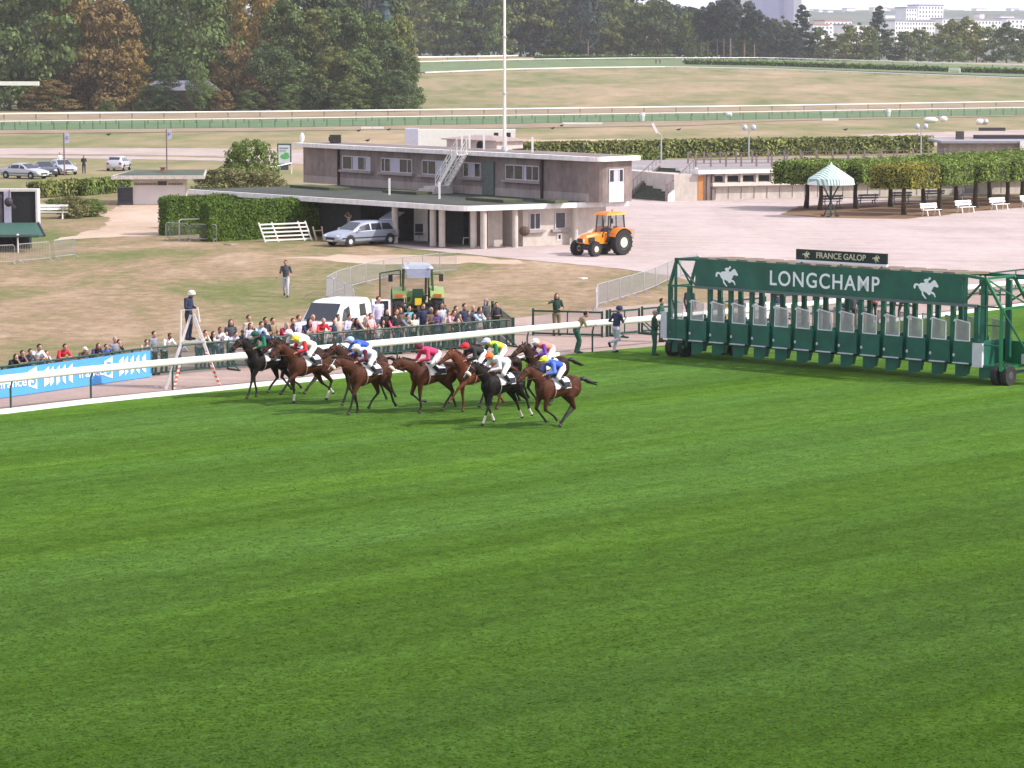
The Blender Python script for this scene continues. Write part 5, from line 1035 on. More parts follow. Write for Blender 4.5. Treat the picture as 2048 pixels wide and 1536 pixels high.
def tractor(label, paint, roof_p, loc, yaw, rimm, green=False):
    t = thing('tractor', (0, 0, 0), label, 'tractor')      # x forward; rear axle at x=0
    rr, fr_ = (.78, .46) if not green else (.82, .5); wbx = 2.25; tw = 1.62
    m = MB(); z0, z1 = (.72, 1.38) if not green else (.75, 1.5)
    P = []
    for x, wd, zb, zt in ((.75, .40, z0, z1 + .03), (1.7, .38, z0, z1), (2.45, .33, z0 + .02, z1 - .12), (2.75, .26, z0 + .08, z1 - .34)): P.append([V(x, -wd, zb), V(x, wd, zb), V(x, wd, zt - .14), V(x, wd * .72, zt), V(x, -wd * .72, zt), V(x, -wd, zt - .14)])
    vs = [p for r_ in P for p in r_]; fs = [(i * 6 + j, i * 6 + (j + 1) % 6, (i + 1) * 6 + (j + 1) % 6, (i + 1) * 6 + j) for i in range(3) for j in range(6)] + [tuple(range(6)), tuple(range(18, 24))[::-1]]
    m.add(vs, fs); b = m.build('bonnet', paint, t)
    m = MB(); m.box(2.74, 2.79, -.22, .22, z0 + .12, z0 + .36); m.build('grille', trim, b)
    for s in (1, -1):
        m = MB(); m.box(1.85, 2.35, s * .355, s * .385, z0 + .12, z0 + .42); m.build('side_grille', trim, b)
        m = MB(); m.box(2.68, 2.74, s * .24, s * .31, z0 + .12, z0 + .34); m.build('headlight', lampw, b)
    m = MB(); m.box(-.35, .9, -.3, .3, .45, .95); m.box(.9, 2.4, -.2, .2, .42, .72); m.box(2.1, 2.4, -.62, .62, .38, .52); m.box(-.2, .2, -.62, .62, .68, .9); m.tube([V(.9, -.4, .6), V(.9, -.4, 1.0)], .12, 10); m.build('chassis', M('oily_iron', (.05, .045, .04), .7, .3), t)
    m = MB(); m.box(-.5, .2, .45, .5, .35, .8) if False else m.bar(V(-.35, .3, .7), V(-1.0, .36, .42), .07, .09); m.bar(V(-.35, -.3, .7), V(-1.0, -.36, .42), .07, .09); m.bar(V(-.35, .2, 1.0), V(-.8, .3, .6), .05); m.bar(V(-.35, -.2, 1.0), V(-.8, -.3, .6), .05); m.box(-.75, -.35, -.06, .06, .85, 1.0); m.lathe(V(-.36, 0, .62), (-1, 0, 0), [(0, .16), (.12, .13), (.14, .05), (.3, .05)], 12)
    m.build('hitch', M('hitch_iron', (.10, .07, .05), .6, .3), t)
    cz0, cz1 = 1.0, 2.42 if not green else 2.55; pw = .66
    m = MB()
    posts = [V(-.55, 0, 0), V(.30, 0, 0), V(.95, 0, 0)]
    for s in (1, -1):
        m.bar(V(-.5, s * pw, cz0), V(-.42, s * (pw - .08), cz1), .07); m.bar(V(.25, s * pw, .75), V(.25, s * (pw - .06), cz1), .05); m.bar(V(.95, s * (pw - .12), .8), V(.78, s * (pw - .14), cz1), .06)
        m.bar(V(-.5, s * pw, cz0 + .22), V(.25, s * pw, .95), .06)
    m.bar(V(-.45, -pw, cz0 + .1), V(-.45, pw, cz0 + .1), .07); m.bar(V(.95, -pw + .12, 1.3), V(.95, pw - .12, 1.3), .05); m.box(-.5, .95, -.55, .55, .82, .9)
    m.build('cab_frame', trim if not green else M('cab_dark_green', (.05, .09, .03), .4, .1), t)
    gl = M('cab_glass', (.10, .12, .14), .06, .1, alpha=.28, spec=.9)
    for s in (1, -1):
        if green and s > 0: continue
        m = MB(); m.face(V(.27, s * pw, .95), V(.93, s * (pw - .12), .95), V(.78, s * (pw - .14), cz1 - .02), V(.27, s * (pw - .06), cz1 - .02)); m.build('side_window', gl, t, fix=False)
        m = MB(); m.face(V(-.48, s * pw, cz0 + .35), V(.23, s * pw, 1.0), V(.23, s * (pw - .06), cz1 - .02), V(-.41, s * (pw - .08), cz1 - .02)); m.build('side_window', gl, t, fix=False)
    m = MB(); m.face(V(.95, -pw + .13, 1.35), V(.95, pw - .13, 1.35), V(.79, pw - .15, cz1 - .02), V(.79, -pw + .15, cz1 - .02)); m.build('windscreen', gl, t, fix=False)
    if not green: m = MB(); m.face(V(-.47, -pw + .03, 1.4), V(-.47, pw - .03, 1.4), V(-.42, pw - .1, cz1 - .02), V(-.42, -pw + .1, cz1 - .02)); m.build('rear_window', gl, t, fix=False)
    m = MB(); X0, X1 = -.62, 1.05
    m.hexa([V(X0, -.66, cz1), V(X1, -.62, cz1), V(X1, .62, cz1), V(X0, .66, cz1), V(X0 + .08, -.58, cz1 + .14), V(X1 - .14, -.5, cz1 + .14), V(X1 - .14, .5, cz1 + .14), V(X0 + .08, .58, cz1 + .14)])
    m.hexa([V(X0 + .2, -.45, cz1 + .14), V(X1 - .3, -.4, cz1 + .14), V(X1 - .3, .4, cz1 + .14), V(X0 + .2, .45, cz1 + .14), V(X0 + .3, -.35, cz1 + .19), V(X1 - .4, -.3, cz1 + .19), V(X1 - .4, .3, cz1 + .19), V(X0 + .3, .35, cz1 + .19)])
    rf = m.build('roof', roof_p, t)
    for s in (1, -1): m = MB(); m.ell(V(X0 - .02, s * .5, cz1 + .03), (.05, .1, .07), 8, 5); m.build('work_lamp', lampw, rf)
    if green: m = MB(); m.face(V(X0 - .0, -.52, cz1 - .01), V(X0 - .0, .52, cz1 - .01), V(X0 - .42, .46, cz1 - .34), V(X0 - .42, -.46, cz1 - .34)); m.build('rear_window', M('tinted_hatch', (.20, .22, .32), .15, .1, alpha=.75, spec=.8), t, fix=False)
    m = MB(); m.box(-.3, .2, -.25, .25, 1.0, 1.12); m.hexa([V(-.32, -.25, 1.1), V(-.2, -.25, 1.1), V(-.2, .25, 1.1), V(-.32, .25, 1.1), V(-.42, -.22, 1.7), V(-.32, -.22, 1.7), V(-.32, .22, 1.7), V(-.42, .22, 1.7)]); m.build('seat', M('seat_green', (.03, .09, .05), .8, .1) if green else trim, t)
    m = MB(); m.lathe(V(.5, 0, 1.42), (-.5, 0, 1), [(0, .18), (.03, .18)], 16); m.tube([V(.5, 0, 1.4), V(.8, 0, 1.0)], .03, 6); m.build('steering_wheel', trim, t)
    for s in (1, -1):    # rear mudguards
        m = MB(); n = 9; A = []
        y0, y1 = s * .5, s * (.5 + .58)
        for k in range(n): a = R(25 + 120 * k / (n - 1)); A.append((math.cos(a) * (rr + .1), rr + math.sin(a) * (rr + .1)))
        for (xa, za), (xb, zb_) in zip(A, A[1:]): m.hexa([V(xa, y0, za), V(xb, y0, zb_), V(xb, y1, zb_ - .03), V(xa, y1, za - .03), V(xa, y0, za + .05), V(xb, y0, zb_ + .05), V(xb, y1, zb_ + .02), V(xa, y1, za + .02)])
        g = m.build('mudguard', paint, t); m = MB(); m.box(-rr * .62 - .28, -rr * .62 - .12, y1 - s * .42, y1 - s * .12, rr * 1.72 - .02, rr * 1.72 + .10); m.build('tail_light', M('amber_lamp', (.55, .12, .03), .3, .1), g)
        wheel(t, V(0, s * (tw / 2 + .04), rr), (0, s, 0), rr, .46, rr * .55, rimm, True)
        wheel(t, V(wbx, s * (tw / 2 - .02), fr_), (0, s, 0), fr_, .34, fr_ * .55, rimm, True)
    if green:
        m = MB(); m.box(-.56, -.53, -.14, .14, 1.03, 1.32); m.build('number_plate', M('yellow_plate', (.75, .52, .02), .5, .05), t)
        m = MB(); a = V(.9, pw, 0); d = V(.25, .85, 0)
        for z in (.95, 2.4): m.bar(a + V(0, 0, z), a + d + V(0, 0, z - (.15 if z > 2 else -.0)), .05)
        m.bar(a + V(0, 0, .95), a + V(-.1, 0, 2.4), .05); m.bar(a + d + V(0, 0, .95), a + d + V(-.02, 0, 2.25), .06); dd = m.build('cab_door', M('cab_dark_green', (0, 0, 0)), t)
        m = MB(); m.face(a + V(0, 0, .98), a + d + V(0, 0, .98), a + d + V(0, 0, 2.24), a + V(-.1, 0, 2.38)); m.build('door_glass', gl, dd, fix=False)
        for s in (1, -1): m = MB(); m.bar(V(.95, s * .6, 2.2), V(1.0, s * 1.05, 2.2), .03); m.box(.97, 1.02, s * .98, s * 1.16, 1.9, 2.2); m.build('mirror', trim, t)
        m = MB(); m.tube([V(1.15, -.42, 1.1), V(1.15, -.46, 2.6)], .05, 8); m.build('exhaust', trim, t)
    else:
        m = MB(); m.bar(V(.75, .6, 2.3), V(.95, .95, 2.25), .025); m.box(.93, .97, .88, 1.05, 1.95, 2.25); m.bar(V(1.2, .42, 1.1), V(1.2, .5, 2.2), .05); m.build('mirror', trim, t)
        m = MB(); m.box(-1.5, -1.1, -.45, .45, .92, 1.5); m.build('rear_box', M('mesh_box', (.35, .27, .22), .7, .2), t)
        m = MB(); m.bar(V(-.5, -.5, cz1), V(-.75, -.75, cz1 - .1), .03); m.lathe(V(-.6, -.62, cz1 + .1), (0, 0, 1), [(0, .05), (.16, .05)], 8); m.build('beacon', M('amber_lamp', (0, 0, 0)), t)
    t.location = loc; t.rotation_euler = (0, 0, yaw); t.scale = (.92, .92, .95) if not green else (1, 1, 1); return t
cream_r = M('rim_cream', (.62, .57, .45), .5, .1)
orange = M('tractor_orange', (.80, .24, .015), .38, .06, 2, coat=.3)
tractor('orange tractor with cab and cream rims standing on the pale forecourt', orange, orange, G(1224, 509), yawpx((1236, 508), (1182, 511.5)), cream_r)
lime = M('tractor_lime', (.27, .38, .13), .4, .08, 2, coat=.3)
tractor('green and white roofed tractor seen from behind with its cab door open', lime, M('roof_pale', (.34, .38, .44), .4, .08), G(835, 657), yawpx((832, 640), (812, 612)), M('rim_red', (.45, .05, .04), .5, .1), True)

# ------------------------------------------------------------------ starting gate
SL, SR = G(1338, 714), G(1990, 772)
fg = Frame(SL, SR, SL + (SR - SL).cross(V(0, 0, -1)))
if fg.W.y < 0: fg.W = -fg.W
GLn = fg.LA; tg = thing('starting_gate', SL, 'long dark green wheeled starting gate with open stalls and lettered beam', 'starting gate')
gp = M('gate_green', (.014, .105, .072), .42, .26, 1.3); gp_b = M('gate_green_bright', (.012, .14, .055), .4, .1, 2); gmesh = M('gate_mesh', (.40, .38, .39), .5, .15, alpha=.62); pad = M('pale_pad', (.55, .56, .62), .7, .1)
wl = M('gate_white', (.86, .86, .92), .5, .04)
def ga(px, z=1.5, b=0.0): return fg.solve(px, z, b=b)
A0, A1 = ga(1392, 3, -.1), ga(1926, 3, -.1)
DEP = 2.3; FB = -.1
m = MB(); m.box(A0, A1, FB - .05, FB + .03, 2.80, 3.82, fr=fg); beam = m.build('sign_beam', gp, tg)
m = MB(); m.box(A0 - .02, A1 + .6, FB - .09, FB + .06, 2.70, 2.795, fr=fg); m.build('beam_rail', M('gate_grey', (.12, .16, .17), .5, .1), tg)
fs = lambda u, o, z: fg(u, FB - .05 - o, z)
nrm = -fg.W
def emblem(u, z, s, mat, parent, f=fs, d=.012, sv=.0072):
    """galloping horse with rider, drawn as flat plates in this outline (facing right)"""
    H_ = [(0, 30), (3, 20), (8, 15), (18, 15), (22, 20), (30, 12), (45, 10), (60, 14), (70, 10), (82, -4), (86, -6), (92, -2), (104, 22), (103, 28), (97, 30), (90, 26), (84, 27), (78, 42), (74, 50), (84, 54), (90, 62), (93, 78), (88, 77), (84, 66), (72, 60), (72, 66), (64, 70), (56, 60), (46, 54), (40, 52), (43, 66), (56, 88), (50, 88), (36, 70), (34, 54), (24, 40), (20, 28), (14, 24), (10, 28), (8, 40), (2, 42)]
    J_ = [(42, -4), (52, -10), (62, -10), (64, -18), (70, -18), (72, -10), (66, -4), (60, 2), (66, 12), (50, 14), (46, 6)]
    m = MB()
    for P in (H_, J_):
        bm = bmesh.new(); vs = [bm.verts.new((x, -y, 0)) for x, y in P]; ff = bm.faces.new(vs); bmesh.ops.triangulate(bm, faces=[ff]); idx = {v: i for i, v in enumerate(bm.verts)}
        pts = [f(u + v.co.x * s, d, z + v.co.y * sv) for v in bm.verts]; m.add(pts, [tuple(idx[v] for v in fc.verts) for fc in bm.faces]); bm.free()
    return m.build('emblem', mat, parent, fix=False)
ue = ga(1433, 3.4, FB); emblem(ue, 3.48, (ga(1478, 3.4, FB) - ue) / 104, wl, beam)
ue = ga(1829, 3.4, FB); emblem(ue, 3.52, (ga(1879, 3.4, FB) - ue) / 104, wl, beam)
u0, u1 = ga(1542, 3.3, FB), ga(1761, 3.3, FB)
put_text('lettering', 'LONGCHAMP', .78, fs(u0, .004, 3.02), fg.U, (0, 0, 1), nrm, wl, beam, .009, width=u1 - u0, sy=.98, spacing=1.14)
# the smaller dark sign above
u0, u1 = ga(1592, 4.2, .2), ga(1774, 4.2, .2); m = MB(); m.box(u0, u1, .2, .27, 3.98, 4.36, fr=fg); sg = m.build('top_sign', M('sign_dark', (.012, .026, .022), .5, .1), tg)
m = MB(); m.box(u0, u1, .18, .28, 3.90, 3.975, fr=fg); m.build('sign_ledge', wl, tg)
for k in range(3): u = u0 + (u1 - u0) * (.06 + .44 * k); m = MB(); m.box(u - .03, u + .03, .2, .26, 3.7, 3.9, fr=fg); m.build('sign_post', gp, tg)
f2 = lambda u, o, z: fg(u, .2 - o, z); gold = M('lettering_cream', (.62, .58, .42), .5, .04)
v0, v1 = ga(1633, 4.2, .2), ga(1732, 4.2, .2); put_text('lettering', 'FRANCE GALOP', .30, f2(v0, .003, 4.07), fg.U, (0, 0, 1), nrm, gold, sg, .004, width=v1 - v0)
for px in (1605, 1745): u = ga(px, 4.2, .2); emblem(u, 4.25, (ga(px + 15, 4.2, .2) - u) / 104, gold, sg, f2, .006, .0027)
# roof pads behind the beam
NST = 13
for k in range(NST): u = A0 + (A1 - A0) * k / NST; m = MB(); m.hexa([fg(u, .0, 3.78), fg(u + (A1 - A0) / NST * .55, .0, 3.78), fg(u + (A1 - A0) / NST * .55, DEP, 3.68), fg(u, DEP, 3.68), fg(u, .0, 3.86), fg(u + (A1 - A0) / NST * .55, .0, 3.86), fg(u + (A1 - A0) / NST * .55, DEP, 3.76), fg(u, DEP, 3.76)]); m.build('roof_pad', M('brown_roof_pad', (.20, .16, .12), .8, .2), tg)
m = MB(); m.box(A0, A1 + 1.6, DEP - .05, DEP + .05, 3.6, 3.72, fr=fg); m.box(A0, A1, .02, .1, 3.6, 3.7, fr=fg); m.build('roof_frame', gp, tg)
# stalls
e0_, e1_ = ga(1337, 1.2, 0), ga(1952, 1.2, 0); st = (e1_ - e0_) / 14
for k in range(15):
    u = e0_ + st * k
    m = MB(); m.box(u + st * .02, u + st * .12, .02, .12, .5, 2.72, fr=fg) if k in (0,) else m.box(u + st * .48, u + st * .66, DEP * .5, DEP * .5 + .12, .9, 3.6, fr=fg)
    m.build('rear_post', gp, tg)
    if k < 14:
        m = MB(); m.box(u + st * .86, u + st * 1.04, .05, .17, .62, 2.70, fr=fg); m.build('front_post', gp, tg)
        # open front leaf of the stall
        m = MB(); m.box(u + st * .12, u + st * .93, -.12, -.05, .72, 1.48, fr=fg); g = m.build('stall_door', gp, tg)
        m = MB(); m.box(u + st * .14, u + st * .80, -.20, -.121, .70, .74, fr=fg); m.build('door_edge', pad, g)
        m = MB(); a, b, z0, z1 = u + st * .17, u + st * .78, 1.5, 2.24
        P = [(a, z0), (b, z0), (b, z1 - .10), (a + .02, z1)]
        for (p, q) in zip(P, P[1:] + P[:1]): m.bar(fg(p[0], -.09, p[1]), fg(q[0], -.09, q[1]), .035)
        g2 = m.build('grille_frame', M('grille_white', (.66, .66, .68), .4, .1), tg); m = MB(); m.face(*[fg(p[0], -.09, p[1]) for p in P]); m.build('grille_mesh', gmesh, g2, fix=False)
        m = MB(); m.bar(fg(u + st * .12, -.02, .9), fg(u + st * .12, -.02, 2.15), .05); m.build('latch_post', gp, tg); m = MB(); m.ell(fg(u + st * .14, -.06, 2.18), (.06, .06, .05), 8, 5); m.build('post_cap', pad, tg); m = MB(); m.ell(fg(u + st * .14, -.1, .98), (.05, .06, .07), 6, 4); m.build('latch', pad, tg)
    # partition: long side wall with rounded hanging flap
    m = MB(); x = u + st * .08
    P = [(.1, 1.5), (DEP - .2, 1.5), (DEP - .2, .75), (1.0, .62), (.85, .22), (.15, .30), (.1, .7)]
    m.prism([fg(x, b, z) for b, z in P], fg.U * .1); m.build('partition', gp, tg)
    m = MB(); P = [(.05, .70), (.62, .66), (.6, .35), (.45, .24), (.05, .18)]
    m.prism([fg(x + st * .02 + b * .9, -.02 + b * .12, z) for b, z in P], fg.W * .05); m.build('hanging_flap', gp, tg)
    if k < 14:
        m = MB(); P = [(u + st * .16, DEP, 1.35), (u + st * .95, DEP, 1.35), (u + st * .95, DEP, 2.0), (u + st * .16, DEP, 2.1)]
        for p, q in zip(P, P[1:] + P[:1]): m.bar(fg(*p), fg(*q), .035)
        g2 = m.build('rear_grille_frame', steel, tg); m = MB(); m.face(*[fg(*p) for p in P]); m.build('grille_mesh', gmesh, g2, fix=False)
        m = MB(); m.box(u + st * .1, u + st * .95, DEP, DEP + .04, .8, 1.3, fr=fg); m.build('rear_door', gp, tg)
    if k < 14: m = MB(); m.box(u, u + st, .3, .42, .60, .68, fr=fg); m.build('floor_beam', gp, tg)
m = MB(); m.box(e0_ - .28, e0_ + .02, -.14, .0, .72, 1.72, fr=fg); m.build('side_pad', pad, tg)
u = e0_ + st * 13.98; m = MB(); m.box(u - st * .05, u + .35, -.14, -.02, .62, 1.45, fr=fg); m.build('end_pad', pad, tg)
# end frames
def endframe(us, ue_, zt, b0_, b1_, mat):
    m = MB()
    for b in (b0_, b1_):
        m.bar(fg(us, b, .55), fg(us, b, 2.7), .12); m.bar(fg(us, b, 2.7), fg(ue_, b, zt), .1)
    m.bar(fg(us, b0_, 2.7), fg(us, b1_, 2.7), .08); m.bar(fg(ue_, b0_, zt), fg(ue_, b1_, zt), .08); m.bar(fg(us, b0_, .65), fg(us, b1_, .65), .1)
    m.bar(fg(us, b1_, 2.7), fg(ue_, b0_, zt), .05)
    return m
gL = endframe(ga(1339, 2, -.1), ga(1354, 3.6, -.1), 3.75, -.1, 1.2, gp); gL.bar(fg(ga(1354, 3.7), -.1, 3.75), fg(A0, -.1, 3.78), .1); gL.bar(fg(ga(1356, 3), -.1, 3.7), fg(A0, -.1, 2.8), .05); gL.bar(fg(ga(1355, 3), -.1, .8), fg(ga(1355, 3), -.1, 3.7), .11); gL.bar(fg(ga(1339, 2), -.1, 2.75), fg(A0, -.1, 2.75), .06); gL.bar(fg(ga(1341, 2), -.1, 2.7), fg(ga(1358, 2), -.1, 1.5), .045); gL.bar(fg(ga(1354, 3.7), 1.2, 3.7), fg(A0, 1.2, 3.75), .08); gL.bar(fg(ga(1380, 3.7), .1, .8), fg(ga(1380, 3.7), .1, 2.75), .09)
gL.build('end_frame', gp, tg)
uE = ga(2003, 2, -.2); gR = endframe(uE, ga(1975, 3.6, -.1), 3.72, -.2, 1.6, gp_b)
gR.bar(fg(ga(1975, 3.6), -.2, 3.72), fg(A1, -.15, 3.80), .1); gR.bar(fg(ga(1975, 3.6), 1.6, 3.72), fg(A1, 1.6, 3.75), .09); gR.build('end_frame', gp_b, tg)
m = MB()
for (a, b, z, a2, b2, z2, w_) in ((A1 + .05, 0, .6, A1 + .05, 0, 3.75, .12), (uE - .9, 0, .6, uE - .9, 0, 3.7, .13), (uE - .9, 1.6, .6, uE - .9, 1.6, 3.7, .12), (A1, 0, 2.85, uE - .9, 0, 3.6, .07), (uE - .9, 0, .65, uE + .1, 0, .65, .1), (uE - .9, 0, 1.4, uE, -.1, 1.4, .05), (uE - .9, 0, 2.1, uE, -.1, 2.1, .05), (uE, -.2, 2.7, uE + .2, 1.6, .7, .05), (A1, 0, 2.74, uE, -.1, 2.74, .06), (uE, 1.6, .7, uE + 1.4, 1.8, .7, .1), (uE + 1.4, 1.8, .7, uE + 1.3, 1.8, 2.7, .1), (uE, 1.6, 2.75, uE + 1.4, 1.8, 2.75, .08), (uE, 1.6, 1.4, uE + 1.4, 1.8, 1.4, .06), (uE - .9, 1.6, 3.65, uE + .5, 1.7, 3.65, .08), (uE + .5, 1.7, 3.65, uE + 1.35, 1.8, 2.75, .09), (uE - .9, 1.6, 2.75, uE + .5, 1.7, 3.65, .06)): m.bar(fg(a, b, z), fg(a2, b2, z2), w_)
m.build('end_truss', gp, tg)
m = MB(); m.box(uE - .85, uE - .05, .15, 1.5, .62, .68, fr=fg); m.box(uE - .86, uE - .04, 1.5, 1.54, .65, 1.45, fr=fg); m.build('rear_platform', gp_b, tg)
m = MB(); m.box(uE + .02, uE + 1.2, 1.1, 1.5, .70, 1.05, fr=fg); m.build('tool_box', steel, tg)
gap = M('gate_hub', (.10, .10, .11), .5, .2, metal=.4)
for (u, b) in ((ga(1334, .4) + .1, .25), (ga(1334, .4) + .62, .35), (ga(1352, .4) + .75, 2.0), (ga(1352, .4) + 1.25, 2.0), (ga(1992, .4), .15), (ga(2008, .4), .25), (uE + 1.05, 1.9), (uE + 1.4, 1.9)):
    wheel(tg, fg(u, b, .37), fg.W if False else (fg.U * .35 + fg.W * -1).normalized() if False else fg.U, .37, .26, .19, gap)
for u in (ga(1352, .4) + .3, ga(1998, .4)): m = MB(); m.bar(fg(u, 0, .42), fg(u, DEP, .42), .12); m.bar(fg(u, .2, .42), fg(u, .2, .8), .12); m.build('axle_beam', gp, tg)

# ------------------------------------------------------------------ ladder, benches, pavilion, lamps, signs
lad = M('ladder_alu', (.66, .62, .60), .45, .12)
pl_ = G(386, 776); tld = thing('step_ladder', pl_, 'tall aluminium double step ladder with the man in navy standing on it', 'ladder')
Lr = Vector((1, .12, 0)).normalized(); Lp = V(-Lr.y, Lr.x, 0); apex = pl_ + V(0, 0, 2.55)
for s in (1, -1):
    foot = pl_ + Lr * s * .93
    m = MB()
    for q in (-.22, .22): m.bar(foot + Lp * q, apex + Lr * s * .05 + Lp * q * .6, .13, .09)
    m.build('leg_frame', lad, tld)
    m = MB()
    for k in range(1, 9): a = foot.lerp(apex, k / 9.0); w_ = .22 - .09 * k / 9; m.bar(a - Lp * w_, a + Lp * w_, .06, .03)
    m.build('tread', lad, tld)
m = MB(); m.box(-.42, .42, -.28, .28, 1.60, 1.66, fr=lambda a, b, c: pl_ + Lr * a + Lp * b + V(0, 0, c)); m.build('platform', M('ladder_plate', (.55, .53, .50), .6, .1), tld)
m = MB(); 
for q in (-.3, .3): m.tube([pl_ + Lr * -.42 + Lp * q + V(0, 0, 1.5), pl_ + Lr * -.38 + Lp * q + V(0, 0, 2.72), pl_ + Lr * .2 + Lp * q + V(0, 0, 2.74), pl_ + Lr * .25 + Lp * q + V(0, 0, 2.3)], .036, 6)
m.build('guard_rail', lad, tld)
tape = NG('hazard_tape'); tape.m.name = 'hazard_tape'; _w = tape.N.new('ShaderNodeSeparateXYZ'); tape.L.new(tape.geo.outputs['Position'], _w.inputs[0]); tape_m = tape.done(tape.mix(tape.mr(tape.math('SINE', tape.math('MULTIPLY', _w.outputs[2], 42.0), 0.0), -.2, .2, 0, 1), (.62, .14, .09), (.72, .66, .62)))
for (a, b) in ((pl_ + Lr * .95 - Lp * .28, pl_ + Lr * .45 - Lp * .22 + V(0, 0, 1.3)), (pl_ - Lr * .66 - Lp * .28, pl_ - Lr * .42 - Lp * .22 + V(0, 0, .95))): m = MB(); m.bar(a, b, .07, .08); m.build('warning_tape', tape_m, tld)
def bench_proto():
    t = thing('park_bench', (0, 0, 0), 'white slatted bench', 'bench', 'white slatted benches'); L = 1.75
    for k in range(2): m = MB(); m.box(-L / 2, L / 2, .24 + k * .03, .28 + k * .03, .52 + k * .2, .66 + k * .2) if False else m.hexa([V(-L / 2, .2 + k * .05, .56 + k * .2), V(L / 2, .2 + k * .05, .56 + k * .2), V(L / 2, .24 + k * .05, .56 + k * .2), V(-L / 2, .24 + k * .05, .56 + k * .2), V(-L / 2, .23 + k * .05, .71 + k * .2), V(L / 2, .23 + k * .05, .71 + k * .2), V(L / 2, .27 + k * .05, .71 + k * .2), V(-L / 2, .27 + k * .05, .71 + k * .2)]); m.build('backrest_slat', white, t)
    m = MB()
    for k in range(3): m.box(-L / 2, L / 2, -.25 + k * .15, -.13 + k * .15, .42, .46)
    m.build('seat', white, t)
    for x in (-.62, .62):
        m = MB(); m.bar(V(x, -.18, .42), V(x, -.28, 0), .06); m.bar(V(x, .15, .42), V(x, .27, 0), .06); m.bar(V(x, .16, .42), V(x, .32, .92), .06); m.bar(V(x, -.2, .4), V(x, .2, .4), .05); m.build('leg', white, t)
    return t
bp_ = bench_proto(); ya = math.atan2(Rw.y, Rw.x); first = True
for (x, y, dy, lab) in ((1862, 432, .0, 'white slatted bench before the clipped trees, nearest their corner'), (1931, 426, 0, 'white slatted bench second from the corner of the clipped trees'), (1999, 420, 0, 'white slatted bench third from the corner of the clipped trees'), (2060, 415, 0, 'white slatted bench cut by the picture edge')):
    b = bp_ if first else dup(bp_); first = False; b.location = G(x, y); b.rotation_euler = (0, 0, ya - R(12)); b['label'] = lab
b = dup(bp_); b.location = G(102, 438); b.rotation_euler = (0, 0, R(2)); b.scale = (1.35, 1.1, 1.1); b['label'] = 'long white bench beside the open box of the green awning'
dark_b = M('bench_shaded', (.30, .31, .36), .7, .1)  # darker copy of the white bench paint, tree shade put into the colour
for i, (x, y) in enumerate(((1662, 414), (1733, 412), (1800, 407), (1866, 403), (1935, 400))):
    b = dup(bp_); b.location = G(x, y); b.rotation_euler = (0, 0, ya + math.pi - R(30)); b['label'] = ['bench greyed to look shaded behind the striped pavilion', 'bench greyed to look shaded beyond the pavilion', 'bench greyed to look shaded behind the corner tree', 'bench greyed to look shaded behind the first white bench', 'bench greyed to look shaded behind the second white bench'][i]; b['group'] = 'benches greyed to look shaded by the clipped trees'
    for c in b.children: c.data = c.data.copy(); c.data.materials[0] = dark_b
# striped pavilion
c = G(1661, 434); tp = thing('striped_pavilion', c, 'small pavilion with a green and white striped pointed canopy on crossed legs', 'pavilion')
def stripe_mat():
    g = NG('striped_canvas'); tc = g.N.new('ShaderNodeTexCoord'); sx = g.N.new('ShaderNodeSeparateXYZ'); g.L.new(tc.outputs['Object'], sx.inputs[0])
    s = g.math('SINE', g.math('MULTIPLY', g.math('ADD', sx.outputs[0], g.math('MULTIPLY', sx.outputs[1], .62)), 30.0), 0.0)
    return g.done(g.mix(g.mr(s, -.15, .15, 0, 1), (.74, .76, .74), (.20, .42, .36)))
sm = stripe_mat(); hw = 1.62; m = MB(); Pv = lambda a, b, z: c + Rw * a + Rn * b + V(0, 0, z)
base4 = [Pv(-hw, -hw, 2.75), Pv(hw, -hw, 2.75), Pv(hw, hw, 2.75), Pv(-hw, hw, 2.75)]; pk = Pv(0, 0, 3.75)
n8 = 12
ring = [c + V(math.cos(2 * math.pi * k / n8 + .26) * 1.62, math.sin(2 * math.pi * k / n8 + .26) * 1.62, 2.72) for k in range(n8)]; low = [p + V((p.x - c.x) * .06, (p.y - c.y) * .06, -.42) for p in ring]
m.add(ring + [c + V(0, 0, 3.78)], [(k, (k + 1) % n8, n8) for k in range(n8)]); m.add(ring + low, [(k, (k + 1) % n8, n8 + (k + 1) % n8, n8 + k) for k in range(n8)]); m.build('canopy', sm, tp)
m = MB(); m.ell(c + V(0, 0, 3.78), (.06, .06, .1), 8, 5); m.build('finial', white, tp)
for k in range(6): a = 2 * math.pi * k / 6 + .3; m = MB(); m.tube([c + V(math.cos(a) * .62, math.sin(a) * .62, 0), c + V(math.cos(a + 2.6) * .08, math.sin(a + 2.6) * .08, 1.25), c + V(math.cos(a + math.pi) * .75, math.sin(a + math.pi) * .75, 2.4)], .03, 6); m.build('crossed_leg', M('leg_dark_green', (.02, .045, .04), .6, .1), tp)
m = MB(); m.tube([c, c + V(0, 0, 2.4)], .045, 8); m.build('centre_pole', M('leg_dark_green', (0, 0, 0)), tp)
for k in range(3): a = .6 + k * 1.9; p = c + V(math.cos(a) * .62, math.sin(a) * .62, 0); m = MB(); m.lathe(p, (0, 0, 1), [(0, .18), (.12, .16)], 10); m.build('foot', M('leg_dark_green', (0, 0, 0)), tp)
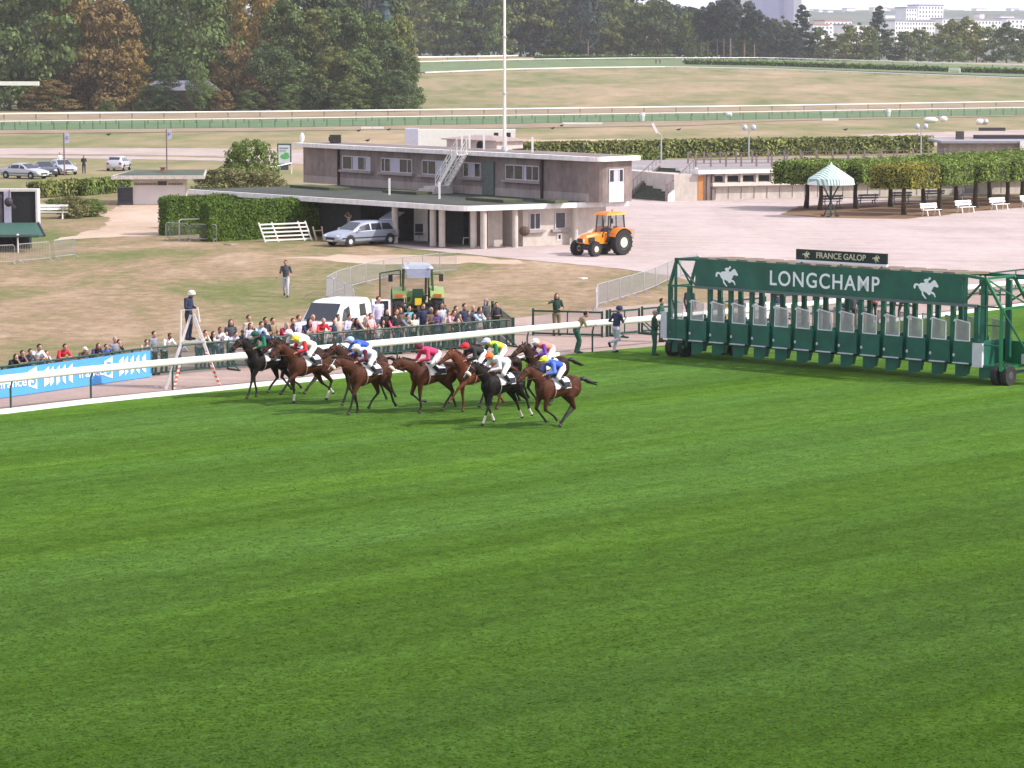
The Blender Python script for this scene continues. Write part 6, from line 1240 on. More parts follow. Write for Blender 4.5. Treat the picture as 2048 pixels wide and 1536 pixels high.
def lamp(x, y, top, kind, label):
    p = G(x, y); Y = p.y; h = CAMH - (top - HOR) * Y / F; t = thing('street_lamp', p, label, 'street lamp'); m = MB(); m.tube([p, p + V(0, 0, 2.2), p + V(0, 0, h - .35)], [.12, .07, .055], 8); m.build('pole', steel, t)
    m = MB()
    if kind: 
        m.bar(p + V(-.35, 0, h - .35), p + V(.35, 0, h - .35), .05); m.build('bracket', steel, t)
        for s in (-1, 1): m = MB(); m.ell(p + V(s * .38, 0, h - .15), (.24, .24, .26), 12, 8); m.build('lamp_globe', M('globe_glass', (.50, .52, .62), .2, .05, spec=.7), t, smooth=True)
    else: m.bar(p + V(-.35, 0, h - .25), p + V(-.75, 0, h + .55), .30, .2); m.bar(p + V(0, 0, h - .4), p + V(-.4, 0, h - .1), .06); m.build('lamp_head', white, t)
lamp(1322, 385, 258, 0, 'tall lamp with a tilted white flood head beside the wide steps'); lamp(1497, 372, 250, 1, 'twin globe lamp standing on the terrace beyond the cream openings'); lamp(1841, 362, 248, 1, 'twin globe lamp above the clipped trees near the end of the long hedge')
def polesign(x, y, top, label, txt):
    p = G(x, y); Y = p.y; h = CAMH - (top - HOR) * Y / F; t = thing('sign_post', p, label, 'sign'); m = MB(); m.tube([p, p + V(0, 0, h)], .07, 8); m.build('pole', M('pole_brown', (.18, .13, .14), .7), t)
    m = MB(); m.box(.08, .50, -.02, .02, h - .95, h - .02, fr=lambda a, b, c: p + V(a, b, c)); s = m.build('sign_panel', M('sign_lilac', (.48, .48, .62), .6, .05), t)
    put_text('lettering', txt, .42, p + V(.16, -.025, h - .62), (1, 0, 0), (0, 0, 1), (0, -1, 0), M('sign_ink', (.16, .2, .42), .6), s, .01, width=.26)
polesign(129, 352, 264, 'brown pole with a small lilac sign beside the silver saloon', 'G'); polesign(334, 346, 257, 'brown pole with a small lilac sign over the low hut', 'F')
# advertising panel and white barrier bar beyond the terrace
p = G(569, 340); t = thing('poster_panel', p, 'free standing poster panel with a green motif in a dark frame', 'poster panel')
f = lambda a, b, c: p + V(a, b, c); m = MB(); m.box(-.52, .52, -.1, .1, .35, 1.0 + .95, fr=f); m.box(-.3, .3, -.08, .08, 0, .35, fr=f); m.build('frame', M('panel_frame', (.05, .06, .08), .4), t)
m = MB(); m.box(-.43, .43, -.12, -.101, .48, 1.84, fr=f); pp = m.build('poster', M('poster_pale', (.55, .62, .62), .4, .1), t)
m = MB(); m.ell(f(.05, -.13, 1.0), (.34, .01, .2), 12, 6); m.ell(f(.15, -.13, 1.18), (.2, .01, .12), 10, 6); m.build('motif', M('poster_green', (.10, .38, .12), .5, .3, 6), pp)
m = MB(); m.box(-.35, .3, -.135, -.121, 1.55, 1.66, fr=f); m.box(-.35, .15, -.135, -.121, 1.38, 1.45, fr=f); m.build('print_line', M('poster_ink', (.22, .26, .3), .5), pp)
for c_ in [t]: c_.scale = (1.35, 1.35, 1.35)
m = MB(); a, b = G(540, 352), G(583, 348); m.tube([a, a + V(0, 0, .8), b + V(0, 0, 1.05), b], .06, 6); tag(m.build('bent_barrier', white), 'white bent tube barrier below the poster panel', 'barrier')
# stacked white frame leaning on the hedge, trestle, white bent tube
t = thing('white_fence_frame', G(575, 484), 'white slatted fence frame leaning on the clipped conifer hedge', 'frame'); a, b = G(531, 485), G(624, 481); d = (b - a).normalized(); n_ = V(-d.y, d.x, 0); L_ = (b - a).length
m = MB()
for k in range(5): z = .12 + k * .24; m.bar(a + n_ * (z * .35) - d * .05 * k + V(0, 0, z), a + d * L_ + n_ * (z * .35) - d * .05 * k + V(0, 0, z), .04, .09)
m.build('slats', white, t)
for q in (0, .28, .84, 1): m = MB(); m.bar(a + d * L_ * q, a + d * (L_ * q - .25) + n_ * .42 + V(0, 0, 1.2), .07); m.build('upright', white, t)
t = thing('trestle', G(640, 480), 'small wooden trestle beside the nose of the estate car', 'trestle'); p = G(640, 481); m = MB(); wood_m = M('raw_wood', (.50, .38, .26), .8, .15)
m.bar(p + V(-.2, 0, 0), p + V(-.45, .1, .85), .08); m.bar(p + V(.2, .2, 0), p + V(.1, .3, .85), .08); m.bar(p + V(-.38, .1, .6), p + V(.15, .25, .6), .06); m.build('frame', wood_m, t)
m = MB(); a = G(359, 481); m.tube([a, a + V(0, 0, 1.22), a + V(.12, 0, 1.3), a + V(2.1, .2, 1.36)], .045, 6); tag(m.build('bent_tube', M('tube_cream', (.62, .58, .48), .5)), 'cream bent tube standing behind the leaning steel barriers', 'tube')
# recess furniture: white plastic chair, office chair, posts
p = G(934, 490); t = thing('plastic_chair', p, 'white plastic garden chair in the shaded porch', 'chair'); f = lambda a, b, c: p + V(a, b, c); m = MB(); m.box(-.22, .22, -.22, .22, .42, .46, fr=f); m.build('seat', white, t)
m = MB(); m.tube([f(.2, -.2, .44), f(.26, -.2, .85), f(.26, .2, .85), f(.2, .2, .44)], .03, 6); m.bar(f(.25, 0, .46), f(.27, 0, .84), .03, .1); m.build('backrest', white, t)
for a, b in ((-.2, -.2), (.2, -.2), (.2, .2), (-.2, .2)): m = MB(); m.bar(f(a, b, .44), f(a * 1.2, b * 1.2, 0), .05); m.build('leg', white, t)
p = G(838, 484); t = thing('office_chair', p, 'black office chair against the white door of the porch', 'chair'); f = lambda a, b, c: p + V(a, b, c); m = MB(); m.box(-.25, .25, -.22, .22, .45, .54, fr=f); m.build('seat', trim, t); m = MB(); m.box(-.24, .24, .2, .26, .6, 1.1, fr=f); m.build('backrest', trim, t); m = MB(); m.tube([f(0, 0, .08), f(0, 0, .45)], .03, 6)
for k in range(5): m.bar(f(0, 0, .08), f(.28 * math.cos(k * 1.257), .28 * math.sin(k * 1.257), .04), .04)
m.build('base', steel, t)
p = G(690, 452, 0); 
# open box with green awning at the picture edge
p0 = G(-60, 497); p1 = G(77, 497); ts = thing('stage_trailer', G(0, 497), 'pale framed open trailer with dark inside and a lowered green deck', 'trailer'); fx = wallmap(p0, p1); LL = (p1 - p0).length
zt_ = lambda y: CAMH - (y - HOR) * p1.y / F
ztop = zt_(376); zd = zt_(443)
m = MB(); m.box(0, LL - .12, -.02, -.85, zd - .1, ztop - .15, fr=fx); m.build('dark_inside', darkin, ts)
m = MB(); m.box(0, LL, .06, -.9, ztop - .145, ztop, fr=fx); m.box(LL - .115, LL, .06, -.9, zd - .1, ztop - .15, fr=fx); m.build('shell', M('shell_white', (.62, .57, .55), .6, .1), ts)
ub = fx.u(12, 2); m = MB(); m.box(ub - .1, ub + .32, .0, .07, zd, ztop - .15, fr=fx); m.build('pillar', M('shell_lilac', (.42, .40, .50), .6, .1), ts)
m = MB(); m.box(ub - .9, ub - .2, -.01, .02, zd, ztop - .3, fr=fx); m.build('inner_panel', M('inner_panel', (.10, .08, .09), .8, .3), ts)
m = MB(); a = fx.u(78, 1.5); b0_ = fx(0, 0, zd); 
z2 = 1.0
m.hexa([fx(-.5, .08, zd - .06), fx(LL, .08, zd - .06), fx(LL + .95, 3.6, z2 - .08), fx(-.5, 3.6, z2 - .08), fx(-.5, .08, zd), fx(LL, .08, zd), fx(LL + .95, 3.6, z2), fx(-.5, 3.6, z2)]); m.build('green_deck', M('deck_green', (.045, .115, .09), .7, .15), ts)
m = MB(); m.bar(fx(-.5, 3.65, z2 - .04), fx(LL + .6, 3.45, z2 - .04), .1, .16); m.bar(fx(LL + .04, .1, zd), fx(LL + 1.0, 3.62, z2), .08, .12); m.build('deck_edge', M('deck_edge_dark', (.06, .04, .06), .6), ts)
m = MB(); m.box(0, LL - .5, .2, -.6, .0, zd - .35, fr=fx); m.build('skirt', darkin, ts)
for u in (LL - 1.9, LL - 3.2): m = MB(); m.lathe(fx(u, .4, .42), fx.n, [(-.3, .42), (0, .42)], 16); m.build('wheel', rubber, ts)
pz = fx(fx.u(36, 1, 3.4), 3.5, 0); m = MB(); m.tube([pz, pz + V(0, 0, 1.05)], .05, 6); m.ell(pz + V(0, 0, 1.02), (.1, .1, .07), 8, 5); m.build('support_leg', M('shell_white', (0, 0, 0)), ts)
pz = fx(fx.u(20, 2.5), .45, ztop - .75); m = MB(); m.ell(pz, (.26, .2, .28), 10, 7); m.bar(pz, pz + V(0, .3, .7), .05); m.bar(pz + V(.15, -.1, -.1), pz + V(.4, -.1, -.35), .16); tag(m.build('stage_lamp', M('lamp_dark', (.05, .035, .045), .6)), 'dark stage lamp hanging under the roof of the open trailer', 'lamp')
# horizontal white arm entering from the picture edge
pa_ = AY(-260, 166, 100); pb_ = AY(78, 167, 100); t = thing('camera_boom', V(pa_.x, pa_.y, 0), 'white horizontal boom reaching into view before the woods', 'boom'); m = MB(); m.bar(pa_, pb_, .14, .14); m.build('arm', M('boom_white', (.86, .82, .72), .4, .03), t); m = MB(); m.tube([V(pa_.x, pa_.y, 0), pa_], .14, 10); m.build('mast', steel, t)
# small things on the lawn and the path
for i, (x, y, s, lab) in enumerate(((1165, 558, .09, 'scrap of white paper on the lawn beyond the green gate'), (463, 490, .16, 'flat pale slab before the clipped conifer hedge'),)):
    p = G(x, y); m = MB(); m.prism([p + V(-s * 3, 0, .01), p + V(0, -s * 2, .01), p + V(s * 3, s, .01), p + V(s, s * 3, .01)], (0, 0, .05)); tag(m.build('litter' if i == 0 else 'slab', white if i == 0 else concrete_l), lab, 'litter' if i == 0 else 'slab')
rb = random.Random(8)
for i, (x, y) in enumerate(((1105, 259), (1123, 254), (217, 272), (717, 264), (777, 262), (1691, 262), (735, 284), (1357, 262))):
    p = G(x, y); m = MB(); m.ell(p + V(0, 0, .22), (.3, .16, .13), 8, 5); m.ell(p + V(.26, 0, .38), (.09, .08, .09), 6, 4); m.prism([p + V(-.28, -.05, .22), p + V(-.55, 0, .16), p + V(-.28, .05, .22)], (0, 0, .03)); m.bar(p, p + V(0, 0, .15), .04)
    tag(m.build('crow', M('crow_black', (.02, .02, .022), .6)), 'small dark crow on the dry infield grass', 'crow', 'dark crows on the infield')
# boards on the fence behind the starting gate
for i, (x0, x1, y, mt, lab) in enumerate(((1442, 1468, 648, M('board_yellow', (.75, .45, .10), .6, .1), 'yellow board on the fence seen through the starting gate'), (1478, 1545, 645, M('board_white', (.82, .80, .80), .5, .05), 'white board on the fence seen through the starting gate'))):
    a, b = G(x0, y), G(x1, y - 3); ff = wallmap(a, b); m = MB(); m.box(0, (b - a).length, .1, .16, .15, .85, fr=ff); m.box(.1, .16, .0, .1, 0, .85, fr=ff); m.box((b - a).length - .16, (b - a).length - .1, .0, .1, 0, .85, fr=ff); tag(m.build('sponsor_board', mt), lab, 'board')
# ------------------------------------------------------------------ people and horses
def remesh(mb, voxel, smooth=3):
    me = bpy.data.meshes.new('tmp'); me.from_pydata(mb.v, [], mb.f); o = bpy.data.objects.new('tmp', me); sc.collection.objects.link(o)
    bm = bmesh.new(); bm.from_mesh(me); bmesh.ops.recalc_face_normals(bm, faces=bm.faces); bm.to_mesh(me); bm.free()
    r = o.modifiers.new('r', 'REMESH'); r.mode = 'VOXEL'; r.voxel_size = voxel; r.use_smooth_shade = True
    if smooth: s = o.modifiers.new('s', 'SMOOTH'); s.iterations = smooth; s.factor = .5
    dg = bpy.context.evaluated_depsgraph_get(); out = bpy.data.meshes.new_from_object(o.evaluated_get(dg)); bpy.data.objects.remove(o); bpy.data.meshes.remove(me); return out
def mesh_np(me):
    v = np.empty(len(me.vertices) * 3); me.vertices.foreach_get('co', v); v = v.reshape(-1, 3); c = np.empty(len(me.polygons) * 3); me.polygons.foreach_get('center', c); return v, c.reshape(-1, 3)
def seg_labels(C_, segs):
    """segs: (p0, p1, r, label) -> label of the closest limb for every face"""
    best = np.full(len(C_), 1e9); lab = np.zeros(len(C_), int)
    for p0, p1, r, l in segs:
        a = np.array(p0); b = np.array(p1); d = b - a; t = np.clip(((C_ - a) @ d) / (d @ d + 1e-9), 0, 1); q = a + t[:, None] * d; ds = np.linalg.norm(C_ - q, axis=1) - r
        m = ds < best; best[m] = ds[m]; lab[m] = l
    return lab
def shell(me, mask, off, name):
    """clothing: the faces of the body under it, pushed out a little"""
    v, c = mesh_np(me); nrm = np.empty(len(me.vertices) * 3); me.vertex_normals.foreach_get('vector', nrm); nrm = nrm.reshape(-1, 3); P = v + nrm * off
    polys = [tuple(me.polygons[i].vertices) for i in np.nonzero(mask)[0]]
    if not polys: return None
    used = sorted({i for p in polys for i in p}); mp = {j: k for k, j in enumerate(used)}
    m2 = bpy.data.meshes.new(name); m2.from_pydata([tuple(P[j]) for j in used], [], [tuple(mp[i] for i in p) for p in polys]); m2.shade_smooth(); return m2
def hand_mesh(mb, wrist, d, side, curl=.5):
    """palm, four fingers of unequal length and a thumb"""
    d = Vector(d).normalized(); s = Vector(side).normalized(); dn = d.cross(s).normalized(); w_ = Vector(wrist)
    mb.hexa([w_ - s * .028 - dn * .012, w_ + s * .028 - dn * .012, w_ + d * .09 + s * .04 - dn * .012, w_ + d * .09 - s * .04 - dn * .012, w_ - s * .028 + dn * .014, w_ + s * .028 + dn * .014, w_ + d * .09 + s * .04 + dn * .014, w_ + d * .09 - s * .04 + dn * .014])
    for k, L in enumerate((.065, .078, .074, .055)):
        b = w_ + d * .088 + s * (-.030 + k * .020); mb.tube([b, b + d * L * .55 + dn * L * .2 * curl, b + d * L * .9 + dn * L * .7 * curl], [.0095, .0085, .006], 5)
    b = w_ + d * .02 - s * .035; mb.tube([b, b - s * .03 + d * .03, b - s * .035 + d * .062 + dn * .015], [.012, .010, .007], 5)
PEOPLE = {}
def person_mesh(key):
    if key in PEOPLE: return PEOPLE[key]
    pose, sleeves, legs, hairk = key
    pel = V(0, 0, .93); ch = V(.01, 0, 1.28); nk = V(0, 0, 1.47); hd = V(.03, 0, 1.62); hips = [V(0, s * .09, .91) for s in (1, -1)]; kn = [V(.03, s * .10, .49) for s in (1, -1)]; an = [V(-.02, s * .11, .08) for s in (1, -1)]; sh = [V(0, s * .185, 1.41) for s in (1, -1)]
    el = [V(-.02, s * .24, 1.13) for s in (1, -1)]; ha = [V(.08, s * .24, .88) for s in (1, -1)]; toe = [a + V(.17, s * .02, -.035) for a, s in zip(an, (1, -1))]
    if pose == 'lean':
        pel = V(-.30, 0, .93); ch = V(-.10, 0, 1.22); nk = V(.05, 0, 1.37); hd = V(.14, 0, 1.50); hips = [V(-.30, s * .09, .91) for s in (1, -1)]; kn = [V(-.26, s * .1, .49) for s in (1, -1)]; an = [V(-.32, s * .12, .08) for s in (1, -1)]; sh = [V(.02, s * .185, 1.33) for s in (1, -1)]; el = [V(.16, s * .27, 1.13) for s in (1, -1)]; ha = [V(.30, s * .04, 1.13) for s in (1, -1)]; ha[0].z += .02
        toe = [a + V(.17, 0, -.035) for a in an]
    if pose == 'chin':
        pel = V(-.30, 0, .93); ch = V(-.08, 0, 1.20); nk = V(.08, 0, 1.34); hd = V(.17, 0, 1.46); hips = [V(-.30, s * .09, .91) for s in (1, -1)]; kn = [V(-.26, s * .1, .49) for s in (1, -1)]; an = [V(-.32, s * .12, .08) for s in (1, -1)]; sh = [V(.05, s * .185, 1.30) for s in (1, -1)]; el = [V(.26, s * .17, 1.12) for s in (1, -1)]; ha = [V(.24, .05, 1.33), V(.27, -.02, 1.14)]; toe = [a + V(.17, 0, -.035) for a in an]
    if pose == 'cross': el = [V(.04, s * .27, 1.13) for s in (1, -1)]; ha = [V(.19, -.06, 1.17), V(.20, .06, 1.20)]
    if pose == 'camera': el = [V(.20, s * .26, 1.25) for s in (1, -1)]; ha = [V(.24, s * .07, 1.56) for s in (1, -1)]
    if pose == 'arms_up': el = [V(.10, s * .36, 1.55) for s in (1, -1)]; ha = [V(.12, s * .12, 1.72) for s in (1, -1)]
    if pose == 'hold': el = [V(.05, s * .26, 1.14) for s in (1, -1)]; ha = [V(.26, s * .10, 1.18) for s in (1, -1)]
    if pose == 'sit':
        pel = V(-.05, 0, .93); kn = [V(.34, s * .12, .93) for s in (1, -1)]; an = [V(.36, s * .12, .52) for s in (1, -1)]; toe = [a + V(.15, 0, -.07) for a in an]; el = [V(.10, s * .22, 1.15) for s in (1, -1)]; ha = [V(.26, s * .09, 1.04) for s in (1, -1)]; hips = [V(-.03, s * .09, .92) for s in (1, -1)]
    if pose == 'walk': kn = [V(.16, .1, .50), V(-.02, -.1, .48)]; an = [V(.20, .1, .09), V(-.26, -.1, .18)]; toe = [an[0] + V(.17, 0, -.03), an[1] + V(.12, 0, -.10)]; el = [V(-.08, .26, 1.14), V(.06, -.26, 1.14)]; ha = [V(.10, .16, 1.02), V(.16, -.36, 1.0)]
    if pose == 'run': pel = V(0, 0, .95); ch = V(.05, 0, 1.28); nk = V(.09, 0, 1.46); hd = V(.15, 0, 1.60); kn = [V(.10, .1, .52), V(.06, -.1, .52)]; an = [V(-.02, .1, .10), V(-.38, -.1, .45)]; toe = [an[0] + V(.17, 0, -.03), an[1] + V(.02, 0, -.16)]; sh = [V(.05, s * .18, 1.40) for s in (1, -1)]; el = [V(-.12, .24, 1.18), V(.12, -.24, 1.16)]; ha = [V(.14, .22, 1.12), V(.34, -.16, 1.30)]
    if pose == 'stoop': pel = V(-.10, 0, .90); ch = V(.10, 0, 1.20); nk = V(.20, 0, 1.36); hd = V(.30, 0, 1.46); hips = [V(-.1, s * .1, .88) for s in (1, -1)]; kn = [V(.05, .16, .48), V(.02, -.16, .48)]; an = [V(-.06, .22, .08), V(-.10, -.24, .08)]; toe = [a + V(.17, 0, -.035) for a in an]; sh = [V(.15, s * .185, 1.30) for s in (1, -1)]; el = [V(.22, s * .26, 1.06) for s in (1, -1)]; ha = [V(.42, s * .12, 1.05) for s in (1, -1)]
    if pose == 'point': el = [V(.05, .26, 1.16), V(.12, -.40, 1.36)]; ha = [V(.22, .10, 1.12), V(.30, -.58, 1.38)]
    if pose == 'look_down': nk = V(.06, 0, 1.46); hd = V(.13, 0, 1.58); el = [V(.02, s * .25, 1.15) for s in (1, -1)]; ha = [V(.26, s * .10, 1.08) for s in (1, -1)]
    m = MB(); segs = []; Vz = Vector
    tor = [pel + V(0, 0, -.07), pel + (ch - pel) * .3, ch, ch + (nk - ch) * .75]; m.tube(tor, [.155, .135, .165, .12], 12, ry=[.115, .105, .115, .09], side=(0, 1, 0)); m.ell(pel, (.11, .155, .11), 12, 8)
    for i in (0, 1):
        m.tube([hips[i], hips[i].lerp(kn[i], .4), kn[i]], [.088, .078, .056], 10); m.ell(kn[i], (.057,) * 3, 8, 6); m.tube([kn[i], kn[i].lerp(an[i], .35), an[i]], [.054, .055, .037], 10)
        m.ell(an[i], (.042,) * 3, 8, 6); m.tube([an[i] + V(-.04, 0, -.02), toe[i]], [.042, .034], 8); m.ell(toe[i], (.05, .04, .032), 8, 6)
        m.ell(sh[i], (.062, .06, .062), 10, 7); m.tube([sh[i], el[i]], [.052, .041], 9); m.ell(el[i], (.04,) * 3, 8, 6); m.tube([el[i], ha[i]], [.039, .026], 9)
        m.tube([ch + (nk - ch) * .55, sh[i]], [.085, .055], 9)
    m.tube([nk - (nk - ch) * .1, nk.lerp(hd, .55)], [.056, .050], 9)
    m.ell(hd + V(0, 0, .02), (.096, .078, .112), 14, 10); m.ell(hd + V(.035, 0, -.055), (.055, .052, .05), 10, 7); m.ell(hd + V(.098, 0, -.008), (.02, .013, .02), 6, 5)
    for s in (1, -1): m.ell(hd + V(0, s * .08, .0), (.02, .012, .03), 6, 5)
    body = remesh(m, .0185, 2)
    L_ = {'skin': 0, 'top': 1, 'fore': 2, 'pants': 3, 'shin': 4, 'shoe': 5, 'head': 6}
    segs = [(tor[1], ch + (nk - ch) * .6, .15, 1), (pel + V(0, 0, -.06), pel + V(0, 0, .02), .13, 3), (nk + V(0, 0, -.0), hd, .055, 6), (hd, hd + V(0, 0, .05), .1, 6)]
    for i in (0, 1): segs += [(sh[i], el[i], .05, 1), (el[i].lerp(ha[i], .15), ha[i], .035, 2), (hips[i], kn[i], .08, 3), (kn[i].lerp(an[i], .12), an[i], .045, 4), (an[i] + V(0, 0, -.03), toe[i], .045, 5)]
    v, c = mesh_np(body); lab = seg_labels(c, segs)
    top = np.isin(lab, [1] + ([2] if sleeves == 'long' else [])); 
    if sleeves == 'none': top = lab == 1
    if sleeves == 'long':   # leave the hands bare
        for i in (0, 1): top &= ~(np.linalg.norm(c - np.array(ha[i]), axis=1) < .035)
    pants = np.isin(lab, [3] + ([4] if legs == 'long' else []))
    shoes = lab == 5
    parts = {'shirt': shell(body, top, .012, 'shirt'), 'trousers': shell(body, pants, .012 if legs != 'loose' else .03, 'trousers'), 'shoe0': shell(body, shoes & (c[:, 1] > 0), .010, 'shoe'), 'shoe1': shell(body, shoes & (c[:, 1] < 0), .010, 'shoe')}
    # hair
    hm = MB(); 
    if hairk == 'short': hm.ell(hd + V(-.014, 0, .045), (.098, .086, .100), 14, 9)
    elif hairk == 'long': hm.ell(hd + V(-.02, 0, .035), (.105, .096, .11), 14, 9); hm.tube([hd + V(-.05, 0, .02), hd + V(-.075, 0, -.12), hd + V(-.07, 0, -.25)], [.09, .085, .04], 10, ry=[.06, .05, .03], side=(0, 1, 0)); [hm.tube([hd + V(.0, s * .07, .03), hd + V(.0, s * .092, -.10), hd + V(.01, s * .095, -.2)], [.035, .03, .015], 7) for s in (1, -1)]
    elif hairk == 'cap': hm.ell(hd + V(-.005, 0, .055), (.108, .094, .088), 14, 9); hm.hexa([hd + V(.06, -.06, .03), hd + V(.19, -.045, .012), hd + V(.19, .045, .012), hd + V(.06, .06, .03), hd + V(.06, -.06, .045), hd + V(.19, -.045, .027), hd + V(.19, .045, .027), hd + V(.06, .06, .045)])
    elif hairk == 'helmet': hm.ell(hd + V(.0, 0, .05), (.135, .115, .10), 14, 9); hm.lathe(hd + V(0, 0, .012), (0, 0, 1), [(0, .15), (.02, .135)], 16)
    if hm.v:
        hme = bpy.data.meshes.new('hair'); P = np.array([tuple(p) for p in hm.v]); rg = np.random.default_rng(4)
        if hairk in ('short', 'long'):
            face = (P[:, 0] > hd.x + .035) & (P[:, 2] < hd.z + .075); P[face, 0] = np.minimum(P[face, 0], hd.x + .03); P = P + rg.normal(size=P.shape) * .004
        hme.from_pydata([tuple(p) for p in P], [], hm.f); hme.shade_smooth(); parts['hair' if hairk in ('short', 'long') else ('cap' if hairk == 'cap' else 'helmet')] = hme
    # hands, eyes and mouth joined to the body mesh
    x = MB()
    for i, s in ((0, 1), (1, -1)): d = (ha[i] - el[i]); hand_mesh(x, ha[i], d, V(0, s, 0) if abs(d.normalized().y) < .9 else V(1, 0, 0), .6)
    ex = MB()
    for s in (1, -1): ex.ell(hd + V(.088, s * .032, .022), (.012, .016, .010), 6, 4)
    ex.ell(hd + V(.082, 0, -.058), (.012, .026, .008), 6, 4)
    bm = bmesh.new(); bm.from_mesh(body)
    for mbx, mi in ((x, 0), (ex, 1)):
        vs = [bm.verts.new(p) for p in mbx.v]
        for f in mbx.f:
            try: ff = bm.faces.new([vs[i] for i in f]); ff.material_index = mi; ff.smooth = True
            except ValueError: pass
    bm.to_mesh(body); bm.free(); body.name = 'person'
    PEOPLE[key] = (body, parts, hd.z + .13, hd.copy()); return PEOPLE[key]
skins = [M('skin_a', (.52, .29, .20), .6, .06), M('skin_b', (.42, .22, .15), .6, .06), M('skin_c', (.26, .13, .085), .6, .06)]; eye_m = M('face_dark', (.10, .04, .035), .6)
def cloth(c): return M('cloth_%02x%02x%02x' % tuple(int(255 * min(1, x)) for x in c), c, .85, .10, 6)
C = dict(white=(.72, .71, .72), black=(.022, .022, .025), navy=(.025, .032, .075), red=(.55, .03, .05), crimson=(.38, .02, .05), grey=(.22, .22, .25), lgrey=(.45, .45, .52), beige=(.47, .38, .32), khaki=(.26, .20, .12), green=(.02, .09, .06), dgreen=(.015, .045, .035), teal=(.10, .30, .38), lilac=(.52, .50, .66), purple=(.06, .04, .14), brown=(.13, .08, .06), denim=(.10, .14, .22), blue=(.06, .12, .42), pink=(.68, .40, .42), cream=(.66, .58, .50), lblue=(.40, .52, .70), suit=(.03, .03, .035), charc=(.06, .065, .08), yellow=(.70, .55, .05), jeans=(.09, .12, .19), jeansd=(.035, .045, .08), hotpink=(.60, .10, .16))
HC = dict(dark=(.018, .013, .011), brown=(.07, .035, .02), blonde=(.32, .20, .09), red=(.12, .03, .015), grey=(.3, .28, .27), white=(.75, .74, .72), navy=(.03, .035, .08), green=(.015, .05, .035))
def person(p, yaw, label, pose='stand', top='grey', legs='jeans', hair='dark', hk='short', sleeves='short', leg='long', skin=0, s=1.0, group=None, shoes='black'):
    body, parts, h, hd = person_mesh((pose, sleeves, leg, hk))
    o = bpy.data.objects.new('person', body); sc.collection.objects.link(o); o.location = p; o.rotation_euler = (0, 0, yaw); o.scale = (s, s, s); tag(o, label, 'person', group)
    if not body.materials: body.materials.append(skins[0]); body.materials.append(eye_m)
    o.material_slots[0].link = 'OBJECT'; o.material_slots[0].material = skins[skin]
    for nm, me in parts.items():
        if me is None: continue
        if not me.materials: me.materials.append(white)
        nm = nm.rstrip('01'); c = bpy.data.objects.new(nm, me); sc.collection.objects.link(c); c.parent = o; c.material_slots[0].link = 'OBJECT'
        c.material_slots[0].material = cloth(C[top]) if nm == 'shirt' else cloth(C[legs]) if nm == 'trousers' else cloth(C[shoes]) if nm == 'shoe' else cloth(HC[hair])
    return o
fdir = lambda px: math.atan2(-RAILDIR.x, RAILDIR.y)
FACE = math.atan2(HPERP.y, HPERP.x) if HPERP.y < 0 else math.atan2(-HPERP.y, -HPERP.x)
fpath = [(G(x, y), x) for x, y in FENCEPX]
def fence_at(px):
    ys = float(np.interp(px, [q[0] for q in FENCEPX], [q[1] for q in FENCEPX])); return G(px, ys)
def spect(hx, hy, label, pose, **k):
    """a spectator whose head is seen at (hx, hy); the depth behind the fence follows from the height"""
    base = person_mesh((pose, k.get('sleeves', 'short'), k.get('leg', 'long'), k.get('hk', 'short'))); hd = base[3]; zh = hd.z
    s = k.pop('s', 1.0); fpnt = fence_at(hx); dmin = fpnt.y + k.pop('back', .35); Y = 0
    if pose in ('lean', 'chin'): Y = dmin + .12
    else:
        Y = (CAMH - zh * s) * F / (hy - HOR); Y = min(max(Y, dmin + .15), fpnt.y + 4.0)
    lift = k.pop('z', 0.0)
    zneed = CAMH - (hy - HOR) * Y / F        # world height the head must have
    if lift: sc_ = s; z0 = zneed - zh * s
    else: sc_ = max(.55, min(1.12, zneed / zh)); z0 = 0
    yaw = FACE + k.pop('turn', 0.0)
    p = XY(hx, Y, zneed); off = Matrix.Rotation(yaw, 3, 'Z') @ Vector((hd.x, hd.y, 0)) * sc_
    person(V(p.x - off.x, Y - off.y, z0), yaw, label, pose, s=sc_, **k)
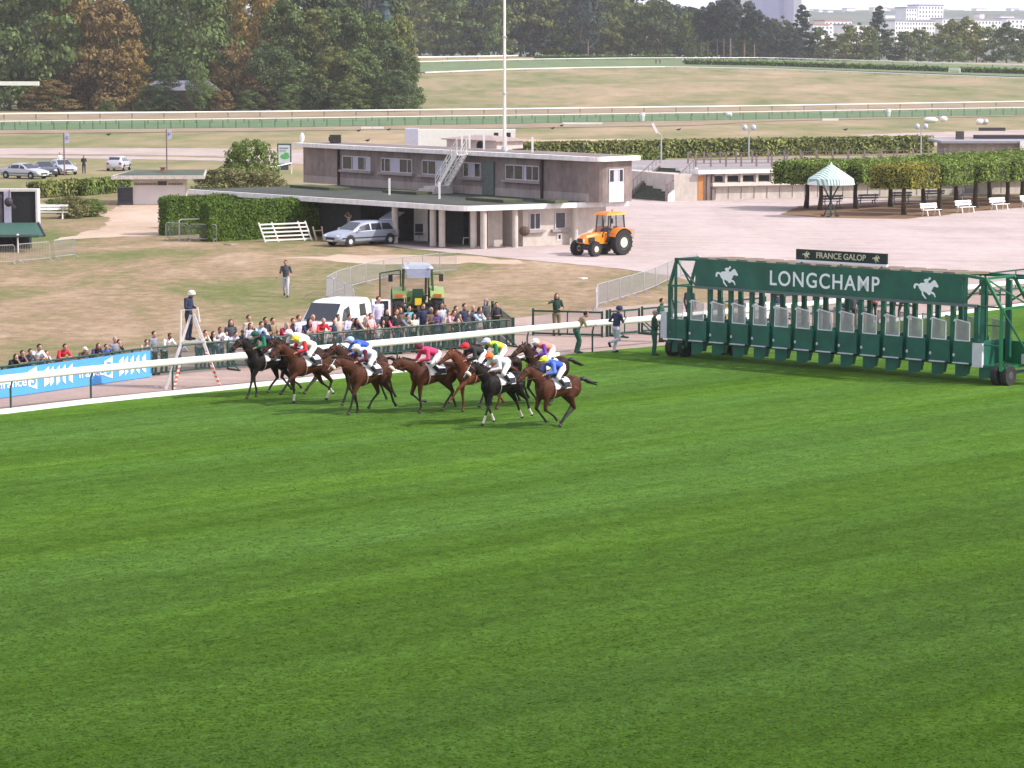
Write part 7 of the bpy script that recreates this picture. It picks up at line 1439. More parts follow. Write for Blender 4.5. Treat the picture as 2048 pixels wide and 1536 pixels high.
SP = [(-6, 728, 'person at the picture edge leaning over the blue banner', 'lean', dict(top='white', hk='short')),
 (32, 714, 'dark haired child in black and white leaning on the blue banner near the picture edge', 'chin', dict(top='black', hk='long', s=.8)), (45, 707, 'dark haired person in a dark vest resting chin on hand over the banner', 'chin', dict(top='navy', sleeves='none', skin=1, s=.85)),
 (61, 704, 'boy in a dark jacket with pale sleeves over the banner', 'lean', dict(top='charc', sleeves='long', s=.85)), (79, 695, 'man in a white shirt leaning over the banner', 'lean', dict(top='white', skin=1)), (93, 707, 'girl in a lilac top beside the man in the white shirt', 'chin', dict(top='lilac', hk='long', hair='brown', s=.85)),
 (130, 694, 'man in a red shirt leaning alone over the banner', 'lean', dict(top='red', skin=1)), (170, 699, 'child in a white cap leaning over the banner', 'lean', dict(top='brown', hk='cap', hair='white', s=.8)), (197, 692, 'woman with bushy brown hair in purple over the banner', 'lean', dict(top='purple', hk='long', hair='brown', s=.9)),
 (212, 693, 'person in blue raising a camera above the banner', 'camera', dict(top='blue', sleeves='long', hk='short', s=.8)), (230, 679, 'balding man in grey behind the dark jacketed woman', 'stand', dict(top='grey', hair='grey', sleeves='long')), (238, 685, 'woman in a black jacket over white at the end of the banner', 'chin', dict(top='black', sleeves='long', hk='short', s=.95)),
 (293, 684, 'man in a beige jacket just past the end of the banner', 'lean', dict(top='beige', sleeves='long', legs='jeansd')), (308, 668, 'tall man in a grey jacket behind the fence', 'stand', dict(top='grey', sleeves='long', legs='black', turn=.2)), (340, 672, 'man in a bright white shirt leaning left of the ladder', 'lean', dict(top='white', legs='black', skin=2)),
 (366, 688, 'person in a pale lilac top half hidden by the ladder legs', 'lean', dict(top='lilac', s=.9)), (411, 666, 'man in a beige shirt behind the right legs of the ladder', 'chin', dict(top='cream', sleeves='long')), (427, 668, 'woman in black with a hand at her face beside the ladder', 'chin', dict(top='black', hk='long', sleeves='long')),
 (452, 667, 'man in a pale lilac shirt leaning on the fence near the ladder', 'lean', dict(top='lilac', sleeves='long', legs='jeans')), (472, 668, 'young man in a light grey tee with a shoulder strap', 'lean', dict(top='lgrey', legs='jeansd')), (485, 664, 'boy in a dark cap sitting on the fence', 'sit', dict(top='navy', legs='khaki', hk='cap', hair='navy', s=.72, z=1, back=.2)),
 (491, 649, 'small child in bright pink red held up behind the boy in the cap', 'sit', dict(top='hotpink', legs='pink', hair='brown', s=.55, z=1, back=.7)), (501, 651, 'woman with brown hair behind the pink red child', 'hold', dict(top='lgrey', hk='long', hair='brown', s=.96)), (510, 662, 'man in a dark green jacket behind the first jockey', 'lean', dict(top='green', sleeves='long')),
 (531, 640, 'tall man in a plain black tee at the back near the first jockey', 'cross', dict(top='black', skin=1)), (531, 661, 'stout bald man in a white shirt and sunglasses', 'cross', dict(top='white', hk='none', legs='white', s=1.03)), (556, 667, 'girl in a white tee with hair tied back', 'lean', dict(top='white', hk='short', hair='brown', s=.9)),
 (586, 642, 'big man in a black tee with a red print', 'stand', dict(top='black', s=1.06)), (605, 663, 'dark haired man in a white tee leaning behind the yellow capped jockey', 'lean', dict(top='white', s=.98)), (626, 634, 'bald man in a pinkish shirt before the van windscreen', 'stand', dict(top='pink', hk='none')),
 (627, 650, 'girl in a denim jacket and white skirt sitting on the fence', 'sit', dict(top='lblue', sleeves='long', legs='white', hk='long', hair='blonde', leg='short', s=.75, z=1, back=.2)), (660, 657, 'woman in a cream tee with a dark bag at the fence', 'cross', dict(top='white', hk='long', hair='brown', legs='black', s=.95)),
 (668, 642, 'man in a dark waistcoat before the van bonnet', 'hold', dict(top='navy', sleeves='none', hair='brown')), (677, 634, 'man in a beige shirt at the back by the van door pillar', 'stand', dict(top='beige')), (684, 646, 'small blonde child in pink sitting on the rail', 'sit', dict(top='pink', legs='pink', hk='long', hair='blonde', leg='short', s=.62, z=1, back=.2)),
 (699, 634, 'man in a lilac shirt and sunglasses in front of the van', 'hold', dict(top='lilac', sleeves='long')), (706, 641, 'woman in dark with a pale child beside the lilac shirt', 'hold', dict(top='charc', hk='short', s=.95)), (717, 645, 'person in a navy sweater with clasped hands', 'hold', dict(top='navy', sleeves='long', s=.94)),
 (734, 630, 'small child in red pink lifted before the van side', 'sit', dict(top='hotpink', hair='blonde', s=.55, z=1, back=1.0)), (741, 631, 'man holding the red pink child before the van', 'hold', dict(top='pink', hair='brown')), (742, 646, 'woman in a crimson jacket with folded arms', 'cross', dict(top='crimson', sleeves='long', hair='dark', s=.94)),
 (756, 650, 'child in white behind the dark haired girl', 'stand', dict(top='white', hair='brown', s=.72)), (766, 644, 'dark haired girl in a white tee', 'lean', dict(top='white', hk='long', s=.9)), (773, 623, 'tall woman with long black hair in a black cardigan', 'stand', dict(top='black', sleeves='long', hk='long')),
 (800, 620, 'red haired woman in a brown patterned top at the rear tyre of the tractor', 'hold', dict(top='brown', hk='long', hair='red')), (818, 616, 'man in a teal blue shirt before the tractor', 'stand', dict(top='teal')), (828, 632, 'black haired woman in pale pink with a child on her arm', 'hold', dict(top='cream', sleeves='long', hk='long', legs='black', s=.96)),
 (839, 629, 'fair child in white and black on a woman\'s arm', 'sit', dict(top='white', sleeves='long', legs='black', hair='blonde', s=.58, z=1, back=.3)), (853, 646, 'small dark haired child peeping over the fence rail', 'stand', dict(top='brown', s=.7)), (874, 625, 'woman with maroon hair in a purple top leaning on the fence', 'cross', dict(top='purple', sleeves='long', hk='short', hair='red', legs='charc')),
 (892, 612, 'child in dark carried on shoulders at the back', 'sit', dict(top='charc', hair='brown', s=.55, z=1, back=1.0)), (897, 627, 'man in a grey brown tee with folded arms', 'cross', dict(top='beige', hair='brown', legs='khaki')), (912, 617, 'man in a dark suit and white shirt among the crowd', 'stand', dict(top='suit', sleeves='long', legs='suit')),
 (919, 632, 'woman in black with a hand at her mouth at the fence', 'chin', dict(top='black', hk='long', hair='brown', legs='jeans')), (937, 626, 'woman in dark with a pale scarf over her arm', 'cross', dict(top='charc', hk='short', hair='red', legs='jeansd', s=.96)), (946, 615, 'bald man in a black shirt behind the dark woman', 'stand', dict(top='charc', hk='none')),
 (960, 619, 'brown haired woman in a beige jacket last in the row', 'lean', dict(top='beige', sleeves='long', hk='long', hair='brown', legs='jeans', s=1.05)), (993, 609, 'man in a dark suit leaning on the fence return', 'hold', dict(top='suit', sleeves='long', legs='suit', turn=-.5, back=2.0)),
 (757, 588, 'red brown haired person whose head shows above the open van door', 'stand', dict(top='lilac', hair='red', back=7.0))]
for (hx, hy, lab, pose, k) in SP: spect(hx, hy, lab + ('' if len(lab.split()) > 3 else ' in crowd'), pose, **k)
rc = random.Random(77)
EXT = [(438, 'white', 'lean', .95), (462, 'charc', 'stand', .97), (497, 'beige', 'stand', 1.0), (519, 'lblue', 'lean', 1.0), (545, 'khaki', 'hold', .95), (571, 'crimson', 'chin', .96), (597, 'lilac', 'stand', 1.0), (614, 'navy', 'lean', .98), (645, 'red', 'lean', .97), (709, 'black', 'lean', .92), (727, 'beige', 'chin', .96), (784, 'hotpink', 'lean', .94), (792, 'black', 'stand', 1.0), (809, 'grey', 'chin', .96), (846, 'navy', 'stand', 1.0), (862, 'brown', 'cross', .96), (882, 'lgrey', 'stand', 1.02), (904, 'pink', 'lean', .95), (928, 'navy', 'stand', 1.0), (952, 'lblue', 'chin', .97), (972, 'charc', 'stand', 1.0)]
CN = dict(charc='charcoal', lblue='light blue', hotpink='bright pink', lgrey='light grey')
for i, (x, top, pose, s_) in enumerate(EXT):
    row = i % 3; fpn = fence_at(x); back = .45 + .75 * row + rc.uniform(-.1, .2); Yp = fpn.y + back; hk = rc.choice(['short', 'short', 'long']); hc = rc.choice(['dark', 'brown', 'brown', 'blonde', 'red', 'grey'])
    if pose in ('lean', 'chin'): Yp = fpn.y + .5
    near = 'the ladder' if x < 480 else 'the leading dark horse' if x < 560 else 'the red and cream jockey' if x < 640 else 'the van' if x < 760 else 'the green tractor' if x < 880 else 'the fence end'
    person(XY(x, Yp, 0), FACE + rc.uniform(-.35, .35), f"spectator with {hc} hair in {CN.get(top, top)} {dict(lean='leaning on the fence', chin='chin on hand', stand='standing upright', hold='with hands together', cross='with folded arms')[pose]} near {near}", pose, top=top, legs=rc.choice(['jeans', 'jeansd', 'khaki', 'black']), hair=hc, hk=hk, sleeves=rc.choice(['short', 'long']), skin=rc.choice([0, 0, 1, 2]), s=s_)
cam_yaw = lambda p: math.atan2(-p.y, -p.x)
def stand_at(px, py, label, pose, yaw, **k): return person(G(px, py), yaw, label, pose, **k)
stand_at(572, 594, 'man in a grey tee and pale trousers walking across the dry lawn', 'walk', R(-92), top='charc', legs='lgrey', skin=1, s=1.0)
stand_at(168, 347, 'man in dark clothes standing alone in the car park', 'stand', R(-80), top='black', legs='jeansd', s=1.0)
stand_at(120, 340, 'person in white behind the silver saloons', 'stand', R(-60), top='white', legs='white', s=.98)
o = person(V(pl_.x, pl_.y, 1.66) - Lr * .12, R(-22), 'man in a navy suit and pale cap on top of the ladder', 'look_down', 'navy', 'navy', 'white', 'helmet', 'long', 'long', 1, 1.0)
stand_at(1113, 671, 'woman in a dark green polo shirt behind the open gate', 'point', R(-75), top='dgreen', legs='khaki', hk='long', hair='brown', s=.99)
stand_at(1157, 707, 'man in green overalls stooping on the grit path', 'stoop', R(15), top='khaki', legs='green', skin=1, leg='long', s=1.02)
stand_at(1232, 707, 'man in a blue helmet and navy vest running on the turf edge', 'run', R(38), top='navy', legs='lgrey', hk='helmet', hair='navy', s=1.06)
stand_at(1308, 712, 'gate hand in dark green with a cap beside the white pad', 'hold', R(8), top='dgreen', legs='green', hk='cap', hair='grey', skin=1)
stand_at(1322, 684, 'person whose head shows behind the corner post of the starting gate', 'stand', R(-20), top='green', legs='green')
stand_at(1379, 655, 'woman in black seen through the first bay of the starting gate', 'stand', R(60), top='charc', legs='black', hk='long', sleeves='long')
stand_at(1524, 648, 'gate hand in green seen under the letter L of the beam', 'stand', R(190), top='green', legs='green', sleeves='long')
stand_at(1555, 668, 'helper in a blue helmet seen between the stall posts', 'stand', R(120), top='navy', legs='lgrey', hk='helmet', hair='navy')
stand_at(1692, 650, 'stooping helper in dark clothes seen under the letter P of the beam', 'stoop', R(10), top='black', legs='charc')
stand_at(1706, 655, 'helper in charcoal beside the stooping one beyond the stalls', 'stand', R(100), top='charc', legs='black', s=.85)
stand_at(1747, 640, 'helper in red beyond the stalls near the end emblem', 'stand', R(100), top='red', legs='black', s=.8)
stand_at(1805, 640, 'helper in orange red crouching beyond the last stalls', 'stoop', R(100), top='red', legs='charc', s=.9, hair='red')
# person leaning on the far side of the estate car with raised arms
p = G(699, 477); person(p, R(-140), 'person behind the estate car roof with raised bare arms', 'arms_up', 'beige', 'jeansd', 'brown', 'short', 'none', 'long', 1, .92)
# sunlounging tiny figures on the far hill
for i, (x, y, tc, lab) in enumerate(((954, 112, 'white', 'tiny far figure in white near the trees beyond the flag mast'), (1012, 117, 'lblue', 'tiny far figure in pale blue near the crest hedge'), (1263, 117, 'white', 'tiny far figure in white on the crest before the dark trees'), (1277, 117, 'lblue', 'tiny far figure in light blue on the crest before the dark trees'), (1186, 115, 'beige', 'tiny far figure in beige on the crest beneath the trees'), (1312, 129, 'black', 'dark far figure on the hill track, one of two'), (1320, 129, 'green', 'greenish far figure beside the dark one on the hill track'), (1366, 127, 'white', 'far figure in white at the near end of the hill hedge'))):
    person(GT(x, y), R(-90), lab, 'stand', tc, 'jeansd', s=1.05)

# ---- horses (x forward, z up, withers 1.6 m)
LEGS = {
 'reach': [[(.55, .98), (.86, .76), (1.06, .50), (1.16, .40)], [(.50, .98), (.50, .55), (.47, .22), (.50, .05)], [(-.42, .98), (-.78, .62), (-.66, .26), (-.60, .06)], [(-.38, .95), (-.62, .55), (-.92, .34), (-1.04, .20)]],
 'gather': [[(.5, .98), (.56, .58), (.24, .38), (.12, .26)], [(.54, .98), (.68, .62), (.44, .34), (.32, .20)], [(-.34, .92), (-.55, .54), (-.16, .26), (-.02, .07)], [(-.40, .95), (-.70, .62), (-.42, .28), (-.28, .12)]],
 'extend': [[(.54, 1.0), (.66, .58), (.78, .24), (.86, .05)], [(.50, .98), (.46, .55), (.30, .26), (.22, .08)], [(-.48, .98), (-.86, .66), (-.98, .30), (-1.08, .16)], [(-.42, .96), (-.70, .58), (-.84, .24), (-.92, .08)]],
 'fold': [[(.52, .98), (.54, .55), (.50, .22), (.54, .05)], [(.52, .98), (.66, .60), (.38, .36), (.20, .34)], [(-.38, .95), (-.62, .60), (-.38, .28), (-.28, .08)], [(-.42, .96), (-.74, .62), (-.82, .28), (-.88, .12)]],
 'trot': [[(.52, .98), (.72, .60), (.82, .26), (.90, .06)], [(.50, .98), (.44, .56), (.36, .24), (.36, .05)], [(-.42, .96), (-.74, .60), (-.86, .26), (-.96, .14)], [(-.36, .94), (-.50, .56), (-.22, .30), (-.12, .14)]]}
HM = {}
def horse_mesh(key):
    if key in HM: return HM[key]
    leg, neck = key; m = MB(); sy = (0, 1, 0)
    T_ = [(-.86, 1.24, .08, .07), (-.80, 1.24, .20, .15), (-.68, 1.24, .28, .21), (-.50, 1.24, .31, .245), (-.28, 1.22, .275, .245), (-.05, 1.19, .275, .26), (.18, 1.17, .31, .265), (.38, 1.18, .34, .24), (.54, 1.20, .32, .20), (.66, 1.22, .24, .16), (.74, 1.24, .12, .09)]
    m.tube([V(a, 0, b) for a, b, _, _ in T_], [d for *_, d in T_], 16, ry=[c for _, _, c, _ in T_], side=sy)
    a = R(neck); N0 = V(.42, 0, 1.30); L = .82; nd = V(math.cos(a), 0, math.sin(a)); P = [N0, N0 + nd * .30 + V(0, 0, .02), N0 + nd * .58, N0 + nd * L]
    m.tube(P, [.15, .12, .09, .078], 12, ry=[.30, .225, .165, .125], side=sy)
    poll = P[-1] + V(.02, 0, .03); ha = R(neck - 82 if neck > 35 else neck - 68); hd = V(math.cos(ha), 0, math.sin(ha)); hn = V(-hd.z, 0, hd.x)
    jaw = poll + hd * .14 - hn * .03; m.tube([poll - hd * .02, poll + hd * .12 - hn * .015, poll + hd * .32, poll + hd * .50, poll + hd * .585], [.082, .092, .066, .060, .045], 12, ry=[.095, .140, .092, .072, .052], side=sy); m.ell(poll + hd * .52 - hn * .01, (.055, .048, .052), 10, 7)
    for s in (1, -1):
        m.tube([poll + V(-.0, s * .045, .04), poll + V(.015, s * .06, .11), poll + V(.03, s * .055, .18)], [.028, .030, .008], 7)
        m.ell(V(-.52, s * .15, 1.18), (.26, .13, .32), 12, 8); m.ell(V(.50, s * .13, 1.16), (.20, .10, .27), 12, 8)
    segs = [(V(-.6, 0, 1.25), V(.5, 0, 1.2), .3, 0), (N0, poll, .12, 0), (poll, poll + hd * .45, .08, 0), (poll + hd * .5, poll + hd * .6, .045, 4)]
    for k, J in enumerate(LEGS[leg]):
        fore = k < 2; s = 1 if k % 2 == 0 else -1; y = s * (.13 if fore else .14); q = [V(x, y * (1 - .15 * i / 3), z) for i, (x, z) in enumerate(J)]
        if fore: m.tube([V(q[0].x - .02, y * .9, 1.12), q[0], q[0].lerp(q[1], .5), q[1]], [.12, .10, .072, .054], 10)
        else: m.tube([V(-.50, y * .9, 1.15), q[0], q[0].lerp(q[1], .55), q[1]], [.19, .155, .085, .056], 10)
        m.ell(q[1], (.058, .050, .062), 8, 6); m.tube([q[1], q[1].lerp(q[2], .5), q[2]], [.048, .038, .040], 8); m.ell(q[2], (.045, .042, .046), 8, 6)
        m.tube([q[2], q[3]], [.037, .043], 8); d = (q[3] - q[2]).normalized(); m.tube([q[3] - d * .015, q[3] + d * .055 + V(.01, 0, 0)], [.048, .062], 10)
        segs += [(q[0], q[1].lerp(q[0], .25), .08, 0), (q[1], q[2].lerp(q[1], .3), .035, 1), (q[2], q[3], .035, 2 + (0 if k in (0,) else 1) * 0 if False else (2 if k == 0 else 3)), (q[3] + d * .02, q[3] + d * .055, .045, 5)]
    body = remesh(m, .022, 4); v, c = mesh_np(body); lab = seg_labels(c, segs)
    zmin = float(v[:, 2].min()); HM[key] = (body, lab, poll, hd, hn, N0, nd, zmin); return HM[key]
coats = {'bay': (.066, .019, .007), 'dbay': (.024, .009, .006), 'black': (.008, .005, .0045), 'chest': (.105, .026, .009), 'brown': (.040, .014, .007)}
pts_m = M('horse_points', (.012, .009, .008), .5, .2); sock = M('horse_white', (.60, .55, .50), .7, .1); hoof = M('hoof', (.05, .04, .035), .6)
def coatm(k): return M('coat_' + k, coats[k], .6, .45, 2.6, spec=.18)
num_m = M('cloth_navy', (.02, .02, .035), .8)
def horse(px, py, leg, neck, coat, label, socks=(), blaze=False, noseband=None, cloth_c='white', jockey=None, dyaw=0.0):
    body, lab, poll, hd, hn, N0, nd, zmin = horse_mesh((leg, neck)); me = body.copy(); me.name = 'horse'; me.materials.clear()
    cm = coatm(coat)
    for mt in (cm, pts_m, sock, hoof): me.materials.append(mt)
    lut = {0: 0, 1: 0 if coat == 'chest' else 1, 2: 2 if 'f' in socks else 1, 3: 2 if 'all' in socks else 1, 4: 1 if coat != 'chest' else 0, 5: 3}
    if coat == 'chest': lut[2] = 2 if 'f' in socks else 0; lut[3] = 2 if 'all' in socks else 0
    me.polygons.foreach_set('material_index', np.array([lut[int(x)] for x in lab], dtype=np.int32)); me.shade_smooth()
    o = bpy.data.objects.new('horse', me); sc.collection.objects.link(o); p = G(px, py); yaw = HEAD + R(dyaw)
    o.location = V(p.x, p.y, .03 - zmin * 1.02); o.rotation_euler = (0, 0, yaw); o.scale = (1.11, 1.07, 1.02); tag(o, label, 'horse', 'racehorses galloping past the rail')
    def part(mb, name, mt, smooth=True):
        x = bpy.data.meshes.new(name); x.from_pydata([tuple(v) for v in mb.v], [], mb.f); x.materials.append(mt); bm = bmesh.new(); bm.from_mesh(x); bmesh.ops.recalc_face_normals(bm, faces=bm.faces); bm.to_mesh(x); bm.free()
        if smooth: x.shade_smooth()
        c = bpy.data.objects.new(name, x); sc.collection.objects.link(c); c.parent = o; return c
    hair = pts_m if coat != 'chest' else M('mane_chestnut', (.11, .03, .012), .7, .2)
    rg = random.Random(int(px * 7 + py)); m = MB()
    for k in range(16): q = N0 + nd * (.12 + .045 * k) + hn * 0; up = V(-nd.z, 0, nd.x); b = q + up * (.235 - .0085 * k); m.tube([b, b + V(-.05, .03 * rg.uniform(-1, 1), .05), b + V(-.14, .05 * rg.uniform(-1, 1), .02 - .04 * rg.random())], [.022, .018, .004], 5)
    part(m, 'mane', hair)
    m = MB()
    for k in range(7): y = .03 * (k - 3) / 3; m.tube([V(-.86, y * .3, 1.38), V(-1.02, y, 1.38 + .02 * rg.random()), V(-1.22, y * 1.6, 1.27), V(-1.45 - .08 * rg.random(), y * 2.2, 1.12 + .12 * rg.random())], [.045, .058, .055, .012], 6)
    part(m, 'tail', hair)
    m = MB(); q = poll + hd * .40
    for t0, rr in ((.40, (.066, .085)), (.13, (.095, .138))):
        c0 = poll + hd * t0 - hn * (.012 if t0 < .2 else 0); m.tube([c0 - hd * .01, c0 + hd * .012], [rr[0] + .006] * 2, 12, ry=[rr[1] + .008] * 2, side=(0, 1, 0))
    for s in (1, -1): m.bar(poll + hd * .14 + V(0, s * .088, 0), poll + hd * .42 + V(0, s * .062, 0), .014); m.bar(poll + hd * .46 - hn * .03 + V(0, s * .06, 0), V(.60, s * .10, 1.58), .013)
    part(m, 'bridle', M('leather', (.10, .035, .02), .5), False)
    for s in (1, -1): m = MB(); m.ell(poll + hd * .17 + hn * .045 + V(0, s * .078, 0), (.018, .012, .016), 8, 5); part(m, 'eye', M('eye_black', (.005, .005, .005), .15))
    if blaze: m = MB(); m.tube([poll + hd * .10 + hn * .115, poll + hd * .3 + hn * .078, poll + hd * .52 + hn * .052], [.020, .018, .022], 6); part(m, 'blaze', sock)
    if noseband: m = MB(); c0 = poll + hd * .34; m.tube([c0 - hd * .045, c0, c0 + hd * .045], [.075, .088, .075], 14, ry=[.090, .108, .090], side=(0, 1, 0)); part(m, 'noseband', M('sheepskin', (.72, .66, .52), .95, .1, 12, bump=.6))
    # saddle cloth follows the barrel
    def drape(x0, x1, z_lo, off, name, mt, z_hi=9):
        m = MB(); n = 9; rows = []
        for i in range(4):
            x = x0 + (x1 - x0) * i / 3; rw = []
            for j in range(2 * n + 1):
                t = (j - n) / n * 1.0; ang = t * z_lo; zc, rz, ry = 1.18, .315, .262; rw.append(V(x, math.sin(ang) * (ry + off), zc + math.cos(ang) * (rz + off)))
            rows.append(rw)
        w_ = 2 * n + 1; m.add([p for r_ in rows for p in r_], [(i * w_ + j, i * w_ + j + 1, (i + 1) * w_ + j + 1, (i + 1) * w_ + j) for i in range(3) for j in range(2 * n)])
        return part(m, name, mt)
    drape(-.30, .30, 1.55, .012, 'saddle_cloth', cloth(C[cloth_c]))
    for s in (1, -1):
        m = MB(); x0, x1 = -.29, -.06; P = []
        for x in (x0, x1):
            for a in (.95, 1.45): P.append(V(x, s * math.sin(a) * (.262 + .022), 1.18 + math.cos(a) * (.315 + .022)))
        m.face(P[0], P[1], P[3], P[2]); part(m, 'number_patch', num_m, False)
    m = MB(); m.tube([V(-.16, 0, 1.50), V(0, 0, 1.515), V(.16, 0, 1.53)], [.15, .13, .1], 10, ry=[.03, .03, .035], side=(0, 1, 0)); part(m, 'saddle', trim)
    m = MB(); ring = [V(.28, math.sin(t) * .278, 1.17 + math.cos(t) * .33) for t in np.linspace(0, 2 * math.pi, 22)]; m.tube(ring, .012, 5, cap=False); part(m, 'girth', M('girth_pale', (.45, .38, .34), .7))
    if jockey: rider(o, yaw, *jockey)
    return o
JK = None
def rider_mesh():
    global JK
    if JK: return JK
    m = MB(); hip = [V(-.12, s * .11, 1.76) for s in (1, -1)]; kn = [V(.20, s * .25, 1.52) for s in (1, -1)]; an = [V(-.04, s * .30, 1.26) for s in (1, -1)]; toe = [V(.12, s * .32, 1.22) for s in (1, -1)]
    pel = V(-.14, 0, 1.80); ch = V(.22, 0, 1.93); nk = V(.38, 0, 1.97); hd = V(.50, 0, 2.03); sh = [V(.30, s * .17, 1.92) for s in (1, -1)]; el = [V(.34, s * .27, 1.69) for s in (1, -1)]; ha = [V(.56, s * .09, 1.63) for s in (1, -1)]
    m.tube([pel, pel.lerp(ch, .4) + V(0, 0, .03), ch, ch.lerp(nk, .7)], [.135, .13, .155, .1], 12, ry=[.12, .105, .11, .08], side=(0, 1, 0)); m.ell(pel, (.14, .145, .125), 12, 8)
    for i in (0, 1):
        m.tube([hip[i], kn[i]], [.095, .060], 10); m.ell(kn[i], (.06,) * 3, 8, 6); m.tube([kn[i], kn[i].lerp(an[i], .4), an[i]], [.054, .056, .038], 9); m.tube([an[i] + V(-.05, 0, -.03), toe[i]], [.038, .032], 8)
        m.ell(sh[i], (.06,) * 3, 8, 6); m.tube([sh[i], el[i]], [.052, .043], 9); m.ell(el[i], (.043,) * 3, 8, 6); m.tube([el[i], ha[i]], [.041, .026], 9); m.ell(ha[i], (.045, .03, .03), 8, 6); m.tube([ch, sh[i]], [.08, .055], 8)
    m.tube([ch.lerp(nk, .6), hd], [.06, .05], 9); m.ell(hd, (.095, .08, .105), 12, 9); m.ell(hd + V(.06, 0, -.05), (.045, .045, .045), 8, 6)
    b = remesh(m, .019, 2); segs = [(pel + V(.08, 0, .04), ch.lerp(nk, .6), .13, 1), (pel, pel + V(.02, 0, 0), .13, 3), (nk, hd, .06, 6), (hd, hd + V(0, 0, .03), .09, 6)]
    for i in (0, 1): segs += [(sh[i], el[i], .05, 2), (el[i], ha[i].lerp(el[i], .12), .036, 2), (ha[i], ha[i] + V(.04, 0, 0), .03, 0), (hip[i], kn[i], .08, 3), (kn[i].lerp(an[i], .15), an[i], .047, 4), (an[i], toe[i], .035, 4)]
    v, c = mesh_np(b); lab = seg_labels(c, segs)
    P = {'silks': shell(b, lab == 1, .014, 'silks'), 'breeches': shell(b, lab == 3, .010, 'breeches')}
    for i, s in ((0, 1), (1, -1)): P['sleeve%d' % i] = shell(b, (lab == 2) & (c[:, 1] * s > 0), .016, 'sleeve'); P['boot%d' % i] = shell(b, (lab == 4) & (c[:, 1] * s > 0), .010, 'boot')
    h = MB(); h.ell(hd + V(-.005, 0, .035), (.135, .112, .105), 16, 10); h.prism([hd + V(.09, -.07, .02), hd + V(.185, -.04, .0), hd + V(.185, .04, .0), hd + V(.09, .07, .02)], (0, 0, .014)); hm = bpy.data.meshes.new('cap'); hm.from_pydata([tuple(p) for p in h.v], [], h.f); hm.shade_smooth(); P['cap'] = hm
    x = MB()
    for i, s in ((0, 1), (1, -1)): hand_mesh(x, ha[i] - V(.03, 0, 0), V(1, 0, -.1), V(0, -s, 0), 1.3)
    bm = bmesh.new(); bm.from_mesh(b); vs = [bm.verts.new(p) for p in x.v]
    for f in x.f: bm.faces.new([vs[i] for i in f]).smooth = True
    bm.to_mesh(b); bm.free(); b.materials.append(skins[0]); JK = (b, P); return JK
def rider(ho, yaw, label, cap, silks, sleeves, breeches='white', dz=0.0, ds=1.0):
    b, P = rider_mesh(); o = bpy.data.objects.new('jockey', b); sc.collection.objects.link(o); o.location = ho.location + V(0, 0, dz); o.rotation_euler = (0, 0, yaw); o.scale = (1.10, 1.08, 1.03); tag(o, label, 'jockey', 'jockeys crouched over their horses')
    for nm, me in P.items():
        if me is None: continue
        if not me.materials: me.materials.append(white)
        nm = nm.rstrip('01'); c = bpy.data.objects.new(nm, me); sc.collection.objects.link(c); c.parent = o; c.material_slots[0].link = 'OBJECT'
        col = {'silks': silks, 'sleeve': sleeves, 'breeches': breeches, 'boot': 'black', 'cap': cap}[nm]; c.material_slots[0].material = cloth(JC.get(col) or C[col])
JC = dict(ygreen=(.60, .62, .05), emerald=(.01, .16, .07), darkgreen=(.01, .08, .05), brightred=(.62, .02, .03), rose=(.60, .04, .13), royal=(.04, .10, .55), sky=(.38, .50, .74), orange=(.80, .17, .04), salmon=(.78, .24, .16), violet=(.15, .04, .32), maroon=(.10, .012, .03), mint=(.58, .70, .66), creamy=(.74, .68, .52), paleblue=(.55, .62, .80), azure=(.10, .20, .62))
horse(536, 794, 'trot', 46, 'black', 'very dark horse leading nearest the rail', jockey=('jockey in a dark green cap and emerald sleeves on the leading dark horse', 'darkgreen', 'navy', 'emerald'), dyaw=3)
horse(604, 790, 'gather', 40, 'dbay', 'dark horse mostly hidden behind the bay with the yellow capped jockey', jockey=('jockey in a plain white cap mostly hidden behind the yellow capped one', 'white', 'creamy', 'white'))
horse(618, 806, 'reach', 44, 'bay', 'bay horse with white feet under the yellow capped jockey in red and cream', socks=('all',), jockey=('jockey in a yellow cap with red sleeves and a cream body', 'yellow', 'creamy', 'brightred'), dyaw=2)
horse(728, 809, 'extend', 44, 'brown', 'brown horse galloping behind the one with the white noseband and blue jockey', jockey=('jockey in royal blue with a pale blue cap', 'sky', 'royal', 'azure'), dyaw=-3)
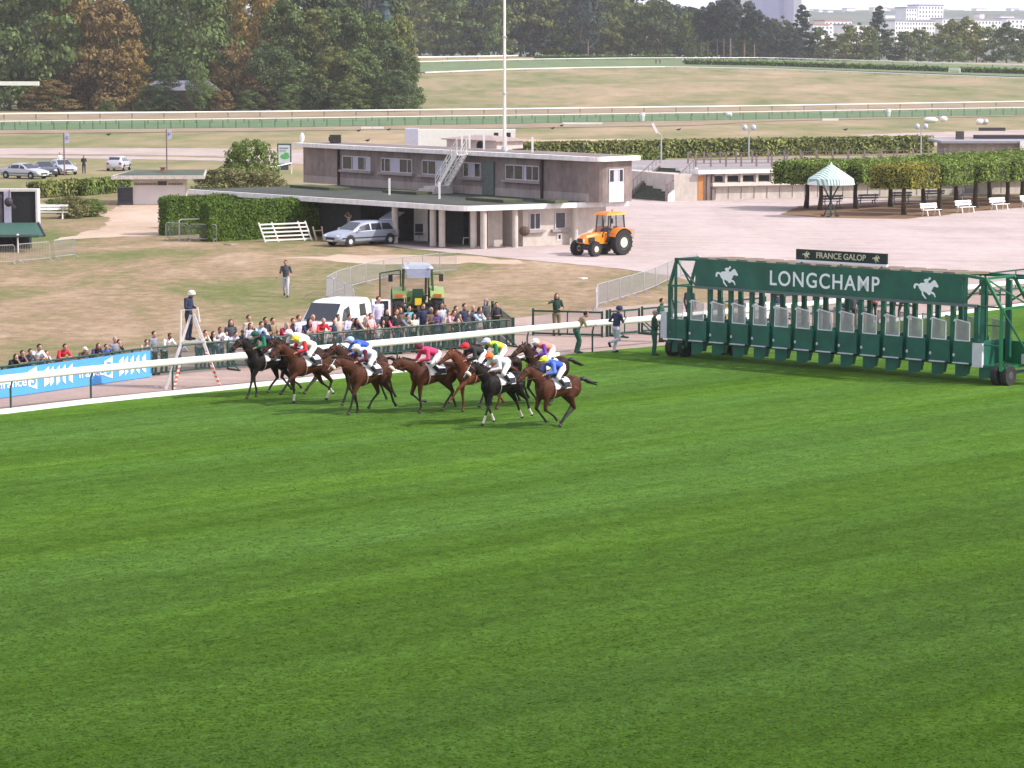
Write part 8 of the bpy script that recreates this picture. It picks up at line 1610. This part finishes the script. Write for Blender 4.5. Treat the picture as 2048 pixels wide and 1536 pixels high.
horse(738, 826, 'trot', 30, 'bay', 'bay horse with a thick white noseband and blaze under the white and pale blue jockey', blaze=True, noseband=True, jockey=('jockey in pale blue and maroon with a white cap', 'white', 'paleblue', 'maroon'), dyaw=4)
horse(866, 826, 'fold', 26, 'bay', 'bay horse stretching its neck with a cream noseband under the rose silks', noseband=True, jockey=('jockey in rose red silks with a maroon cap', 'maroon', 'rose', 'rose'), dyaw=-6)
horse(957, 824, 'reach', 46, 'chest', 'bright chestnut horse with a white blaze under the red capped jockey', blaze=True, jockey=('jockey in black with a bright red cap', 'brightred', 'black', 'black'), dyaw=-2)
horse(998, 812, 'extend', 48, 'dbay', 'dark brown horse between the chestnut and the orange capped jockey', jockey=('jockey in yellow and green silks with a pale blue cap', 'paleblue', 'ygreen', 'emerald'))
horse(1004, 848, 'extend', 38, 'black', 'near black horse with a broad white noseband and white socks, nearest the viewer', socks=('f', 'all'), noseband=True, blaze=True, jockey=('jockey in mint white silks with an orange cap', 'orange', 'mint', 'white'), dyaw=3)
horse(1094, 812, 'gather', 52, 'dbay', 'dark horse with a high head carrying the salmon and violet jockey', jockey=('jockey in salmon and violet with a white cap', 'white', 'salmon', 'violet'), dyaw=2)
horse(1114, 856, 'gather', 40, 'bay', 'last bay horse with all four feet gathered and a streaming tail', blaze=False, jockey=('jockey in royal blue and white with a yellow cap, last of the field', 'ygreen', 'royal', 'azure'), dyaw=0)

# ------------------------------------------------------------------ haze
def haze():
    m = MB(); m.box(-1750, 1750, -30, 5900, -16, 130); me = bpy.data.materials.new('haze'); me.use_nodes = True; t = me.node_tree
    for n in list(t.nodes): 
        if n.type == 'BSDF_PRINCIPLED': t.nodes.remove(n)
    v = t.nodes.new('ShaderNodeVolumePrincipled'); v.inputs['Color'].default_value = (.90, .92, 1.0, 1); v.inputs['Density'].default_value = HAZE; v.inputs['Anisotropy'].default_value = .3
    t.links.new(v.outputs[0], t.nodes['Material Output'].inputs['Volume']); o = m.build('haze', me); o.data.materials[0] = me; tag(o, 'pale even haze over the whole place', kind='stuff')
HAZE = 0.00010
haze()
